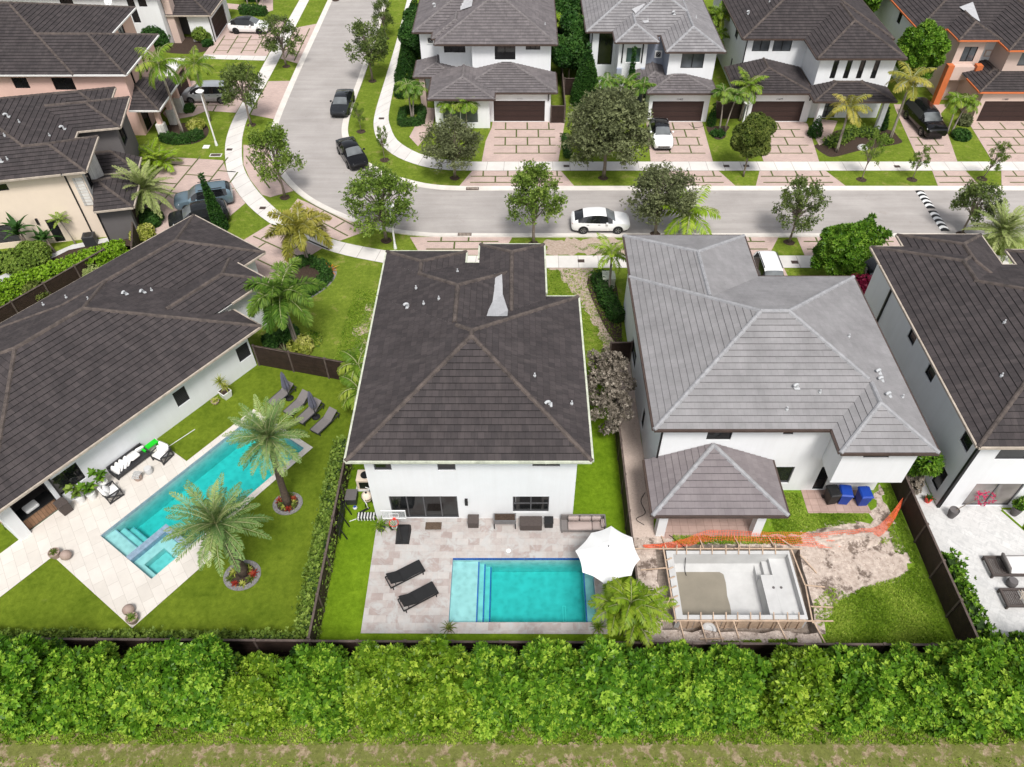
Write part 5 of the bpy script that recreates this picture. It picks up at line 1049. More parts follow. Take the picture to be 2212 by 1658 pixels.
palm('palm pair in front of the arched windows of the tower house', -5.5, 68.2, 2.5, 'manila', 'frond', 15, 1.0, tr=.07, name='manila_palm', stems=[(-.9, .1, 2.4, (-.1, 0)), (.5, -.1, 2.6, (.1, 0))])
palm('left palm of the three dense palms before the blue-grey house', 8.6, 71.3, 3.2, 'manila', 'fronddark', 16, 1.05, tr=.07, group='three palms by the blue-grey house', name='manila_palm')
palm('middle palm of the three dense palms before the blue-grey house', 10.5, 71.6, 3.1, 'manila', 'fronddark', 17, 1.05, tr=.07, group='three palms by the blue-grey house', name='manila_palm', rz=1)
palm('right palm of the three dense palms, next to the white car', 12.0, 70.6, 3.1, 'manila', 'fronddark', 18, 1.0, tr=.07, group='three palms by the blue-grey house', name='manila_palm', rz=2)
palm('yellow-green palm leaning in the curved bed by the entry porch', 29.46, 63.98, 4.2, 'coco', 'frondyel', 19, 1.1, (.0, .3), .11)
palm('tall leaning palm with pale trunk by the gap before the leafy tree', 35.0, 65.9, 5.9, 'coco', 'frondyel', 20, 1.25, (-.1, .1), .12)
palm('twin palms beside the black SUV', 41.1, 67.4, 3.2, 'manila', 'frond', 21, 1.0, tr=.08, name='manila_palm', stems=[(-.1, 0, 3.3, (-.3, 0)), (.4, .1, 3.1, (.3, .1))])
palm('feathery pale date palm at the right edge behind the dark roof', 37.0, 48.3, 2.0, 'pale', 'frondpale', 22, 1.05, tr=.25, bark='darkbark', name='date_palm')
palm('green palm squeezed against the left wall of the centre house', -10.0, 33.4, 2.0, 'manila', 'frond', 23, 1.1, tr=.07, name='manila_palm', stems=[(0, 0, 2.6, (0, 0)), (.2, -1.6, 2.1, (0, 0)), (-.1, 1.0, 1.7, (0, 0))])
palm('foxtail palm between the pale roof and the dark roof at the top', 20.4, 83.3, 4.6, 'royal', 'frond', 24, .72, tr=.1, name='foxtail_palm', stems=[(-.4, 0, 4.4, (0, 0)), (.9, .3, 4.9, (0, 0)), (.2, -1.6, 3.4, (0, 0))])
palm('shaggy ponytail palm on a thin stem by the black garden door', -35.3, 49.7, 2.2, 'fern', 'frond', 25, .62, (-.3, 0), .05, name='ponytail_palm')
palm('bright arching palm behind the tower house at the top edge', 5.0, 82, 4.2, 'areca', 'frondlime', 26, 1.1, tr=.08, name='areca_palm')
palm('slim palm group at the top edge beside the path of the corner house', -33.0, 99.5, 3.4, 'coco', 'frond', 27, .7, tr=.06, stems=[(-.8, 0, 3.5, (0, 0)), (.2, .6, 3.8, (.1, 0)), (1.2, -.3, 3.3, (.2, 0))])
# broad-leaved potted and bed plants
def strap(nf, L, W, e0, e1, droop, m, seed, parent, z=0, name='leaves'):
    rng = np.random.default_rng(seed); Vs = []; ts = []
    for f in range(nf):
        az = f*2.399; el = math.radians(e0+(e1-e0)*f/nf+rng.uniform(-8, 8)); p = np.array([0, 0, z]); S = np.array([-math.sin(az), math.cos(az), 0]); LL = L*rng.uniform(.7, 1.1); b = rng.normal(.5, .18)
        for k in range(4):
            e = el-math.radians(droop)*k/3; d = np.array([math.cos(e)*math.cos(az), math.cos(e)*math.sin(az), math.sin(e)]); q = p+d*LL/4; w0, w1 = W*(.6, 1, .85, .5)[k], W*(1, .85, .5, .04)[k]
            Vs.append([p-S*w0, p+S*w0, q+S*w1, q-S*w1]); ts.append(b+rng.normal(0, .05)); p = q
    return npmesh(name, np.array(Vs), np.array(ts), M[m], parent)
def traveller(lab, x, y, h, sc, seed, n=2):
    t = thing('bird_of_paradise', lab, 'plant', (x, y, 0)); rng = np.random.default_rng(seed)
    for s in range(n):
        mb = MB(); top = (rng.uniform(-.8, .3), rng.uniform(-.3, .5), h*rng.uniform(.7, 1)); mb.tube([(rng.uniform(-.2, .2), 0, 0), (top[0]*.5, top[1]*.5, top[2]*.5), top], [.1, .09, .07], 7); mb.build('stem', M['bark'], t, True); o = strap(9, 1.5*sc, .17*sc, 80, 15, 50, 'leafdark', seed+s, t); o.location = top
traveller('tall bird of paradise plant with torn leaves against the cream wall', -38.3, 48.6, 2.6, 1.0, 31); traveller('lower banana-leaved plant beside the black garden door', -36.6, 48.6, 1.1, .8, 34)

def tufts(name, poly, n, h, m, seed, keep=None):
    """loose grass blades scattered over a lawn outline"""
    rng = np.random.default_rng(seed); xs = [p[0] for p in poly]; ys = [p[1] for p in poly]; P = np.stack([rng.uniform(min(xs), max(xs), n), rng.uniform(min(ys), max(ys), n)], 1); ok = np.zeros(n, bool)
    for i in range(len(poly)):
        (x0, y0), (x1, y1) = poly[i], poly[(i+1) % len(poly)]; c = ((y0 > P[:, 1]) != (y1 > P[:, 1])) & (P[:, 0] < (x1-x0)*(P[:, 1]-y0)/((y1-y0) or 1e-9)+x0); ok ^= c
    P = P[ok]; P = np.concatenate([P, np.full((len(P), 1), .004)], 1); V = rosettes(P, np.tile([0, 0, 1.], (len(P), 1)), 5, h, h*.16, rng, 15, 65); t = np.repeat(np.clip(.5+.5*np.sin(P[:, 0]*1.7+np.sin(P[:, 1]*1.3))*.45+rng.normal(0, .2, len(P)), 0, 1), 5)
    return tag(npmesh(name, V, t, M[m]), kind='stuff')
M['blade'] = leafmat('grass_blades', (.08, .16, .008), (.2, .32, .025), (.4, .5, .08), .3, .5)
tufts('grass_tufts', [(15.0, 16.2), (21.4, 16.2), (21.4, 21), (20.2, 20.2), (18, 19.6), (16.2, 18.6)], 9000, .13, 'blade', 300); tufts('grass_tufts', [(14.2, 23.0), (16.2, 23.0), (19.6, 23.8), (19.6, 24.15), (16.2, 24.15), (16.2, 25.6), (14.2, 25.6)], 3600, .11, 'blade', 301); tufts('grass_tufts', [(21.0, 21), (21.5, 21), (21.5, 26), (21.1, 26)], 800, .12, 'blade', 302)
tufts('grass_tufts', [(-32, 11.8), (34, 11.8), (34, 13.0), (-32, 13.0)], 7000, .17, 'blade', 303); tufts('grass_tufts', [(-32, 6), (34, 6), (34, 11.2), (-32, 11.2)], 9000, .1, 'blade', 304)

for k, P in enumerate([[(9.2, 16.0), (12.2, 16.0), (12.0, 16.7), (9.6, 16.6)], [(12.2, 15.95), (14, 15.95), (13.8, 16.75), (12.4, 16.7)], [(8.5, 22.2), (15.5, 22.2), (15.5, 22.6), (8.5, 22.7)], [(20.4, 21.6), (21, 21.6), (20.9, 23.6), (20.5, 23.4)], [(15.1, 17.4), (17.2, 19.2), (16.2, 19.6), (15.0, 18.6)], [(16.6, 22.6), (20.2, 22.2), (20.4, 22.5), (16.8, 22.9)]]): tufts('weed_patch', P, (900, 700, 1100, 260, 420, 260)[k], .12, 'blade', 310+k)
tufts('grass_tufts', [(-12.5, 36), (-9.5, 36), (-9.3, 44), (-12.2, 44)], 2200, .1, 'blade', 320)
tufts('grass_tufts', [(1.6, 37), (7.3, 37), (7.2, 46.4), (1.6, 46.4)], 2200, .1, 'blade', 321)

t = thing('air_conditioner', 'dark condenser box at the foot of the cream wall behind the clipped hedge', 'air conditioner', (-34.0, 49.75, 0), R(12)); block(t, I4, 'cabinet', M['dkgrey'], -.45, .45, -.4, .4, 0, .85, bevel=.03); mb = MB(); mb.lathe([(.3, .851), (.3, .87), (.25, .86), (.02, .86)], 16); mb.build('fan', M['black'], t)
t = thing('satellite_dish', 'white satellite dish on the roof edge before the tall-windowed white house', 'dish', (-42.2, 82.2, 5.95)); mb = MB(); mb.tube([(0, 0, 0), (0, 0, .7)], .03, 6); mb.build('mast', M['whitemetal'], t); mb = MB(Matrix.Translation((0, 0, .8)) @ Matrix.Rotation(R(60), 4, 'X')); mb.lathe([(.02, -.08), (.25, -.04), (.42, .05), (.4, .06), (.24, -.02), (.02, -.06)], 16); mb.build('reflector', M['whitemetal'], t, True); mb = MB(); mb.bar((0, -.05, .6), (0, -.6, .95), .03); mb.build('receiver_arm', M['dkgrey'], t)
# ------------------------------------------------------------------ pools
def watermat():
    m = bpy.data.materials.new('pool_water'); m.use_nodes = True; nt = m.node_tree; nt.nodes.clear(); A = nt.nodes.new; L = nt.links.new
    out = A('ShaderNodeOutputMaterial'); tr = A('ShaderNodeBsdfTransparent'); gl = A('ShaderNodeBsdfGlossy'); gl.inputs['Roughness'].default_value = .03
    fr = A('ShaderNodeFresnel'); fr.inputs['IOR'].default_value = 1.33; ge = A('ShaderNodeNewGeometry'); sp = A('ShaderNodeSeparateXYZ'); L(ge.outputs['True Normal'], sp.inputs[0])
    gt = A('ShaderNodeMath'); gt.operation = 'GREATER_THAN'; gt.inputs[1].default_value = .5; L(sp.outputs[2], gt.inputs[0]); mu = A('ShaderNodeMath'); mu.operation = 'MULTIPLY'; L(fr.outputs[0], mu.inputs[0]); L(gt.outputs[0], mu.inputs[1])
    co = A('ShaderNodeTexCoord'); nz = A('ShaderNodeTexNoise'); nz.inputs['Scale'].default_value = 2.6; nz.inputs['Detail'].default_value = 4; nz.inputs['Distortion'].default_value = 1.0; L(co.outputs['Object'], nz.inputs[0])
    bu = A('ShaderNodeBump'); bu.inputs['Strength'].default_value = .5; bu.inputs['Distance'].default_value = .06; L(nz.outputs[0], bu.inputs['Height']); L(bu.outputs[0], gl.inputs['Normal']); L(bu.outputs[0], fr.inputs['Normal'])
    mx = A('ShaderNodeMixShader'); L(mu.outputs[0], mx.inputs[0]); L(tr.outputs[0], mx.inputs[1]); L(gl.outputs[0], mx.inputs[2]); L(mx.outputs[0], out.inputs[0])
    va = A('ShaderNodeVolumeAbsorption'); va.inputs['Color'].default_value = (.0, .9, .88, 1); va.inputs['Density'].default_value = .95; L(va.outputs[0], out.inputs['Volume']); return m
M['water'] = watermat()
def plaster():
    m, N, L, b = nodes('pool_plaster', .8, .2); v = tc(N, L); vo = N('TexVoronoi', Scale=3.2, feature='SMOOTH_F1'); mp = N('Mapping'); L(v, mp.inputs[0]); n2 = noise(N, L, v, 2.2, 3)
    mm = N('Mix', data_type='RGBA', blend_type='ADD'); mm.inputs['Factor'].default_value = .5; L(v, mm.inputs[6]); L(n2, mm.inputs[7]); L(mm.outputs[2], vo.inputs['Vector'])
    L(ramp(N, L, vo.outputs['Distance'], [(.1, (.37, .46, .465)), (.75, (.5, .6, .605))]), b.inputs['Base Color']); return m  # cell mottling paints faint ripple light into the plaster colour
M['plaster'] = plaster()
M['bluetile'] = brick('blue_mosaic_tile', (.01, .05, .3), (.02, .1, .42), (.1, .2, .4), .05, .05, .006, var=.3, vs=4, rough=.3)
M['greytile'] = brick('slate_mosaic_tile', (.16, .24, .34), (.2, .3, .42), (.3, .38, .44), .05, .05, .006, var=.3, vs=4, rough=.3)
def basin(mb, x0, x1, y0, y1, zt, zb):
    for P in ([(x0, y0), (x1, y0)], [(x1, y0), (x1, y1)], [(x1, y1), (x0, y1)], [(x0, y1), (x0, y0)]):
        (a, b), (c, d) = P; mb.poly([(a, b, -.2), (c, d, -.2), (c, d, zb), (a, b, zb)], 0); mb.poly([(a, b, zt), (c, d, zt), (c, d, -.2), (a, b, -.2)], 1)
    mb.poly([(x0, y0, zb), (x1, y0, zb), (x1, y1, zb), (x0, y1, zb)], 0)
p = thing('swimming_pool', 'turquoise rectangular pool with sun shelf and blue-lined steps in the stone patio', 'pool', (.22, 19.5, 0)); X = Matrix.Translation((-.22, -19.5, 0))
mb = MB(X); basin(mb, -3.53, 3.97, 17.66, 21.33, .03, -1.45); mb.build('basin', [M['plaster'], M['bluetile']], p)
block(p, X, 'sun_shelf', M['plaster'], -3.53, -2.1, 17.663, 21.327, -1.449, -.36); block(p, X, 'step', M['plaster'], -2.098, -1.78, 17.664, 21.326, -1.448, -.62); block(p, X, 'step', M['plaster'], -1.778, -1.46, 17.665, 21.325, -1.447, -.9); block(p, X, 'bench', M['plaster'], 3.48, 3.969, 17.664, 21.326, -1.446, -.45)
for x, z in ((-2.14, -.36), (-1.82, -.62), (-1.5, -.9), (3.5, -.45)):
    mb = MB(X); mb.box(x-.035, x+.035, 17.67, 21.32, z, z+.008); mb.build('step_edge_tile', M['bluetile'], p)
mb = MB(X); mb.box(-3.528, 3.968, 17.662, 21.328, -1.47, -.085); mb.build('water', M['water'], p)
mb = MB(X)
for x in (2.36, 2.5): mb.box(x-.012, x+.012, 18.4, 19.3, -1.449, -1.43)
mb.box(2.372, 2.488, 18.4, 18.425, -1.449, -1.432); mb.box(2.372, 2.488, 19.275, 19.3, -1.449, -1.432); mb.build('floor_drain', M['whitemetal'], p)
mb = MB(X); mb.lathe([(.13, 0), (.13, .012), (.1, .018)], 16, c=(-.54, 21.77, .032)); tag(mb.build('skimmer_lid', M['whitemetal'], None), 'round white skimmer lid in the patio above the rectangular pool', 'lid'); bpy.data.objects['skimmer_lid'].location = (.22, 19.5, 0)
PF = R(54.3)
p = thing('swimming_pool', 'long turquoise lap pool with corner spa lying diagonally in the limestone deck', 'pool', (PO[0], PO[1], 0), PF); mb = MB()
basin(mb, 0, 10.85, -4.55, 0, .03, -1.45); mb.build('basin', [M['plaster'], M['greytile']], p); I = I4
block(p, I, 'sun_shelf', M['plaster'], .002, .8, -2.24, -.002, -1.449, -.33); block(p, I, 'step', M['plaster'], .802, 1.2, -2.2, -.15, -1.448, -.55); block(p, I, 'step', M['plaster'], 1.202, 1.56, -2.2, -.3, -1.447, -.8)
block(p, I, 'spa_wall', M['greytile'], .003, 2.25, -2.63, -2.242, -1.446, -.03); block(p, I, 'spa_wall', M['greytile'], 2.252, 2.6, -4.548, -2.244, -1.445, -.03)
mb = MB(); mb.box(.004, .36, -4.547, -2.632, -1.444, -.36); mb.box(1.62, 2.249, -4.547, -2.632, -1.444, -.36); mb.box(.361, 1.619, -3.2, -2.633, -1.443, -.361); mb.build('spa_bench', M['plaster'], p); block(p, I, 'spa_floor', M['plaster'], .37, 1.61, -4.546, -3.21, -1.442, -.75)
for x, z, a, b in ((.77, -.33, -2.23, -.01), (1.17, -.55, -2.19, -.16), (1.53, -.8, -2.19, -.31)):
    mb = MB(); mb.box(x-.02, x+.02, a, b, z, z+.008); mb.build('step_edge_tile', M['greytile'], p)
mb = MB(); mb.box(.002, 10.848, -4.548, -.002, -1.47, -.085); mb.build('water', M['water'], p)

# unfinished pool: pit, concrete shell, timber formwork
SH = (8.3, 14.45, 17.95, 21.45)
sheet('pit_floor', PIT, -.7, M['pitdirt'], [[(8.2, 17.8), (14.5, 17.8), (14.5, 21.6), (8.2, 21.6)]])
mb = MB()
for a, b in zip(PIT, PIT[1:]+PIT[:1]): mb.poly([(*a, .02), (*b, .02), (b[0]*.97+.33, b[1]*.97+.585, -.72), (a[0]*.97+.33, a[1]*.97+.585, -.72)])
tag(mb.build('pit_bank', M['pitdirt']), kind='structure')
p = thing('pool_shell', 'unfinished white concrete pool shell in the dug-out yard', 'pool', (11.3, 19.7, 0)); X = Matrix.Translation((-11.3, -19.7, 0)); mb = MB(X)
ox0, ox1, oy0, oy1 = 7.95, 14.58, 17.72, 21.65; x0, x1, y0, y1 = SH
for k in range(60):
    pass
mb.box(ox0, x0, oy0, oy1, -1.3, .24); mb.box(x1, ox1, oy0, oy1, -1.3, .24); mb.box(x0, x1, oy0, y0, -1.3, .236); mb.box(x0, x1, y1, oy1, -1.3, .236); mb.poly([(x0, y0, -1.15), (x1, y0, -1.15), (x1, y1, -1.15), (x0, y1, -1.15)]); mb.build('shell_wall', M['concrete'], p)
cove = MB(X)
for a, b, c, d in (((x0, y1), (x1, y1), 0, -.3), ((x0, y0), (x0, y1), .3, 0)): cove.poly([(*a, -.75), (*b, -.75), (b[0]+c, b[1]+d, -1.148), (a[0]+c, a[1]+d, -1.148)])
cove.build('curved_base', M['concrete'], p)
mb = MB(X); wet = rag([(8.4, 18.0), (11.15, 18.0), (11.2, 21.0), (10.9, 21.25), (8.45, 21.2)], .05, .4, 4); mb.poly([(x, y, -1.14) for x, y in wet]); mb.build('wet_floor_patch', M['wetfloor'], p)
block(p, X, 'bench', M['concrete'], 13.52, 14.446, 17.955, 21.44, -1.149, -.2); block(p, X, 'bench', M['concrete'], 12.88, 13.518, 17.955, 20.45, -1.148, -.203); block(p, X, 'step', M['concrete'], 13.2, 13.517, 20.47, 21.435, -1.147, -.5); block(p, X, 'step', M['concrete'], 12.88, 13.198, 20.48, 21.43, -1.146, -.82)
for x in (13.4, 13.8): mb = MB(X); mb.tube([(x, 19.7, -.2), (x, 19.7, -.17)], .07, 10); mb.build('drain_hole', M['taupe'], p)
t = thing('timber_formwork', 'raw timber planks, stakes and braces framing the concrete pool shell', 'formwork', (11.3, 19.7, 0)); rnd = random.Random(5)
def plank(a, b, w=.07, h=.035, nm='plank'): mb = MB(X); mb.bar(a, b, w, h); mb.build(nm, M['wood'], t)
plank((6.6, 17.62, .27), (15.8, 17.6, .27)); plank((6.2, 21.76, .26), (11.6, 21.76, .26)); plank((11.65, 21.77, .26), (15.3, 21.76, .26)); plank((14.72, 21.7, .26), (14.9, 19.6, .26)); plank((14.92, 19.55, .25), (14.75, 17.5, .25)); plank((7.82, 21.9, .26), (7.9, 17.5, .26))
for k in range(10): x = 8.5+k*.62+rnd.uniform(-.08, .08); plank((x, 17.66, .29), (x+.06, 18.05, .33), .05, .04, 'brace'); plank((x+.1, 17.66, .2), (x+.1, 17.64, -.65), .07, .05, 'stake')
for k in range(9): x = 8.4+k*.68+rnd.uniform(-.1, .1); plank((x, 21.4, .28), (x+.1, 21.95, .3), .05, .04, 'brace')
for k in range(6): y = 18.3+k*.55; plank((7.88, y, .28), (8.2, y+.12, .32), .05, .04, 'brace')
for x, y, a, b in ((8.1, 17.6, .15, -1.0), (9.15, 17.6, .2, -1.4), (9.9, 17.6, .25, -1.25), (10.8, 17.6, .15, -.8), (13.0, 17.6, .3, -.9), (14.8, 17.6, .4, -1.2), (10.0, 21.8, -.1, .9), (12.0, 21.8, -.15, .9), (13.9, 21.8, -.2, .9), (14.9, 21.8, -.7, .9), (14.9, 19.6, 1.1, 0), (14.9, 18.4, 1.2, .05), (7.8, 20.6, -1.3, 0), (15.1, 21.4, .7, -1.0), (8.0, 21.8, -.15, 1.0), (7.8, 18.9, -.35, -.6)): plank((x, y, .25), (x+a, y+b, .05), .06, .04, 'stake')
plank((9.0, 16.75, .08), (10.2, 16.78, .08)); mb = MB(X)
for k in range(9): mb.box(8.2+k*.7, 8.86+k*.7, 17.68, 17.715, -.68, .2)
mb.build('form_board', M['wood'], t)
t = thing('sump', 'round white concrete sump beside the front edge of the pool shell', 'sump', (9.6, 17.36, -.7)); mb = MB(); mb.lathe([(.36, 0), (.36, .62), (.3, .66), (.2, .66), (.17, .58), (0.02, .56)], 18); mb.build('ring', M['concrete'], t, True, 40)
# orange safety net
def net(lab, P, seed):
    """P: (x,y,zlow, x2,y2,ztop) rows"""
    rnd = random.Random(seed); A = catmull([p[:3] for p in P], 14); B = catmull([p[3:] for p in P], 14); mb = MB(); n = len(A); o = Vector(P[0][:3]); nr = 7
    G = [[Vector(a)*(1-k/nr)+Vector(b)*(k/nr)-o+Vector((rnd.uniform(-.012, .012), rnd.uniform(-.012, .012), .04*math.sin(i*.5+k)*math.sin(i*.17)+.03)) for k in range(nr+1)] for i, (a, b) in enumerate(zip(A, B))]
    for i in range(n):
        for k in range(nr+1):
            if i+1 < n: mb.bar(G[i][k], G[i+1][k], .014, .008)
            if k < nr: mb.bar(G[i][k], G[i][k+1], .014, .008)
    ob = mb.build('safety_net', M['netorange'], None); ob.location = o; tag(ob, lab, 'net')
M['netorange'] = mat('orange_plastic_net', (.85, .14, .05), .5, .1, 3)
net('orange plastic safety net sagging in front of the lanai', [(6.9, 21.95, .02, 6.75, 22.05, .12), (8.1, 21.85, .02, 8.1, 22.1, .28), (9.3, 22.1, .0, 9.2, 22.4, .3), (10.4, 22.35, .0, 10.5, 22.75, .5), (12.6, 22.3, .0, 12.6, 22.75, .38), (14.6, 22.15, .0, 14.4, 22.75, .3), (16.3, 22.0, .0, 16.0, 22.8, .2)], 3)
net('orange plastic safety net lying over the dirt mound and tied up at the right fence', [(16.35, 21.95, .02, 16.1, 22.75, .12), (17.4, 21.95, .12, 17.3, 22.8, .3), (18.8, 22.25, .12, 18.6, 22.95, .28), (20.0, 22.75, .02, 19.8, 23.2, .12), (20.9, 23.6, .05, 20.75, 23.9, .3), (21.5, 24.35, .25, 21.5, 24.6, .9)], 4)
t = thing('dirt_mound', 'low mound of white limestone rubble under the orange net', 'dirt pile', (17.9, 22.5, 0)); mb = MB(); rnd = random.Random(2); n = 26; rings = [(1, 0), (.8, .13), (.5, .24), (.2, .3)]
for r, z in rings: mb.v += [((2.1*r+rnd.uniform(-.12, .12))*math.cos(k/n*6.283), (.75*r+rnd.uniform(-.07, .07))*math.sin(k/n*6.283)+.12*math.sin(k*.9)*r, z+rnd.uniform(-.04, .04)*(z > 0)+.014) for k in range(n)]
for j in range(3):
    for k in range(n): mb.f.append([j*n+k, j*n+(k+1) % n, j*n+n+(k+1) % n, j*n+n+k]); mb.mi.append(0); mb.uv.append(None)
mb.f.append(list(range(3*n, 4*n))); mb.mi.append(0); mb.uv.append(None); mb.build('rubble', M['dirt'], t)
# ------------------------------------------------------------------ cars
def paint(name, c, rough=.22, metal=.0):
    m, N, L, b = nodes(name, rough, .5, metal); b.inputs['Base Color'].default_value = c4(c); b.inputs['Coat Weight'].default_value = .15; b.inputs['Specular IOR Level'].default_value = .3; b.inputs['Coat Roughness'].default_value = .05; return m
M['windscreen'] = glassmat('windscreen_glass', (.13, .14, .145), .08, .6)  # base colour lightened to paint in a grey reflection
PW = paint('white_car_paint', (.8, .8, .8)); PB = paint('black_car_paint', (.006, .006, .007), .15); PG = paint('graphite_car_paint', (.028, .03, .034), .2, .3); PS = paint('silver_car_paint', (.52, .54, .56), .28, .5); PBL = paint('steel_blue_car_paint', (.16, .225, .27), .25, .4); PD = paint('dark_grey_car_paint', (.02, .022, .024), .2, .3)
# profile stations: (x, half width, sill z, belt z, roof half width, roof z); x forward
PRO = {
 'sedan': (2.35, [(-2.35, .72, .45, .82, .5, .84), (-2.2, .84, .3, .95, .62, .98), (-1.75, .9, .24, 1.0, .66, 1.05), (-1.2, .92, .22, .98, .62, 1.3), (-.6, .92, .22, .95, .6, 1.43), (.1, .92, .22, .93, .6, 1.45), (.55, .92, .22, .92, .6, 1.35), (1.15, .91, .22, .91, .68, .99), (1.7, .9, .24, .84, .68, .87), (2.15, .84, .28, .72, .6, .75), (2.35, .66, .4, .62, .45, .64)], (-1.6, 1.05), 1.38, .33),
 'cross': (2.36, [(-2.36, .74, .5, .9, .55, .93), (-2.22, .86, .32, 1.02, .66, 1.08), (-1.85, .93, .27, 1.06, .66, 1.25), (-1.3, .95, .25, 1.04, .62, 1.5), (-.6, .95, .25, 1.01, .6, 1.61), (.1, .95, .25, .99, .6, 1.6), (.6, .95, .25, .98, .61, 1.45), (1.15, .94, .25, .98, .7, 1.1), (1.7, .92, .26, .93, .72, .98), (2.15, .86, .3, .82, .62, .86), (2.36, .68, .45, .7, .5, .73)], (-2.0, 1.0), 1.42, .36),
 'suv': (2.35, [(-2.35, .78, .45, 1.05, .6, 1.12), (-2.25, .88, .32, 1.1, .64, 1.4), (-1.9, .93, .28, 1.08, .64, 1.62), (-1.2, .94, .26, 1.05, .66, 1.68), (-.4, .94, .26, 1.03, .66, 1.69), (.3, .94, .26, 1.02, .65, 1.65), (.75, .94, .26, 1.02, .66, 1.42), (1.15, .93, .26, 1.03, .74, 1.12), (1.7, .92, .28, 1.0, .76, 1.06), (2.15, .88, .32, .92, .68, .97), (2.35, .72, .45, .8, .55, .83)], (-2.12, 1.02), 1.42, .37),
 'van': (2.55, [(-2.55, .8, .42, 1.02, .66, 1.1), (-2.45, .92, .3, 1.1, .7, 1.5), (-2.1, .98, .25, 1.08, .7, 1.72), (-1.2, .99, .23, 1.05, .72, 1.76), (-.2, .99, .23, 1.03, .72, 1.76), (.6, .99, .23, 1.02, .7, 1.68), (1.2, .98, .23, 1.0, .7, 1.35), (1.7, .96, .24, .98, .76, 1.06), (2.1, .93, .26, .9, .72, .95), (2.4, .84, .3, .76, .6, .8), (2.55, .66, .42, .64, .48, .67)], (-2.3, 1.55), 1.55, .35),
 'truck': (2.8, [(-2.8, .9, .5, 1.2, .7, 1.28), (-2.7, 1.0, .38, 1.25, .74, 1.6), (-2.3, 1.03, .35, 1.22, .74, 1.84), (-1.2, 1.04, .33, 1.2, .76, 1.9), (-.2, 1.04, .33, 1.2, .76, 1.9), (.5, 1.04, .33, 1.2, .75, 1.84), (1.0, 1.04, .33, 1.2, .76, 1.6), (1.4, 1.03, .33, 1.22, .84, 1.3), (2.0, 1.02, .35, 1.2, .88, 1.26), (2.6, .98, .4, 1.14, .82, 1.18), (2.8, .86, .5, 1.0, .7, 1.04)], (-2.55, 1.3), 1.7, .42)}
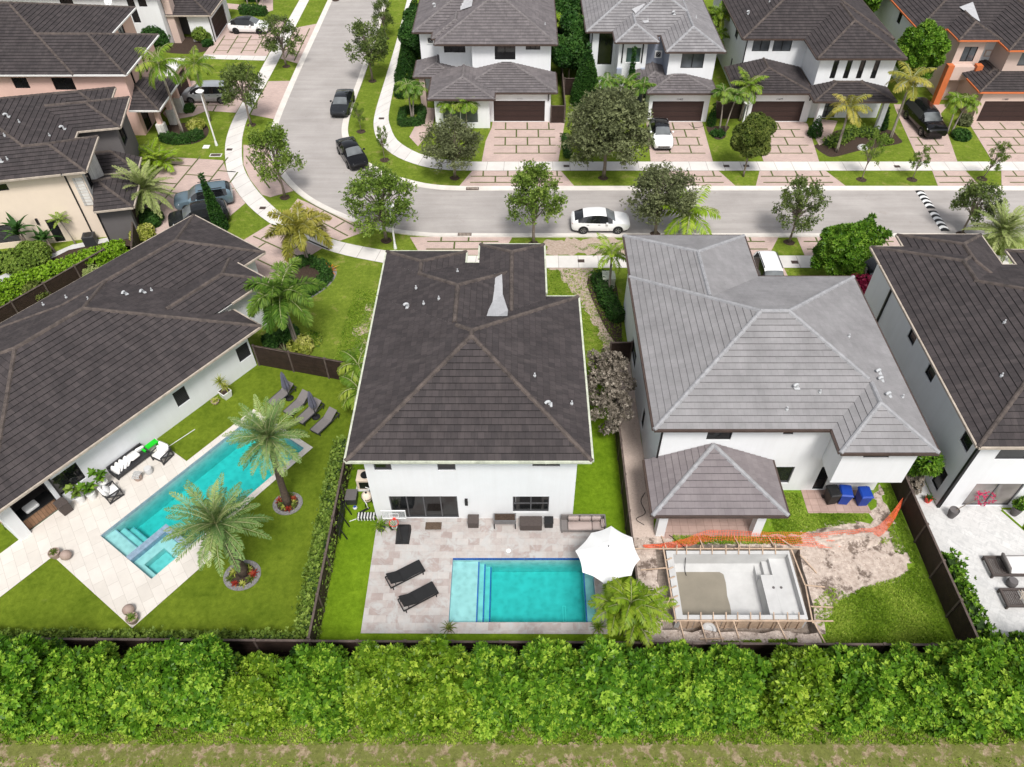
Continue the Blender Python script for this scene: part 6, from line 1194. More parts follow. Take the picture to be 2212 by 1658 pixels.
def car(kind, lab, x, y, rz, pm, roof_m=None, dark_roof=False, rails=False, rim='rim', cat='car', scale=1):
    half, st, (gx0, gx1), wb, wr = PRO[kind]; t = thing('parked_car', lab, cat, (x, y, 0), rz, 'cars parked along the street and drives', (scale,)*3)
    S = catmull(st, 5); n = len(S); rows = []
    for (px, w, zs, zb, rw, zr) in S:
        rows.append([(px, s*a, z) for s, L in ((-1, [(w*.9, zs), (w*.985, zs+.1), (w, zs+(zb-zs)*.6), (w*.955, zb), (rw+(w*.955-rw)*.1, zr-(zr-zb)*.08-.012), (rw*.8, zr+.01)]),) for a, z in L]+[(px, 0, zr+.025)]+[(px, a, z) for a, z in reversed([(w*.9, zs), (w*.985, zs+.1), (w, zs+(zb-zs)*.6), (w*.955, zb), (rw+(w*.955-rw)*.1, zr-(zr-zb)*.08-.012), (rw*.8, zr+.01)])])
    m = len(rows[0]); verts = [v for r in rows for v in r]; body = MB(); gl = MB(); top = MB(); ws = MB(); bf, gf, tf, wf = [], [], [], []
    hmax = max(s[5] for s in S)
    for i in range(n-1):
        xc = (S[i][0]+S[i+1][0])/2; dz = (S[i+1][5]-S[i][5])/(S[i+1][0]-S[i][0]); gap = (S[i][5]+S[i+1][5])/2-(S[i][3]+S[i+1][3])/2
        for k in range(m-1):
            f = (i*m+k, i*m+k+1, (i+1)*m+k+1, (i+1)*m+k); side = k in (3, 8); up = k in (4, 5, 6, 7)
            pillar = False
            if side and gap > .2 and gx0+.15 < xc < gx1-.1 and not pillar: gf.append(f)
            elif up and gap > .1 and dz < -.38 and xc > 0: wf.append(f)
            elif up and gap > .1 and dz > .42 and xc < -.5: gf.append(f)
            elif up and gap > .36 and roof_m and k in (5, 6, 4, 7): tf.append(f)
            else: bf.append(f)
    bf += [tuple(range(m-1, -1, -1)), tuple(range((n-1)*m, n*m))]
    for mbx, fs, nm, mt, par in ((body, bf, 'body', pm, t), (gl, gf, 'window_glass', M['carglass'], t), (top, tf, 'roof_panel', roof_m or pm, t), (ws, wf, 'windscreen', M['windscreen'], t)):
        if fs:
            used = sorted({i for f in fs for i in f}); ix = {u: j for j, u in enumerate(used)}; mbx.add([verts[u] for u in used], [[ix[i] for i in f] for f in fs]); o = mbx.build(nm, mt, par, True, 42)
    mb = MB(); mb.box(-half*.9, half*.9, -.72, .72, .16, .4); mb.build('underbody', M['rubberblack'], t)
    w = max(s[1] for s in S)
    for sx in (-1, 1):
        for sy in (-1, 1):
            cx, cy = sx*wb*.98+.0, sy*(w-.1); mb = MB(Matrix.Translation((cx, cy, wr)) @ Matrix.Rotation(R(90*-sy), 4, 'X')); mb.lathe([(wr*.64, -.1), (wr*.98, -.1), (wr, -.06), (wr, .1), (wr*.94, .125), (wr*.66, .125), (wr*.64, .09)], 22); wh = mb.build('wheel', M['tyre'], t, True, 35)
            mb = MB(Matrix.Translation((cx, cy, wr)) @ Matrix.Rotation(R(90*-sy), 4, 'X')); mb.lathe([(wr*.64, .02), (wr*.64, .115), (wr*.58, .12), (wr*.56, .07), (.01, .06)], 20)
            for q in range(5): a = q*1.2566; mb.bar((.03*math.cos(a), .03*math.sin(a), .105), (wr*.6*math.cos(a), wr*.6*math.sin(a), .11), .07, .03)
            mb.build('rim', M[rim], wh)
            arch = MB(); P = [(cx+(wr+.055)*math.cos(a), sy*(w+.004), wr+(wr+.055)*math.sin(a)) for a in np.linspace(-.15, math.pi+.15, 13)]; Q = [(cx+(wr+.005)*math.cos(a), sy*(w+.008), wr+(wr+.005)*math.sin(a)) for a in np.linspace(-.15, math.pi+.15, 13)]
            for i in range(12): arch.poly([P[i], P[i+1], Q[i+1], Q[i]])
            arch.build('wheel_arch', M['rubberblack'], t)
    f = st[-2]; r = st[1]
    for sy in (-1, 1):
        mb = MB(); z = f[3]-.06; mb.add([(half-.04, sy*f[1]*.55, z), (half-.22, sy*f[1]*.93, z+.04), (half-.42, sy*f[1]*1.0, z+.07), (half-.2, sy*f[1]*.62, z+.1), (half-.02, sy*f[1]*.55, z-.1), (half-.2, sy*f[1]*.97, z-.07), (half-.42, sy*f[1]*1.03, z-.01)], [(0, 1, 2, 3), (0, 4, 5, 1), (1, 5, 6, 2)]); mb.build('headlight', M['lamp'], t)
        mb = MB(); z = r[3]-.02; mb.box(-half+.035, -half+.16, sy*r[1]*.74-.15, sy*r[1]*.74+.15, z-.13, z-.04); mb.build('tail_light', M['redlamp'], t)
        mb = MB(); mb.bbox(gx1-.62, gx1-.44, min(sy*w*.98, sy*(w+.17)), max(sy*w*.98, sy*(w+.17)), st[5][3]+.0, st[5][3]+.13, b=.03); mb.build('wing_mirror', pm if not dark_roof else M['rubberblack'], t)
        for xx in (gx0+.95, gx0+1.85):
            mb = MB(); mb.bar((xx-.1, sy*(w*.985), st[5][3]-.12), (xx+.08, sy*(w*.985), st[5][3]-.12), .025, .03); mb.build('door_handle', M['dkgrey'], t)
        if rails: mb = MB(); mb.bar((-1.7, sy*.66, hmax+.03), (.2, sy*.66, hmax+.04), .04, .05); mb.build('roof_rail', M['dkgrey'], t)
    mb = MB(); mb.box(half-.1, half-.0, -.55, .55, f[3]-.34, f[3]-.2); mb.build('grille', M['rubberblack'], t); mb = MB(); mb.box(-half-.012, -half+.05, -.26, .26, r[3]-.34, r[3]-.22); mb.build('number_plate', M['offwhite'], t)
    return t
BLK = M['carglass']
car('cross', 'white car with black glass roof parked by the brown garage in the top left', -31.6, 91.75, R(-3), PW, BLK, rim='darkrim')
car('van', 'silver minivan on the paved drive of the pink house', -31.6, 74.45, R(180), PS)
car('sedan', 'dark grey car with black roof facing down the street on the bend', -17.6, 72.55, R(-91), PG, BLK)
car('sedan', 'black sedan parked along the curved kerb below the grey car', -15.15, 62.75, R(-64), PB, scale=1.02)
car('cross', 'white car with black glass roof facing out of the pink paved drive', 13.4, 66.25, R(-90), PW, BLK)
car('cross', 'white crossover with white roof parked on the straight street', 6.62, 51.95, 0, PW, cat='car')
car('truck', 'large black SUV in the narrow drive beside the orange pillars', 39.15, 68.75, R(-86), PB)
car('suv', 'steel blue SUV with roof rails on the paved drive at the left', -26.5, 55.35, R(197), PBL, rails=True, rim='darkrim')
car('suv', 'black SUV half hidden behind the diagonal roof corner', -26.1, 52.6, R(200), PD, rim='darkrim')
car('suv', 'silver SUV mostly hidden behind the light grey roof', 18.7, 44.6, R(-90), PW, rails=True)
car('suv', 'dark SUV hidden under the big ficus beside the dark roof', 26.3, 44.3, R(-92), PD)
# ------------------------------------------------------------------ fences, lamps, street furniture
def fence(lab, P, h=1.8, step=2.4, name='fence', slat=.14):
    o = P[0]; t = thing(name, lab, 'fence', (o[0], o[1], 0)); rnd = random.Random(int(o[0]*10)); first = True
    for a, b in zip(P, P[1:]):
        a = Vector((a[0]-o[0], a[1]-o[1], 0)); b = Vector((b[0]-o[0], b[1]-o[1], 0)); L = (b-a).length; n = max(1, round(L/step)); d = (b-a)/L
        ang = math.atan2(d.y, d.x)
        for k in range(n):
            W = Matrix.Translation(a+d*L*k/n) @ Matrix.Rotation(ang, 4, 'Z'); l = L/n; mb = MB(W); z = .06
            while z < h-.08: mb.box(.05, l-.05, -.012+rnd.uniform(-.006, .006), .018, z, z+slat-.012); z += slat
            mb.build('board_panel', M['fenceboard'], t); mb = MB(W); mb.box(.02, l-.02, -.055, .055, h-.05, h-.01); mb.build('top_rail', M['railwood'], t)
        for k in range(0 if first else 1, n+1):
            p = a+d*L*k/n; mb = MB(Matrix.Translation(p) @ Matrix.Rotation(ang, 4, 'Z')); mb.box(-.05, .05, -.062, .062, 0, h+.02); mb.box(-.065, .065, -.075, .075, h+.02, h+.045); mb.build('post', M['railwood'], t)
        first = False
    return t
M['fenceboard'] = mat('dark_fence_board', (.03, .017, .013), .7, .35, 2.5, 30, .3)
fence('long dark brown fence along the whole rear of the yards behind the hedge row', [(-30, 16.02), (-9.97, 15.88)]); fence('dark brown rear fence behind the rectangular pool', [(-9.85, 15.86), (5.88, 15.78)]); fence('dark brown rear fence behind the dirt yard and concrete pool', [(5.99, 15.76), (21.7, 15.66)]); fence('dark brown rear fence behind the marble patio at the right edge', [(21.82, 15.64), (34, 15.58)])
fence('tall brown side fence between the leafy hedge and the bright turf strip', [(-9.93, 15.98), (-9.92, 34.1)])
fence('dark side fence between the centre yard and the gravel path', [(5.94, 15.88), (6.0, 35.3)])
fence('dark gate fence across the gravel path beside the light grey house', [(6.1, 36.35), (7.5, 36.4)], step=1.4)
fence('tall dark fence between the dirt yard and the marble patio', [(21.74, 15.76), (21.66, 24.5), (21.75, 37)])
fence('brown board fence with gate between the diagonal house and the left lawn', [(-17.4, 36.02), (-10.05, 34.2)], 1.85)
fence('dark brown fence running between the clipped hedge and the diagonal roof', [(-39.5, 34.4), (-31.2, 46.6)])
fence('narrow brown fence panel beside the grey garage wall of the cream house', [(-30.05, 49.7), (-28.8, 45.9)], 2.0, 2)
fence('dark gate beside the right garage of the tower house', [(3.15, 69.5), (4.45, 69.5)], step=1.3); fence('dark fence running back from the gate of the tower house', [(4.5, 69.6), (4.55, 80)]); fence('dark fence panel behind the broad conifer', [(4.7, 75.4), (6.6, 75.4)])
fence('dark fence between the pale house and the four-window house', [(19.2, 70.3), (21.9, 70.3)])

def lamp(lab, x, y, h, lean=0):
    t = thing('street_lamp', lab, 'street lamp', (x, y, 0), 0, 'white street lamps'); mb = MB(); mb.tube([(0, 0, 0), (0, 0, .5), (0, 0, h)], [.09, .08, .055], 10); mb.lathe([(.14, 0), (.13, .12), (.1, .4)], 12); mb.build('pole', M['whitemetal'], t, True, 40)
    mb = MB(); mb.lathe([(.06, h-.05), (.16, h+.02), (.17, h+.2), (.1, h+.3)], 14); mb.build('lantern', M['lamp'], t, True, 40); mb = MB(); mb.lathe([(.36, h+.22), (.37, h+.25), (.24, h+.34), (.06, h+.4), (.03, h+.46)], 18); mb.build('cap', M['whitemetal'], t, True, 50); return t
lamp('tall white lamp standing in the lawn beside the curved pavement at the left', -28.31, 65.2, 5.0); lamp('white lamp in the grass triangle above the dark-roofed centre house', -9.74, 49.1, 3.7); lamp('white lamp in front of the pale-trunked palm between two garages', 21.85, 69.2, 2.0)

def drain(lab, x, y):
    t = thing('storm_drain', lab, 'drain', (x, y, .05)); mb = MB(); mb.box(-.55, .55, -.26, .26, -.03, .012); mb.build('frame', M['brownmetal'], t); mb = MB()
    for k in range(9): xx = -.44+k*.11; mb.box(xx-.025, xx+.025, -.2, .2, .012, .03)
    mb.build('grate', M['duskmetal'], t)
drain('storm drain grate in the far kerb above the crossing drive', -4.0, 57.75); drain('storm drain grate in the near kerb above the centre house', -4.35, 50.87)
UB = 'small brown utility covers in the pavements'
for lab, x, y in (('utility cover in the pavement beside the black sedan bend', -13.5, 70.4), ('left one of two utility covers on the curved pavement', -21.56, 54.75), ('right one of two utility covers on the curved pavement', -20.2, 53.4), ('utility cover in the pavement near the tall white lamp', -26.9, 64.4), ('utility cover left of the big grey-green tree', 4.34, 61.48), ('utility cover right of the white car drive', 18.8, 61.48), ('utility cover beside the lollipop tree trunk', 20.6, 61.5), ('utility cover in the far pavement above the long verge', 34.2, 61.4), ('utility cover at the left of the bare earth track', 4.86, 47.46), ('utility cover at the right of the bare earth track', 6.69, 47.42), ('utility cover by the big ficus', 21.4, 47.3)):
    mb = MB(Matrix.Translation((0, 0, .021))); mb.box(-.26, .26, -.19, .19, 0, .012); mb.box(-.22, .22, -.15, .15, .012, .018); o = mb.build('utility_cover', M['brownmetal']); o.location = (x, y, 0); tag(o, lab, 'cover', UB)
t = thing('meter_box', 'brown meter lid in a white frame in the lawn below the tall lamp', 'cover', (-27.9, 63.4, 0)); block(t, I4, 'frame', M['conc'], -.55, .55, -.28, .28, 0, .02); block(t, I4, 'lid', M['brownmetal'], -.45, .45, -.19, .19, .02, .032)
t = thing('meter_box', 'white square access lid beside the foot of the tall lamp', 'cover', (-29.2, 64.9, 0)); block(t, I4, 'lid', M['offwhite'], -.3, .3, -.3, .3, 0, .05, bevel=.02)
t = thing('utility_box', 'pale green transformer box beside the slim lime palm', 'utility box', (6.7, 44.6, 0)); block(t, I4, 'cabinet', M['binpale'] if 'binpale' in M else M['greenmetal'], -.45, .45, -.5, .45, 0, .86, bevel=.03); block(t, I4, 'lid', M['greenmetal'], -.48, .48, -.53, .48, .86, .93, bevel=.02)
# striped speed hump in two halves
def hump(lab, x, y0, y1):
    t = thing('speed_hump', lab, 'speed hump', (x, y0, 0), 0, 'striped speed hump halves'); n = 9; w = .36; st = [('black_strip', M['rubberblack'], 0), ('white_stripe', M['whitemetal'], 1)]
    f = lambda q, l: .018+l+.065*(1-(q/w)**2); c = lambda q: .16*(1-(q/w)**2); xs = np.linspace(-w, w, 9)
    mb = MB(); ys = np.linspace(0, y1-y0, 12)
    for u, v in zip(xs, xs[1:]):
        for a, b in zip(ys, ys[1:]): mb.poly([(u, a, f(u, 0)), (v, a, f(v, 0)), (v, b, f(v, 0)), (u, b, f(u, 0))])
    mb.build('rubber_base', M['rubberblack'], t)
    for k in range(1, n, 2):
        mb = MB(); a, b = (y1-y0)*k/n-.08, (y1-y0)*(k+1)/n-.08
        for u, v in zip(xs, xs[1:]): mb.poly([(u, a+c(u), f(u, .005)), (v, a+c(v), f(v, .005)), (v, b+c(v), f(v, .005)), (u, b+c(u), f(u, .005))])
        mb.build('white_stripe', M['whitemetal'], t)
hump('far half of the black and white striped speed hump', 34.75, 54.66, 57.4); hump('near half of the black and white striped speed hump', 34.7, 51.4, 54.3)
mb = MB(); mb.lathe([(.33, 0), (.33, .006)], 20); o = mb.build('manhole_cover', M['taupe']); o.location = (-9.6, 55.6, .013); tag(o, 'round manhole cover in the road right of the broad green tree', 'cover')
# ------------------------------------------------------------------ yard furniture
def pot(mb, r, h, taper=.75, n=18): mb.lathe([(r*taper, 0), (r*.95, h*.6), (r, h), (r*.88, h), (r*.85, h-.06), (.02, h-.06)], n)
def potted(lab, x, y, r, h, pm, leaf, group=None, name='potted_plant', taper=.75):
    t = thing(name, lab, 'plant', (x, y, .03), 0, group); mb = MB(); pot(mb, r, h, taper); mb.build('pot', M[pm], t, True, 40); leaf(t, h-.06); return t
def slinger(lab, x, y, rz, frm, fab, L=1.95, w=.7, up=28, group=None, h=.32, backlen=.75, z0=.0, rounded=False):
    """sun lounger: foot at +x, head at -x"""
    t = thing('sun_lounger', lab, 'sun lounger', (x, y, z0), rz, group); mb = MB(); a = R(up); hx = -L/2+backlen
    for s in (-1, 1): mb.bar((-L/2, s*w/2, h), (L/2, s*w/2, h), .05, .06)
    mb.bar((-L/2, -w/2, h), (-L/2, w/2, h), .05, .06); mb.bar((L/2, -w/2, h), (L/2, w/2, h), .05, .06); mb.bar((hx-.45, -w/2, h), (hx-.45, w/2, h), .03); mb.build('frame', M[frm], t)
    for sx in (-1, 1):
        for s in (-1, 1): mb = MB(); mb.bar((sx*(L/2-.12), s*(w/2-.02), 0), (sx*(L/2-.12), s*(w/2-.02), h), .05); mb.build('leg', M[frm], t)
    mb = MB(); n = 10; P = [(hx+(L/2-hx)*k/n, h+.035+(.05*math.sin(k/n*3.14) if rounded else 0)) for k in range(n+1)]
    for (xa, za), (xb, zb) in zip(P, P[1:]): mb.poly([(xa, -w/2+.03, za), (xb, -w/2+.03, zb), (xb, w/2-.03, zb), (xa, w/2-.03, za)]); mb.poly([(xa, -w/2+.03, za-.02), (xb, -w/2+.03, zb-.02), (xb, w/2-.03, zb-.02), (xa, w/2-.03, za-.02)][::-1])
    mb.build('seat_sling', M[fab], t, True)
    p = Vector((hx, 0, h+.035)); q = p+Vector((-math.cos(a)*backlen, 0, math.sin(a)*backlen)); mb = MB(); mb.bar(p, q, w-.06, .03, up=(0, 0, 1)); mb.build('backrest', M[fab], t); mb = MB()
    for s in (-1, 1): mb.bar(p*.35+q*.65+Vector((0, s*(w/2-.1), 0)), (hx-.45, s*(w/2-.1), h), .025)
    mb.build('back_support', M[frm], t); return t
LG = 'grey loungers on the diagonal lawn'
for x, y, lab in ((-15.2, 33.05, 'grey lounger nearest the brown fence, under the first closed umbrella'), (-14.0, 32.25, 'grey lounger with raised back between the two closed umbrellas'), (-13.12, 31.55, 'grey lounger partly behind the nearer closed umbrella'), (-12.02, 30.75, 'grey lounger nearest to the lap pool edge')): slinger(lab, x, y, R(238), 'dkgrey', 'greyfab', 1.95, .68, 30, LG)
def closed_umbrella(lab, x, y, h):
    t = thing('closed_umbrella', lab, 'umbrella', (x, y, 0), 0, 'closed umbrellas by the loungers'); mb = MB(); mb.lathe([(.27, 0), (.26, .06), (.06, .1), (.05, .3)], 16); mb.build('base', M['rubberblack'], t, True, 40); mb = MB(); mb.tube([(0, 0, .05), (0, 0, h)], .025, 8); mb.build('pole', M['dkgrey'], t)
    mb = MB(); n = 16; prof = [(.2, 1.0), (.25, 1.25), (.2, 1.6), (.13, h-.3), (.05, h-.05), (.01, h)]; v = []
    for r, z in prof:
        for k in range(n): q = r*(1 if k % 2 else .6); v.append((q*math.cos(k/n*6.283), q*math.sin(k/n*6.283), z))
    mb.add(v, [(i*n+k, i*n+(k+1) % n, i*n+n+(k+1) % n, i*n+n+k) for i in range(len(prof)-1) for k in range(n)]); mb.build('canopy', M['navyfab'], t)
closed_umbrella('closed slate umbrella nearer the brown fence', -14.75, 33.0, 2.45); closed_umbrella('closed slate umbrella nearer the lap pool', -12.75, 31.4, 2.4)
BL = 'black loungers on the stone patio'
slinger('black wicker lounger on the stone patio nearer the house wall', -5.95, 20.2, R(31), 'rubberblack', 'rubberblack', 1.95, .74, 24, BL, .3, .75, .03, True); slinger('black wicker lounger on the stone patio nearer the pool', -5.15, 18.92, R(31), 'rubberblack', 'rubberblack', 1.95, .74, 24, BL, .3, .75, .03, True)
# open white umbrella
t = thing('patio_umbrella', 'large open white umbrella over the pool corner', 'umbrella', (4.49, 20.17, .03)); mb = MB(); pk = (0, 0, 2.95)
C8 = [(4.82, 21.82), (5.85, 21.13), (6.1, 19.85), (5.58, 18.95), (4.21, 18.48), (3.17, 19.12), (2.88, 20.34), (3.76, 21.4)]
rim = [(x-4.49, y-20.17, 2.36) for x, y in C8]; v = []; nn = 6
for i in range(8):
    a, b = Vector(rim[i]), Vector(rim[(i+1) % 8])
    for k in range(nn):
        m = a+(b-a)*(k/nn); s = 1-.05*math.sin(k/nn*math.pi); v.append((m.x*s, m.y*s, m.z+.02*math.sin(k/nn*math.pi)))
n = len(v); rings = [v, [(x*.62, y*.62, 2.36+.59*.5-.0) for x, y, z in v], [(x*.3, y*.3, 2.36+.59*.82) for x, y, z in v]]
allv = [p for r in rings for p in r]+[pk]; fs = [(i*n+k, i*n+(k+1) % n, i*n+n+(k+1) % n, i*n+n+k) for i in range(2) for k in range(n)]+[(2*n+k, 2*n+(k+1) % n, 3*n) for k in range(n)]
M['umbrellacloth'] = leafmat('white_umbrella_cloth', (.84, .84, .83), (.84, .84, .83), (.84, .84, .83), .12, .8)
mb.add(allv, fs); mb.build('canopy', M['umbrellacloth'], t, True, 20); mb = MB(); rr = [(x*.3, y*.3, 2.9) for x, y, z in v]; mb.add(rr+[(0, 0, 3.06)], [(k, (k+1) % n, n) for k in range(n)]); mb.build('vent_cap', M['umbrellacloth'], t); mb = MB(); mb.tube([(0, 0, 0), (0, 0, 3.12)], .03, 8); mb.build('pole', M['dkgrey'], t); mb = MB(); mb.lathe([(.3, 0), (.28, .08), (.05, .12)], 16); mb.build('base', M['dkgrey'], t)
for i in range(8): mb = MB(); mb.bar((0, 0, 2.9), (rim[i][0]*.97, rim[i][1]*.97, 2.33), .02); mb.build('rib', M['dkgrey'], t)
# basketball hoop
t = thing('basketball_hoop', 'portable basketball hoop with clear backboard and red rim on the stone patio', 'hoop', (-6.35, 22.8, .03)); mb = MB(); mb.add([(-.36, .6, 0), (.36, .6, 0), (.42, .3, 0), (.38, -.62, 0), (-.38, -.62, 0), (-.42, .3, 0), (-.3, .52, .2), (.3, .52, .2), (.33, .25, .24), (.3, -.54, .16), (-.3, -.54, .16), (-.33, .25, .24)], [(5, 4, 3, 2, 1, 0), (6, 7, 8, 9, 10, 11)]+[(i, (i+1) % 6, 6+(i+1) % 6, 6+i) for i in range(6)]); mb.build('base', M['rubberblack'], t)
mb = MB(); mb.tube([(-.02, -.5, .12), (-.08, -.35, 1.5), (-.12, -.3, 2.35)], .045, 8); mb.bar((-.12, -.3, 2.2), (-.12, -.62, 2.6), .05); mb.bar((-.12, -.3, 2.35), (-.12, -.62, 2.95), .05); mb.build('pole', M['rubberblack'], t)
bm = bpy.data.materials.new('clear_acrylic'); bm.use_nodes = True; nb = bm.node_tree; pb = nb.nodes['Principled BSDF']; pb.inputs['Alpha'].default_value = .3; pb.inputs['Base Color'].default_value = (.6, .62, .62, 1); pb.inputs['Roughness'].default_value = .1
mb = MB(); mb.box(-.72, .5, -.66, -.64, 2.57, 3.25); b = mb.build('backboard', bm, t); mb = MB()
for z in (2.57, 3.25): mb.box(-.74, .52, -.68, -.62, z-.02, z+.02)
for x in (-.72, .5): mb.box(x-.02, x+.02, -.679, -.621, 2.59, 3.23)
for z in (2.7, 3.01): mb.box(-.36, .14, -.675, -.662, z-.015, z+.015)
for x in (-.35, .13): mb.box(x-.015, x+.015, -.674, -.663, 2.715, 2.995)
mb.build('board_frame', M['whitemetal'], b)
mb = MB(); mb.tube([(-.11+.23*math.cos(a), -.95+.23*math.sin(a), 2.6) for a in np.linspace(0, 6.283, 22)], .018, 6, cap=False); mb.box(-.18, -.04, -.76, -.66, 2.54, 2.68); mb.build('rim', M['red'], t)
mb = MB(); n = 12
for k in range(n):
    for sg in (-1, 1): mb.tube([(-.11+r*math.cos(k/n*6.283+sg*q), -.95+r*math.sin(k/n*6.283+sg*q), z) for r, z, q in ((.22, 2.59, 0), (.17, 2.43, .26), (.13, 2.26, .52), (.12, 2.16, .7))], .006, 4, cap=False)
mb.build('net', M['whitemetal'], t)
# centre patio pieces
t = thing('corner_sofa', 'taupe cushioned corner sofa against the house wall beside the umbrella', 'sofa', (3.55, 23.3, .03)); mb = MB(); mb.bbox(-1.2, 1.25, -.42, .36, .1, .22); mb.bbox(-1.2, 1.25, .28, .36, .22, .72); mb.bbox(1.17, 1.25, -.42, .279, .22, .72); mb.bbox(-1.2, -.84, -.42, .27, .221, .32)
for x in (-1.15, 1.2):
    for y in (-.38, .3): mb.box(x-.03, x+.03, y-.03, y+.03, 0, .12)
mb.build('frame', M['sofaframe'] if 'sofaframe' in M else M['greyfab'], t)
for a, b in ((-.82, .5), (.52, 1.15)): mb = MB(); mb.bbox(a, b, -.41, .12, .225, .4, b=.05); mb.build('seat_cushion', M['sofafab'], t, True, 50)
for a, b in ((-.82, -.2), (-.18, .46), (.48, 1.0)): mb = MB(); mb.bbox(a, b, .08, .27, .4, .76, b=.06); mb.build('back_cushion', M['sofafab'], t, True, 50)
mb = MB(); mb.bbox(.98, 1.16, -.4, .1, .4, .74, b=.06); mb.build('back_cushion', M['sofafab'], t, True, 50)
def crate(name, lab, cat, x, y, w, d, h, m, lid=True):
    t = thing(name, lab, cat, (x, y, .03)); block(t, I4, 'body', M[m], -w/2, w/2, -d/2, d/2, .04, h-.06, bevel=.02)
    if lid: block(t, I4, 'lid', M[m], -w/2-.02, w/2+.02, -d/2-.02, d/2+.02, h-.06, h, bevel=.02)
    for sx in (-1, 1): block(t, I4, 'foot', M['rubberblack'], sx*(w/2-.1)-.05, sx*(w/2-.1)+.05, -d/2+.05, d/2-.05, 0, .045)
    return t
crate('wicker_box', 'single brown wicker side box under the wall lamp', 'box', -2.5, 23.46, .58, .56, .55, 'wicker'); crate('deck_box', 'wide brown wicker deck box below the kitchen window', 'box', .69, 23.3, 1.2, .58, .6, 'wicker'); crate('covered_heater', 'small black covered box between deck box and sofa', 'box', 1.68, 23.4, .46, .44, .55, 'rubberblack')
t = thing('raised_planter', 'grey raised planter trough on legs filled with soil', 'planter', (-.75, 23.4, .03)); block(t, I4, 'trough', M['planter'] if 'planter' in M else M['duskgrey'] if 'duskgrey' in M else M['rim'], -.62, .62, -.26, .26, .5, .8, bevel=.01); block(t, I4, 'soil', M['mulch'], -.56, .56, -.2, .2, .8, .812)
for sx in (-1, 1):
    for sy in (-1, 1): block(t, I4, 'leg', M['dkgrey'], sx*.58-.03, sx*.58+.03, sy*.22-.03, sy*.22+.03, 0, .5)
mb = MB(); mb.box(-.45, .45, -.29, .29, 0, .012); o = mb.build('door_mat', mat('brown_door_mat', (.1, .07, .05), .95, .4, 14)); o.location = (-4.73, 23.34, .031); tag(o, 'brown patterned door mat before the sliding glass doors', 'mat'); mb = MB()
for k in range(14): mb.box(-.45+k*.066, -.42+k*.066, -.285, -.25, .0125, .016); mb.box(-.45+k*.066, -.42+k*.066, .25, .285, .0125, .016)
mb.build('border_pattern', M['offwhite'], o)
spk = lambda n, L, W, m, s: (lambda t, z: strap(n, L, W, 82, 8, 55, m, s, t, z))
potted('spiky green plant in a grey pot beside the basketball hoop', -7.6, 23.15, .27, .34, 'dkgrey', spk(26, .8, .03, 'frond', 101)); potted('smaller spiky plant in a black pot under the red rim', -6.98, 23.2, .2, .28, 'rubberblack', spk(20, .55, .025, 'frond', 102)); potted('little spiky plant at the front left pool corner', -3.47, 17.28, .18, .2, 'terracotta', spk(22, .55, .025, 'leafolive', 103)); potted('little spiky plant at the front right pool corner beside the areca', 4.0, 17.3, .2, .2, 'terracotta', spk(24, .6, .03, 'frond', 104))
t = thing('air_conditioner', 'beige air conditioner unit in the narrow gap left of the centre house', 'air conditioner', (-8.9, 26.2, 0)); block(t, I4, 'cabinet', M['cream'], -.4, .42, -.4, .4, .06, .92, bevel=.03); mb = MB(); mb.lathe([(.27, .925), (.27, .94), (.24, .94), (.22, .93), (.02, .93)], 18, c=(.1, 0, 0)); mb.build('fan', M['black'], t); block(t, I4, 'vent_panel', M['black'], -.25, .36, -.412, -.402, .15, .75); block(t, I4, 'pad', M['concrete'], -.5, .5, -.5, .5, 0, .06)
t = thing('striped_float', 'black and white striped padded bench at the corner of the centre house', 'bench', (-8.45, 23.85, .0)); block(t, I4, 'seat', M['rubberblack'], -.56, .52, -.2, .22, .1, .36, bevel=.06)
for k in range(6): mb = MB(); mb.bbox(-.52+k*.17, -.43+k*.17, -.215, .2, .08, .385, b=.03); mb.build('white_stripe', M['whitemetal'], t)
t = thing('kamado_grill', 'cream ceramic egg grill in the narrow side gap', 'grill', (-8.55, 24.85, 0)); mb = MB(); mb.lathe([(.2, .4), (.28, .55), (.3, .72), (.27, .9), (.15, 1.03), (.05, 1.06)], 18); mb.build('body', M['cream'], t, True); mb = MB(); mb.lathe([(.06, 1.06), (.06, 1.12), (.02, 1.12)], 10); mb.lathe([(.305, .7), (.31, .72), (.305, .75)], 18); mb.build('band', M['black'], t)
for k in range(3): a = k*2.09; mb = MB(); mb.bar((.3*math.cos(a), .3*math.sin(a), 0), (.15*math.cos(a), .15*math.sin(a), .45), .04); mb.build('leg', M['black'], t)
t = thing('toy_scooter', 'white and black kick scooter lying among clutter at the house corner', 'scooter', (-8.75, 24.3, .05), .6); mb = MB(); mb.bar((-.3, 0, .06), (.3, 0, .06), .12, .03); mb.build('deck', M['rubberblack'], t); mb = MB(); mb.bar((.3, 0, .06), (.22, 0, .75), .04); mb.bar((.22, -.22, .75), (.22, .22, .75), .035); mb.build('handlebar', M['whitemetal'], t)
for x in (-.34, .34): mb = MB(Matrix.Translation((x, 0, .06)) @ Matrix.Rotation(R(90), 4, 'X')); mb.lathe([(.06, -.015), (.06, .015)], 12); mb.build('wheel', M['rubberblack'], t)
t = thing('toy_bike', 'small white toy frame with black wheels beside the egg grill', 'toy', (-8.6, 25.4, .0), 1.2); mb = MB(); mb.bar((-.3, 0, .2), (.1, 0, .5), .05); mb.bar((.1, 0, .5), (.35, 0, .2), .05); mb.bar((-.1, 0, .3), (-.2, 0, .6), .05); mb.bar((.1, -.2, .6), (.1, .2, .6), .04); mb.build('frame', M['whitemetal'], t)
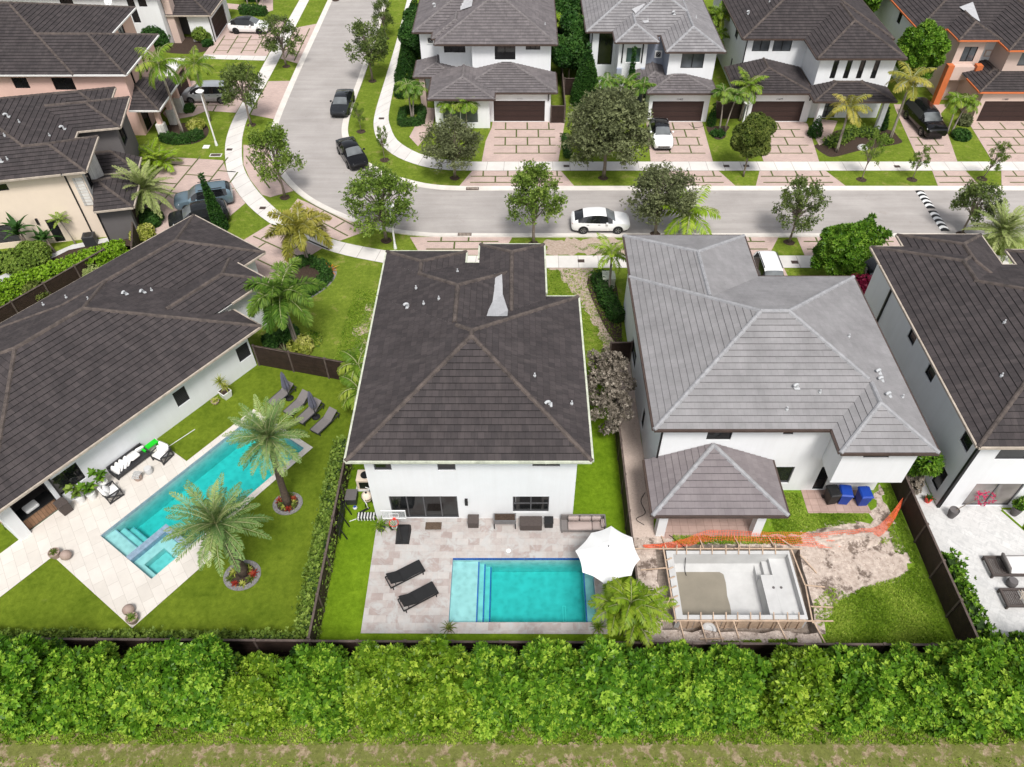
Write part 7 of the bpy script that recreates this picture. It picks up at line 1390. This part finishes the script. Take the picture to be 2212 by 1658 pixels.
for x in (-.32, .36): mb = MB(Matrix.Translation((x, 0, .18)) @ Matrix.Rotation(R(90), 4, 'X')); mb.lathe([(.12, -.02), (.18, -.025), (.18, .025), (.12, .02)], 14); mb.build('wheel', M['rubberblack'], t)
mb = MB(); mb.lathe([(.02, 0), (.1, .04), (.13, .13), (.1, .22), (.02, .26)], 14); o = mb.build('ball', M['whitemetal'], None, True); o.location = (-9.25, 24.5, .0); tag(o, 'white ball lying on the turf in the narrow side strip', 'ball'); mb = MB(); mb.lathe([(.105, .215), (.06, .245), (.02, .262)], 10); mb.build('blue_panel', M['bluebin'], o)
mb = MB(); mb.bar((-.25, -.1, .02), (.1, .05, .03), .04, .02); mb.lathe([(.15, 0), (.16, .025), (.02, .03)], 14, c=(.28, .12, 0)); o = mb.build('paddle', M['offwhite'], None); o.location = (-9.2, 23.75, .01); tag(o, 'pale round paddle dropped on the turf at the house corner', 'paddle')
t = thing('storage_box', 'grey plastic storage box against the side fence', 'box', (-9.5, 25.1, 0)); block(t, I4, 'body', M['dkgrey'], -.3, .3, -.35, .35, 0, .5, bevel=.03); block(t, I4, 'lid', M['taupe'], -.32, .32, -.37, .37, .5, .58, bevel=.02)
t = thing('folded_trampoline', 'black folding frames leaning on the side fence beside the bright turf', 'frame', (-9.75, 23.3, 0)); mb = MB()
for k in range(3): y = -.8+k*.8; mb.bar((.35, y, .02), (0, y+.1, 1.25), .05); mb.bar((.1, y-.3, .9), (.1, y+.3, .95), .04)
mb.box(-.02, .0, -.9, .9, .1, 1.25); mb.build('frame', M['rubberblack'], t)
# deck furniture beside the diagonal house (frame of the lap pool: x along, y away from it)
def dk(e1, e2): return pl(e1, e2)
def slatbox(mb, x0, x1, y0, y1):
    pass
def armchair(lab, e1, e2, rz, tilt):
    x, y = dk(e1, e2); t = thing('armchair', lab, 'armchair', (x, y, .03), rz, 'grey armchairs with white cushions'); mb = MB()
    for s in (-1, 1):
        X0 = s*.42
        for a, b in (((X0, -.42, 0), (X0, -.42, .62)), ((X0, .4, 0), (X0, .4, .7)), ((X0, -.42, .62), (X0, .4, .62)), ((X0, -.42, .06), (X0, .4, .06)), ((X0, -.4, .08), (X0, .38, .6)), ((X0, -.4, .6), (X0, .38, .08))): mb.bar(a, b, .06)
    mb.bar((-.42, .4, .68), (.42, .4, .68), .06); mb.bar((-.42, -.42, .3), (.42, -.42, .3), .06); mb.bar((-.42, .4, .3), (.42, .4, .3), .06); mb.build('frame', M['dkgrey'], t)
    mb = MB(); mb.bbox(-.37, .37, -.4, .3, .33, .5, b=.05); mb.build('seat_cushion', M['whitefab'], t, True, 50); mb = MB(Matrix.Translation((0, .24, .5)) @ Matrix.Rotation(R(-18), 4, 'X')); mb.bbox(-.36, .36, -.08, .1, 0, .5, b=.06); mb.build('back_cushion', M['whitefab'], t, True, 50); mb = MB(Matrix.Translation((.05, .0, .52)) @ Matrix.Rotation(tilt, 4, 'Z') @ Matrix.Rotation(R(-35), 4, 'X')); mb.bbox(-.25, .25, -.06, .08, 0, .45, b=.06); mb.build('throw_pillow', M['whitefab'], t, True, 50)
x, y = dk(3.95, -2.85); t = thing('outdoor_sofa', 'long charcoal outdoor sofa with loose white cushions against the diagonal house wall', 'sofa', (x, y, .03), PF); mb = MB(); mb.bbox(-1.15, 1.15, -.42, .42, .12, .3); mb.bbox(-1.15, 1.15, .34, .42, .301, .68); mb.bbox(-1.15, -1.07, -.42, .339, .301, .55); mb.bbox(1.07, 1.15, -.42, .339, .301, .55)
for k in range(6): mb.box(-1.06, 1.06, -.4+k*.12, -.31+k*.12, .3, .33)
for sx in (-1, 1):
    for sy in (-1, 1): mb.box(sx*1.08-.04, sx*1.08+.04, sy*.36-.04, sy*.36+.04, 0, .13)
mb.build('frame', M['dkgrey'], t)
for i, (px, py, rot, tl) in enumerate([(-.85, .0, .35, -62), (-.6, .05, .25, -55), (-.35, .05, .3, -50), (-.08, .05, .1, -45), (.35, .0, .0, -20), (.88, .12, -.2, -70)]):
    mb = MB(Matrix.Translation((px, py, .38)) @ Matrix.Rotation(rot, 4, 'Z') @ Matrix.Rotation(R(tl if i != 4 else -8), 4, 'Y' if i < 4 else 'X')); (mb.bbox(-.28, .28, -.3, .3, 0, .14, b=.06) if i != 4 else mb.bbox(-.3, .3, -.34, .34, .05, .22, b=.06)); mb.build('cushion', M['whitefab'], t, True, 50)
armchair('armchair with white cushions at the lawn end of the sofa', 5.42, -1.75, PF-R(80), .5); armchair('armchair with white cushions between the sofa and the potted plants', 2.0, -1.75, PF+R(85), -.4)
for e1, e2, lab in ((3.59, -1.6, 'concrete stool carrying a patterned cloth before the sofa'), (4.25, -1.5, 'plain round concrete stool before the sofa')):
    x, y = dk(e1, e2); t = thing('stool', lab, 'stool', (x, y, .03), 0, 'round concrete stools'); mb = MB(); mb.lathe([(.2, 0), (.23, .1), (.22, .4), (.2, .43), (.02, .43)], 18); mb.build('drum', M['terracotta'] if 'patterned' in lab else M['concrete'], t, True, 40)
    if 'patterned' in lab:
        mt, N, L, b = nodes('zigzag_cloth', .9); v = tc(N, L); wv = N('TexWave', Scale=9, Distortion=6); L(v, wv.inputs['Vector']); L(ramp(N, L, wv.outputs[0], [(.48, (.03, .03, .03)), (.55, (.75, .74, .72))]), b.inputs['Base Color']); x, y = dk(e1, e2); mb = MB(); mb.add([(-.26, -.24, .3), (.24, -.26, .32), (.28, .22, .44), (-.22, .26, .44), (-.2, -.18, .445), (.2, -.2, .445)], [(4, 5, 2, 3), (0, 1, 5, 4)]); o = mb.build('patterned_cloth', mt, None); o.location = (x, y, .035); tag(o, 'black and white zigzag cloth draped on the concrete stool', 'cloth')
t = thing('bench', 'bright green folded bench leaning between sofa and diagonal house wall', 'bench', (-22.2, 28.75, .03), PF); mb = MB()
for k in range(4): mb.box(-.5, .5, -.2+k*.1, -.12+k*.1, .42, .46)
mb.build('slatted_top', M['greenplastic'], t)
for s in (-1, 1): block(t, I4, 'leg', M['greenplastic'], s*.42-.03, s*.42+.03, -.18, .18, 0, .42)
mb = MB(); mb.bar((0, 0, .02), (1.95, 0, .02), .03, .03); o = mb.build('white_pole', M['whitemetal'], None); o.location = (-21.35, 28.9, .02); o.rotation_euler = (0, 0, R(49)); tag(o, 'thin white pole lying on the lawn beside the armchair', 'pole')
fig = lambda n, L, W, m, s, hh: (lambda t, z: [setattr(strap(n, L, W, 60, -5, 40, m, s+k, t, z), 'location', (p[0], p[1], p[2])) for k, p in enumerate([(0, 0, hh*.35), (.18, .1, hh*.7), (-.12, -.1, hh)])] + [MB().tube([(0, 0, z-.05), (.05, 0, z+hh*.5), (-.1, -.08, z+hh)], .025, 6).build('stem', M['bark'], t)])
potted('rubber plant with big round leaves in a white pot by the downspout', -24.95, 25.0, .26, .5, 'whitemetal', fig(8, .4, .15, 'leafoak2', 110, .9), 'white pots by the diagonal house'); potted('bushy fig in a white pot next to the rubber plant', -24.4, 25.25, .26, .48, 'whitemetal', fig(9, .42, .13, 'leaficus', 114, .8), 'white pots by the diagonal house'); potted('taller leafy plant in a large white pot next to the armchair', -23.95, 25.95, .3, .55, 'whitemetal', fig(10, .42, .12, 'leaficus', 118, 1.0), 'white pots by the diagonal house')
crate('wicker_hamper', 'brown slatted wicker hamper at the end of the outdoor kitchen', 'box', -25.55, 24.35, .55, .6, .85, 'wicker').rotation_euler = (0, 0, PF)
def globe(lab, x, y): mb = MB(); mb.lathe([(.08, 0), (.22, .08), (.29, .22), (.28, .36), (.17, .5), (.03, .54)], 20); o = mb.build('globe_pot', M['terracotta'], None, True); o.location = (x, y, .03); tag(o, lab, 'globe')
globe('taupe stone globe beside the planted pot at the inner deck corner', -24.26, 21.35); globe('taupe stone globe behind the planted pot at the deck point', -19.78, 18.2)
potted('round taupe pot with reddish plant at the inner deck corner', -24.9, 21.45, .3, .4, 'terracotta', lambda t, z: strap(16, .35, .04, 75, 10, 45, 'leafolive', 130, t, z), taper=.7); potted('round taupe pot with trailing plant at the deck point', -19.42, 17.72, .3, .4, 'terracotta', lambda t, z: strap(18, .4, .04, 75, 0, 55, 'leafoak2', 131, t, z), taper=.7)
t = thing('square_planter', 'white square planter holding a yucca against the diagonal house wall', 'planter', (-18.85, 33.15, 0), PF); mb = MB(); mb.add([(-.24, -.24, 0), (.24, -.24, 0), (.24, .24, 0), (-.24, .24, 0), (-.32, -.32, .55), (.32, -.32, .55), (.32, .32, .55), (-.32, .32, .55)], [(3, 2, 1, 0), (0, 1, 5, 4), (1, 2, 6, 5), (2, 3, 7, 6), (3, 0, 4, 7), (4, 5, 6, 7)]); mb.build('box', M['whitemetal'], t); block(t, I4, 'soil', M['mulch'], -.27, .27, -.27, .27, .55, .56); mb = MB(); mb.tube([(0, 0, .5), (0, .1, 1.3)], .05, 6); mb.tube([(.1, 0, .5), (.12, -.1, .9)], .05, 6); mb.build('stem', M['bark'], t)
for k, (p, s) in enumerate((((0, .1, 1.3), .75), ((.12, -.1, .9), .7))): o = strap(30, .6*s/.75, .03, 88, -10, 40, 'leafyellow', 140+k, t); o.location = p
potted('low yellow bromeliad in a flat bowl beside the white square planter', -19.4, 32.6, .26, .2, 'terracotta', lambda t, z: strap(18, .4, .05, 70, 5, 50, 'leafyellow', 143, t, z))
t = thing('bar_stool', 'wire bar stool half visible at the left edge of the limestone deck', 'stool', (-28.2, 23.2, .03)); mb = MB()
for k in range(4): a = k*1.571+.5; mb.tube([(.24*math.cos(a), .24*math.sin(a), 0), (.13*math.cos(a), .13*math.sin(a), .72)], .014, 5)
mb.build('frame', M['black'], t); mb = MB(); mb.lathe([(.17, .71), (.19, .75), (.02, .77)], 14); mb.build('seat', M['teak'], t)
# pebble rings with bromeliads under the date palms
for (x, y, r, lab, sd) in ((-14.6, 20.3, .98, 'pebble ring with bromeliads under the front date palm', 150), (-13.15, 24.85, .85, 'pebble ring with red and yellow bromeliads under the rear date palm', 160)):
    t = thing('planting_ring', lab, 'flower bed', (x, y, 0)); mb = MB(); P = catmull([(r*math.cos(k)*1.0, r*math.sin(k)*.92) for k in np.linspace(0, 6.283, 13)][:-1]+[(r, 0)], 3)[:-1]; mb.prism(P, 0, .05); mb.build('pebbles', M['pebble'], t); mb = MB(); mb.prism([(a*.72, b*.72) for a, b in P], .05, .1); mb.build('soil', M['mulch'], t); rnd = random.Random(sd)
    for k in range(9):
        a = k*.72; q = r*rnd.uniform(.38, .66); o = strap(13, rnd.uniform(.28, .42), .045, 72, 8, 45, ('leafred', 'leafyellow', 'leafolive')[(k*2+(sd == 160)) % 3 if sd == 160 else (k % 3)], sd+k, t, 0, 'bromeliad'); o.location = (q*math.cos(a), q*math.sin(a), .1)
for x, y, lab in ((-14.4, 46.2, 'orange bromeliad inside the curled hedge bed'), (-15.9, 37.15, 'spiky agave at the foot of the brown fence')): t = thing('bed_plant', lab, 'plant', (x, y, 0)); strap(26, .85, .05, 80, 5, 45, 'leaforange' if 'orange' in lab else 'leafgrey', 171, t)
# bins, right patio
def wheelie(lab, x, y, m, rz=0):
    t = thing('wheelie_bin', lab, 'bin', (x, y, .02), rz, 'wheelie bins against the wall'); mb = MB(); mb.add([(-.24, -.3, .06), (.24, -.3, .06), (.24, .26, .06), (-.24, .26, .06), (-.31, -.4, .98), (.31, -.4, .98), (.31, .32, .98), (-.31, .32, .98)], [(3, 2, 1, 0), (0, 1, 5, 4), (1, 2, 6, 5), (2, 3, 7, 6), (3, 0, 4, 7), (4, 5, 6, 7)]); mb.bbox(-.33, .33, -.42, .34, .93, .99, b=.01); mb.build('body', M[m], t)
    mb = MB(); mb.add([(-.34, -.44, .99), (.34, -.44, .99), (.34, .36, 1.0), (-.34, .36, 1.0), (-.28, -.36, 1.06), (.28, -.36, 1.06), (.28, .3, 1.1), (-.28, .3, 1.1)], [(3, 2, 1, 0), (0, 1, 5, 4), (1, 2, 6, 5), (2, 3, 7, 6), (3, 0, 4, 7), (4, 5, 6, 7)]); mb.build('lid', M[m], t)
    for s in (-1, 1): mb = MB(Matrix.Translation((s*.27, .27, .11)) @ Matrix.Rotation(R(90), 4, 'Y')); mb.lathe([(.11, -.03), (.11, .03)], 14); mb.build('wheel', M['rubberblack'], t)
    mb = MB(); mb.bar((-.25, .4, .95), (.25, .4, .95), .035); mb.build('handle', M[m], t)
wheelie('black wheelie bin beside the narrow glass door', 17.75, 25.05, 'rubberblack', .15); wheelie('blue wheelie bin in the middle of the three', 18.45, 25.05, 'bluebin', -.1); wheelie('blue wheelie bin at the right of the three', 19.5, 24.95, 'bluebin', .05)
wheelie('green wheelie bin behind the dark gate of the tower house', 3.6, 70.3, 'binGreen')
def darkpot(lab, x, y, leaf): return potted(lab, x, y, .27, .62, 'taupe', leaf, 'dark pots by the patio door', taper=.7)
t = darkpot('tall dark pot with a pink bougainvillea leaning over the patio door', 24.3, 24.0, lambda t, z: MB().tube([(0, 0, z-.1), (.5, .1, 1.0), (1.1, .15, 1.5)], .025, 6).build('stem', M['bark'], t)); leafy([((1.25, .2, 1.5), .36), ((1.65, .25, 1.4), .3), ((.85, .1, 1.8), .2), ((1.45, .1, 1.75), .24), ((1.4, .2, 1.15), .22)], 26, 4, .1, .03, M['leafpink'], 180, 'flowers', parent=t, fill=0)
darkpot('tall dark pot with a small green shrub right of the patio door', 27.9, 24.15, lambda t, z: leafy([((.2, 0, z+.45), .32), ((0, .1, z+.25), .25)], 50, 6, .16, .04, M['leaficus'], 181, parent=t))
potted('red pot in the side gap by the patio wall', 23.35, 25.0, .2, .35, 'red', lambda t, z: strap(10, .4, .05, 80, 10, 40, 'leafdark', 182, t, z))
t = thing('flowering_shrub', 'white-flowering shrub in the side gap above the red pot', 'shrub', (22.75, 25.9, 0)); leafy([((0, 0, .7), .42), ((.1, .3, 1.0), .35), ((-.1, -.3, .5), .35)], 34, 5, .14, .05, M['leafwhite'] if 'leafwhite' in M else M['leafsilver'], 183, parent=t)
def daybed(lab, x0, x1, y0, y1, mattress):
    t = thing('daybed', lab, 'sun lounger', (x0, y0, .02), 0, 'brown framed daybeds on the marble patio'); mb = MB(); w = x1-x0; d = y1-y0
    for y in (.06, d-.06): mb.bbox(0, w, y-.06, y+.06, .2, .32, b=.01)
    mb.bbox(0, .12, .12, d-.12, .2, .318, b=.01)
    for k in range(8): mb.box(.14+k*.1, .2+k*.1, .12, d-.12, .22, .25)
    for x in (.06, w-.06):
        for y in (.06, d-.06): mb.box(x-.05, x+.05, y-.05, y+.05, 0, .2)
    mb.build('frame', M['wicker'], t)
    if mattress: mb = MB(); mb.bbox(.95, w, .1, d-.1, .3, .46, b=.05); mb.build('mattress', M['whitefab'], t, True, 50); mb = MB(Matrix.Translation((.95, d/2, .32)) @ Matrix.Rotation(R(-20), 4, 'Y')); mb.bbox(-.1, .06, -d/2+.1, d/2-.1, 0, .55, b=.05); mb.build('head_cushion', M['greyfab'], t, True, 50)
    else:
        mb = MB()
        for k in range(9): mb.box(.95+k*.14, 1.0+k*.14, .12, d-.12, .29, .33)
        for k in range(5): mb.box(.94, w, .14+k*.15, .18+k*.15, .305, .34)
        mb.build('lattice_top', M['duskmetal'], t); mb = MB(); mb.bar((.8, .4, .3), (1.1, .75, .7), .04); mb.build('arm', M['duskmetal'], t)
daybed('brown daybed with white mattress on the marble patio', 24.87, 28.5, 20.1, 21.3, True); daybed('brown lattice daybed without mattress nearer the rear fence', 24.87, 28.5, 18.35, 19.4, False)
t = thing('stool', 'dark round drum stool between the two brown daybeds', 'stool', (25.74, 19.75, .02)); mb = MB(); mb.lathe([(.2, 0), (.26, .12), (.26, .35), (.22, .45), (.02, .45)], 18); mb.build('drum', M['taupe'], t, True, 40)
mb = MB()
for a, b in (((27.35, 24.4), (28.6, 22.0)), ((27.4, 24.5), (30, 24.5)), ((28.0, 23.2), (29.2, 24.4)), ((28.0, 23.2), (29.6, 22.4))): mb.bar((*a, .03), (*b, .03), .12, .03)
tag(mb.build('paver_joint_grass', M['turfgreen']), kind='structure')
# cable on the dirt and hose
def hose(lab, P, m='rubberblack', r=.02): o = P[0]; mb = MB(); mb.tube([(x-o[0], y-o[1], z) for x, y, z in catmull(P, 6)], r, 5); ob = mb.build('cable', M[m], None, True); ob.location = (o[0], o[1], 0); tag(ob, lab, 'cable')
hose('black cable trailing from the lanai corner down into the concrete pool', [(8.3, 22.75, .05), (8.7, 22.3, .1), (9.0, 21.7, .3), (9.05, 21.4, -.3), (9.1, 21.2, -1.0), (9.15, 20.9, -1.1)]); hose('black cable lying on the gravel beside the lanai', [(7.3, 25.6, .04), (7.0, 25.0, .04), (7.15, 24.2, .04), (6.6, 23.8, .04), (7.0, 23.4, .04)]); hose('dark charging cable on the drive behind the white car', [(16.6, 69.3, .04), (17.0, 68.6, .04), (17.8, 68.7, .04), (18.0, 69.2, .04)])
# small loose stones on the dirt
mb = MB(); rnd = random.Random(12)
for k in range(420):
    x, y = rnd.uniform(15.2, 20.8), rnd.uniform(19.6, 23.3)
    if k > 260: x, y = rnd.uniform(6.2, 15), rnd.uniform(16.0, 17.1)
    s = rnd.uniform(.02, .07); mb.add([(x+s*math.cos(a)*rnd.uniform(.7, 1.2), y+s*math.sin(a)*rnd.uniform(.7, 1.2), .012) for a in (0, 1.5, 3.1, 4.7)]+[(x, y, .012+s*.8)], [(0, 1, 4), (1, 2, 4), (2, 3, 4), (3, 0, 4)])
tag(mb.build('limestone_rubble', M['dirt']), kind='stuff')
t = thing('garden_rock', 'grey landscape boulder in the curved bed of the four-window house', 'rock', (32.1, 64.7, 0)); mb = MB(); mb.lathe([(.5, 0), (.46, .14), (.3, .26), (.02, .3)], 9); o = mb.build('boulder', M['concrete'], t)
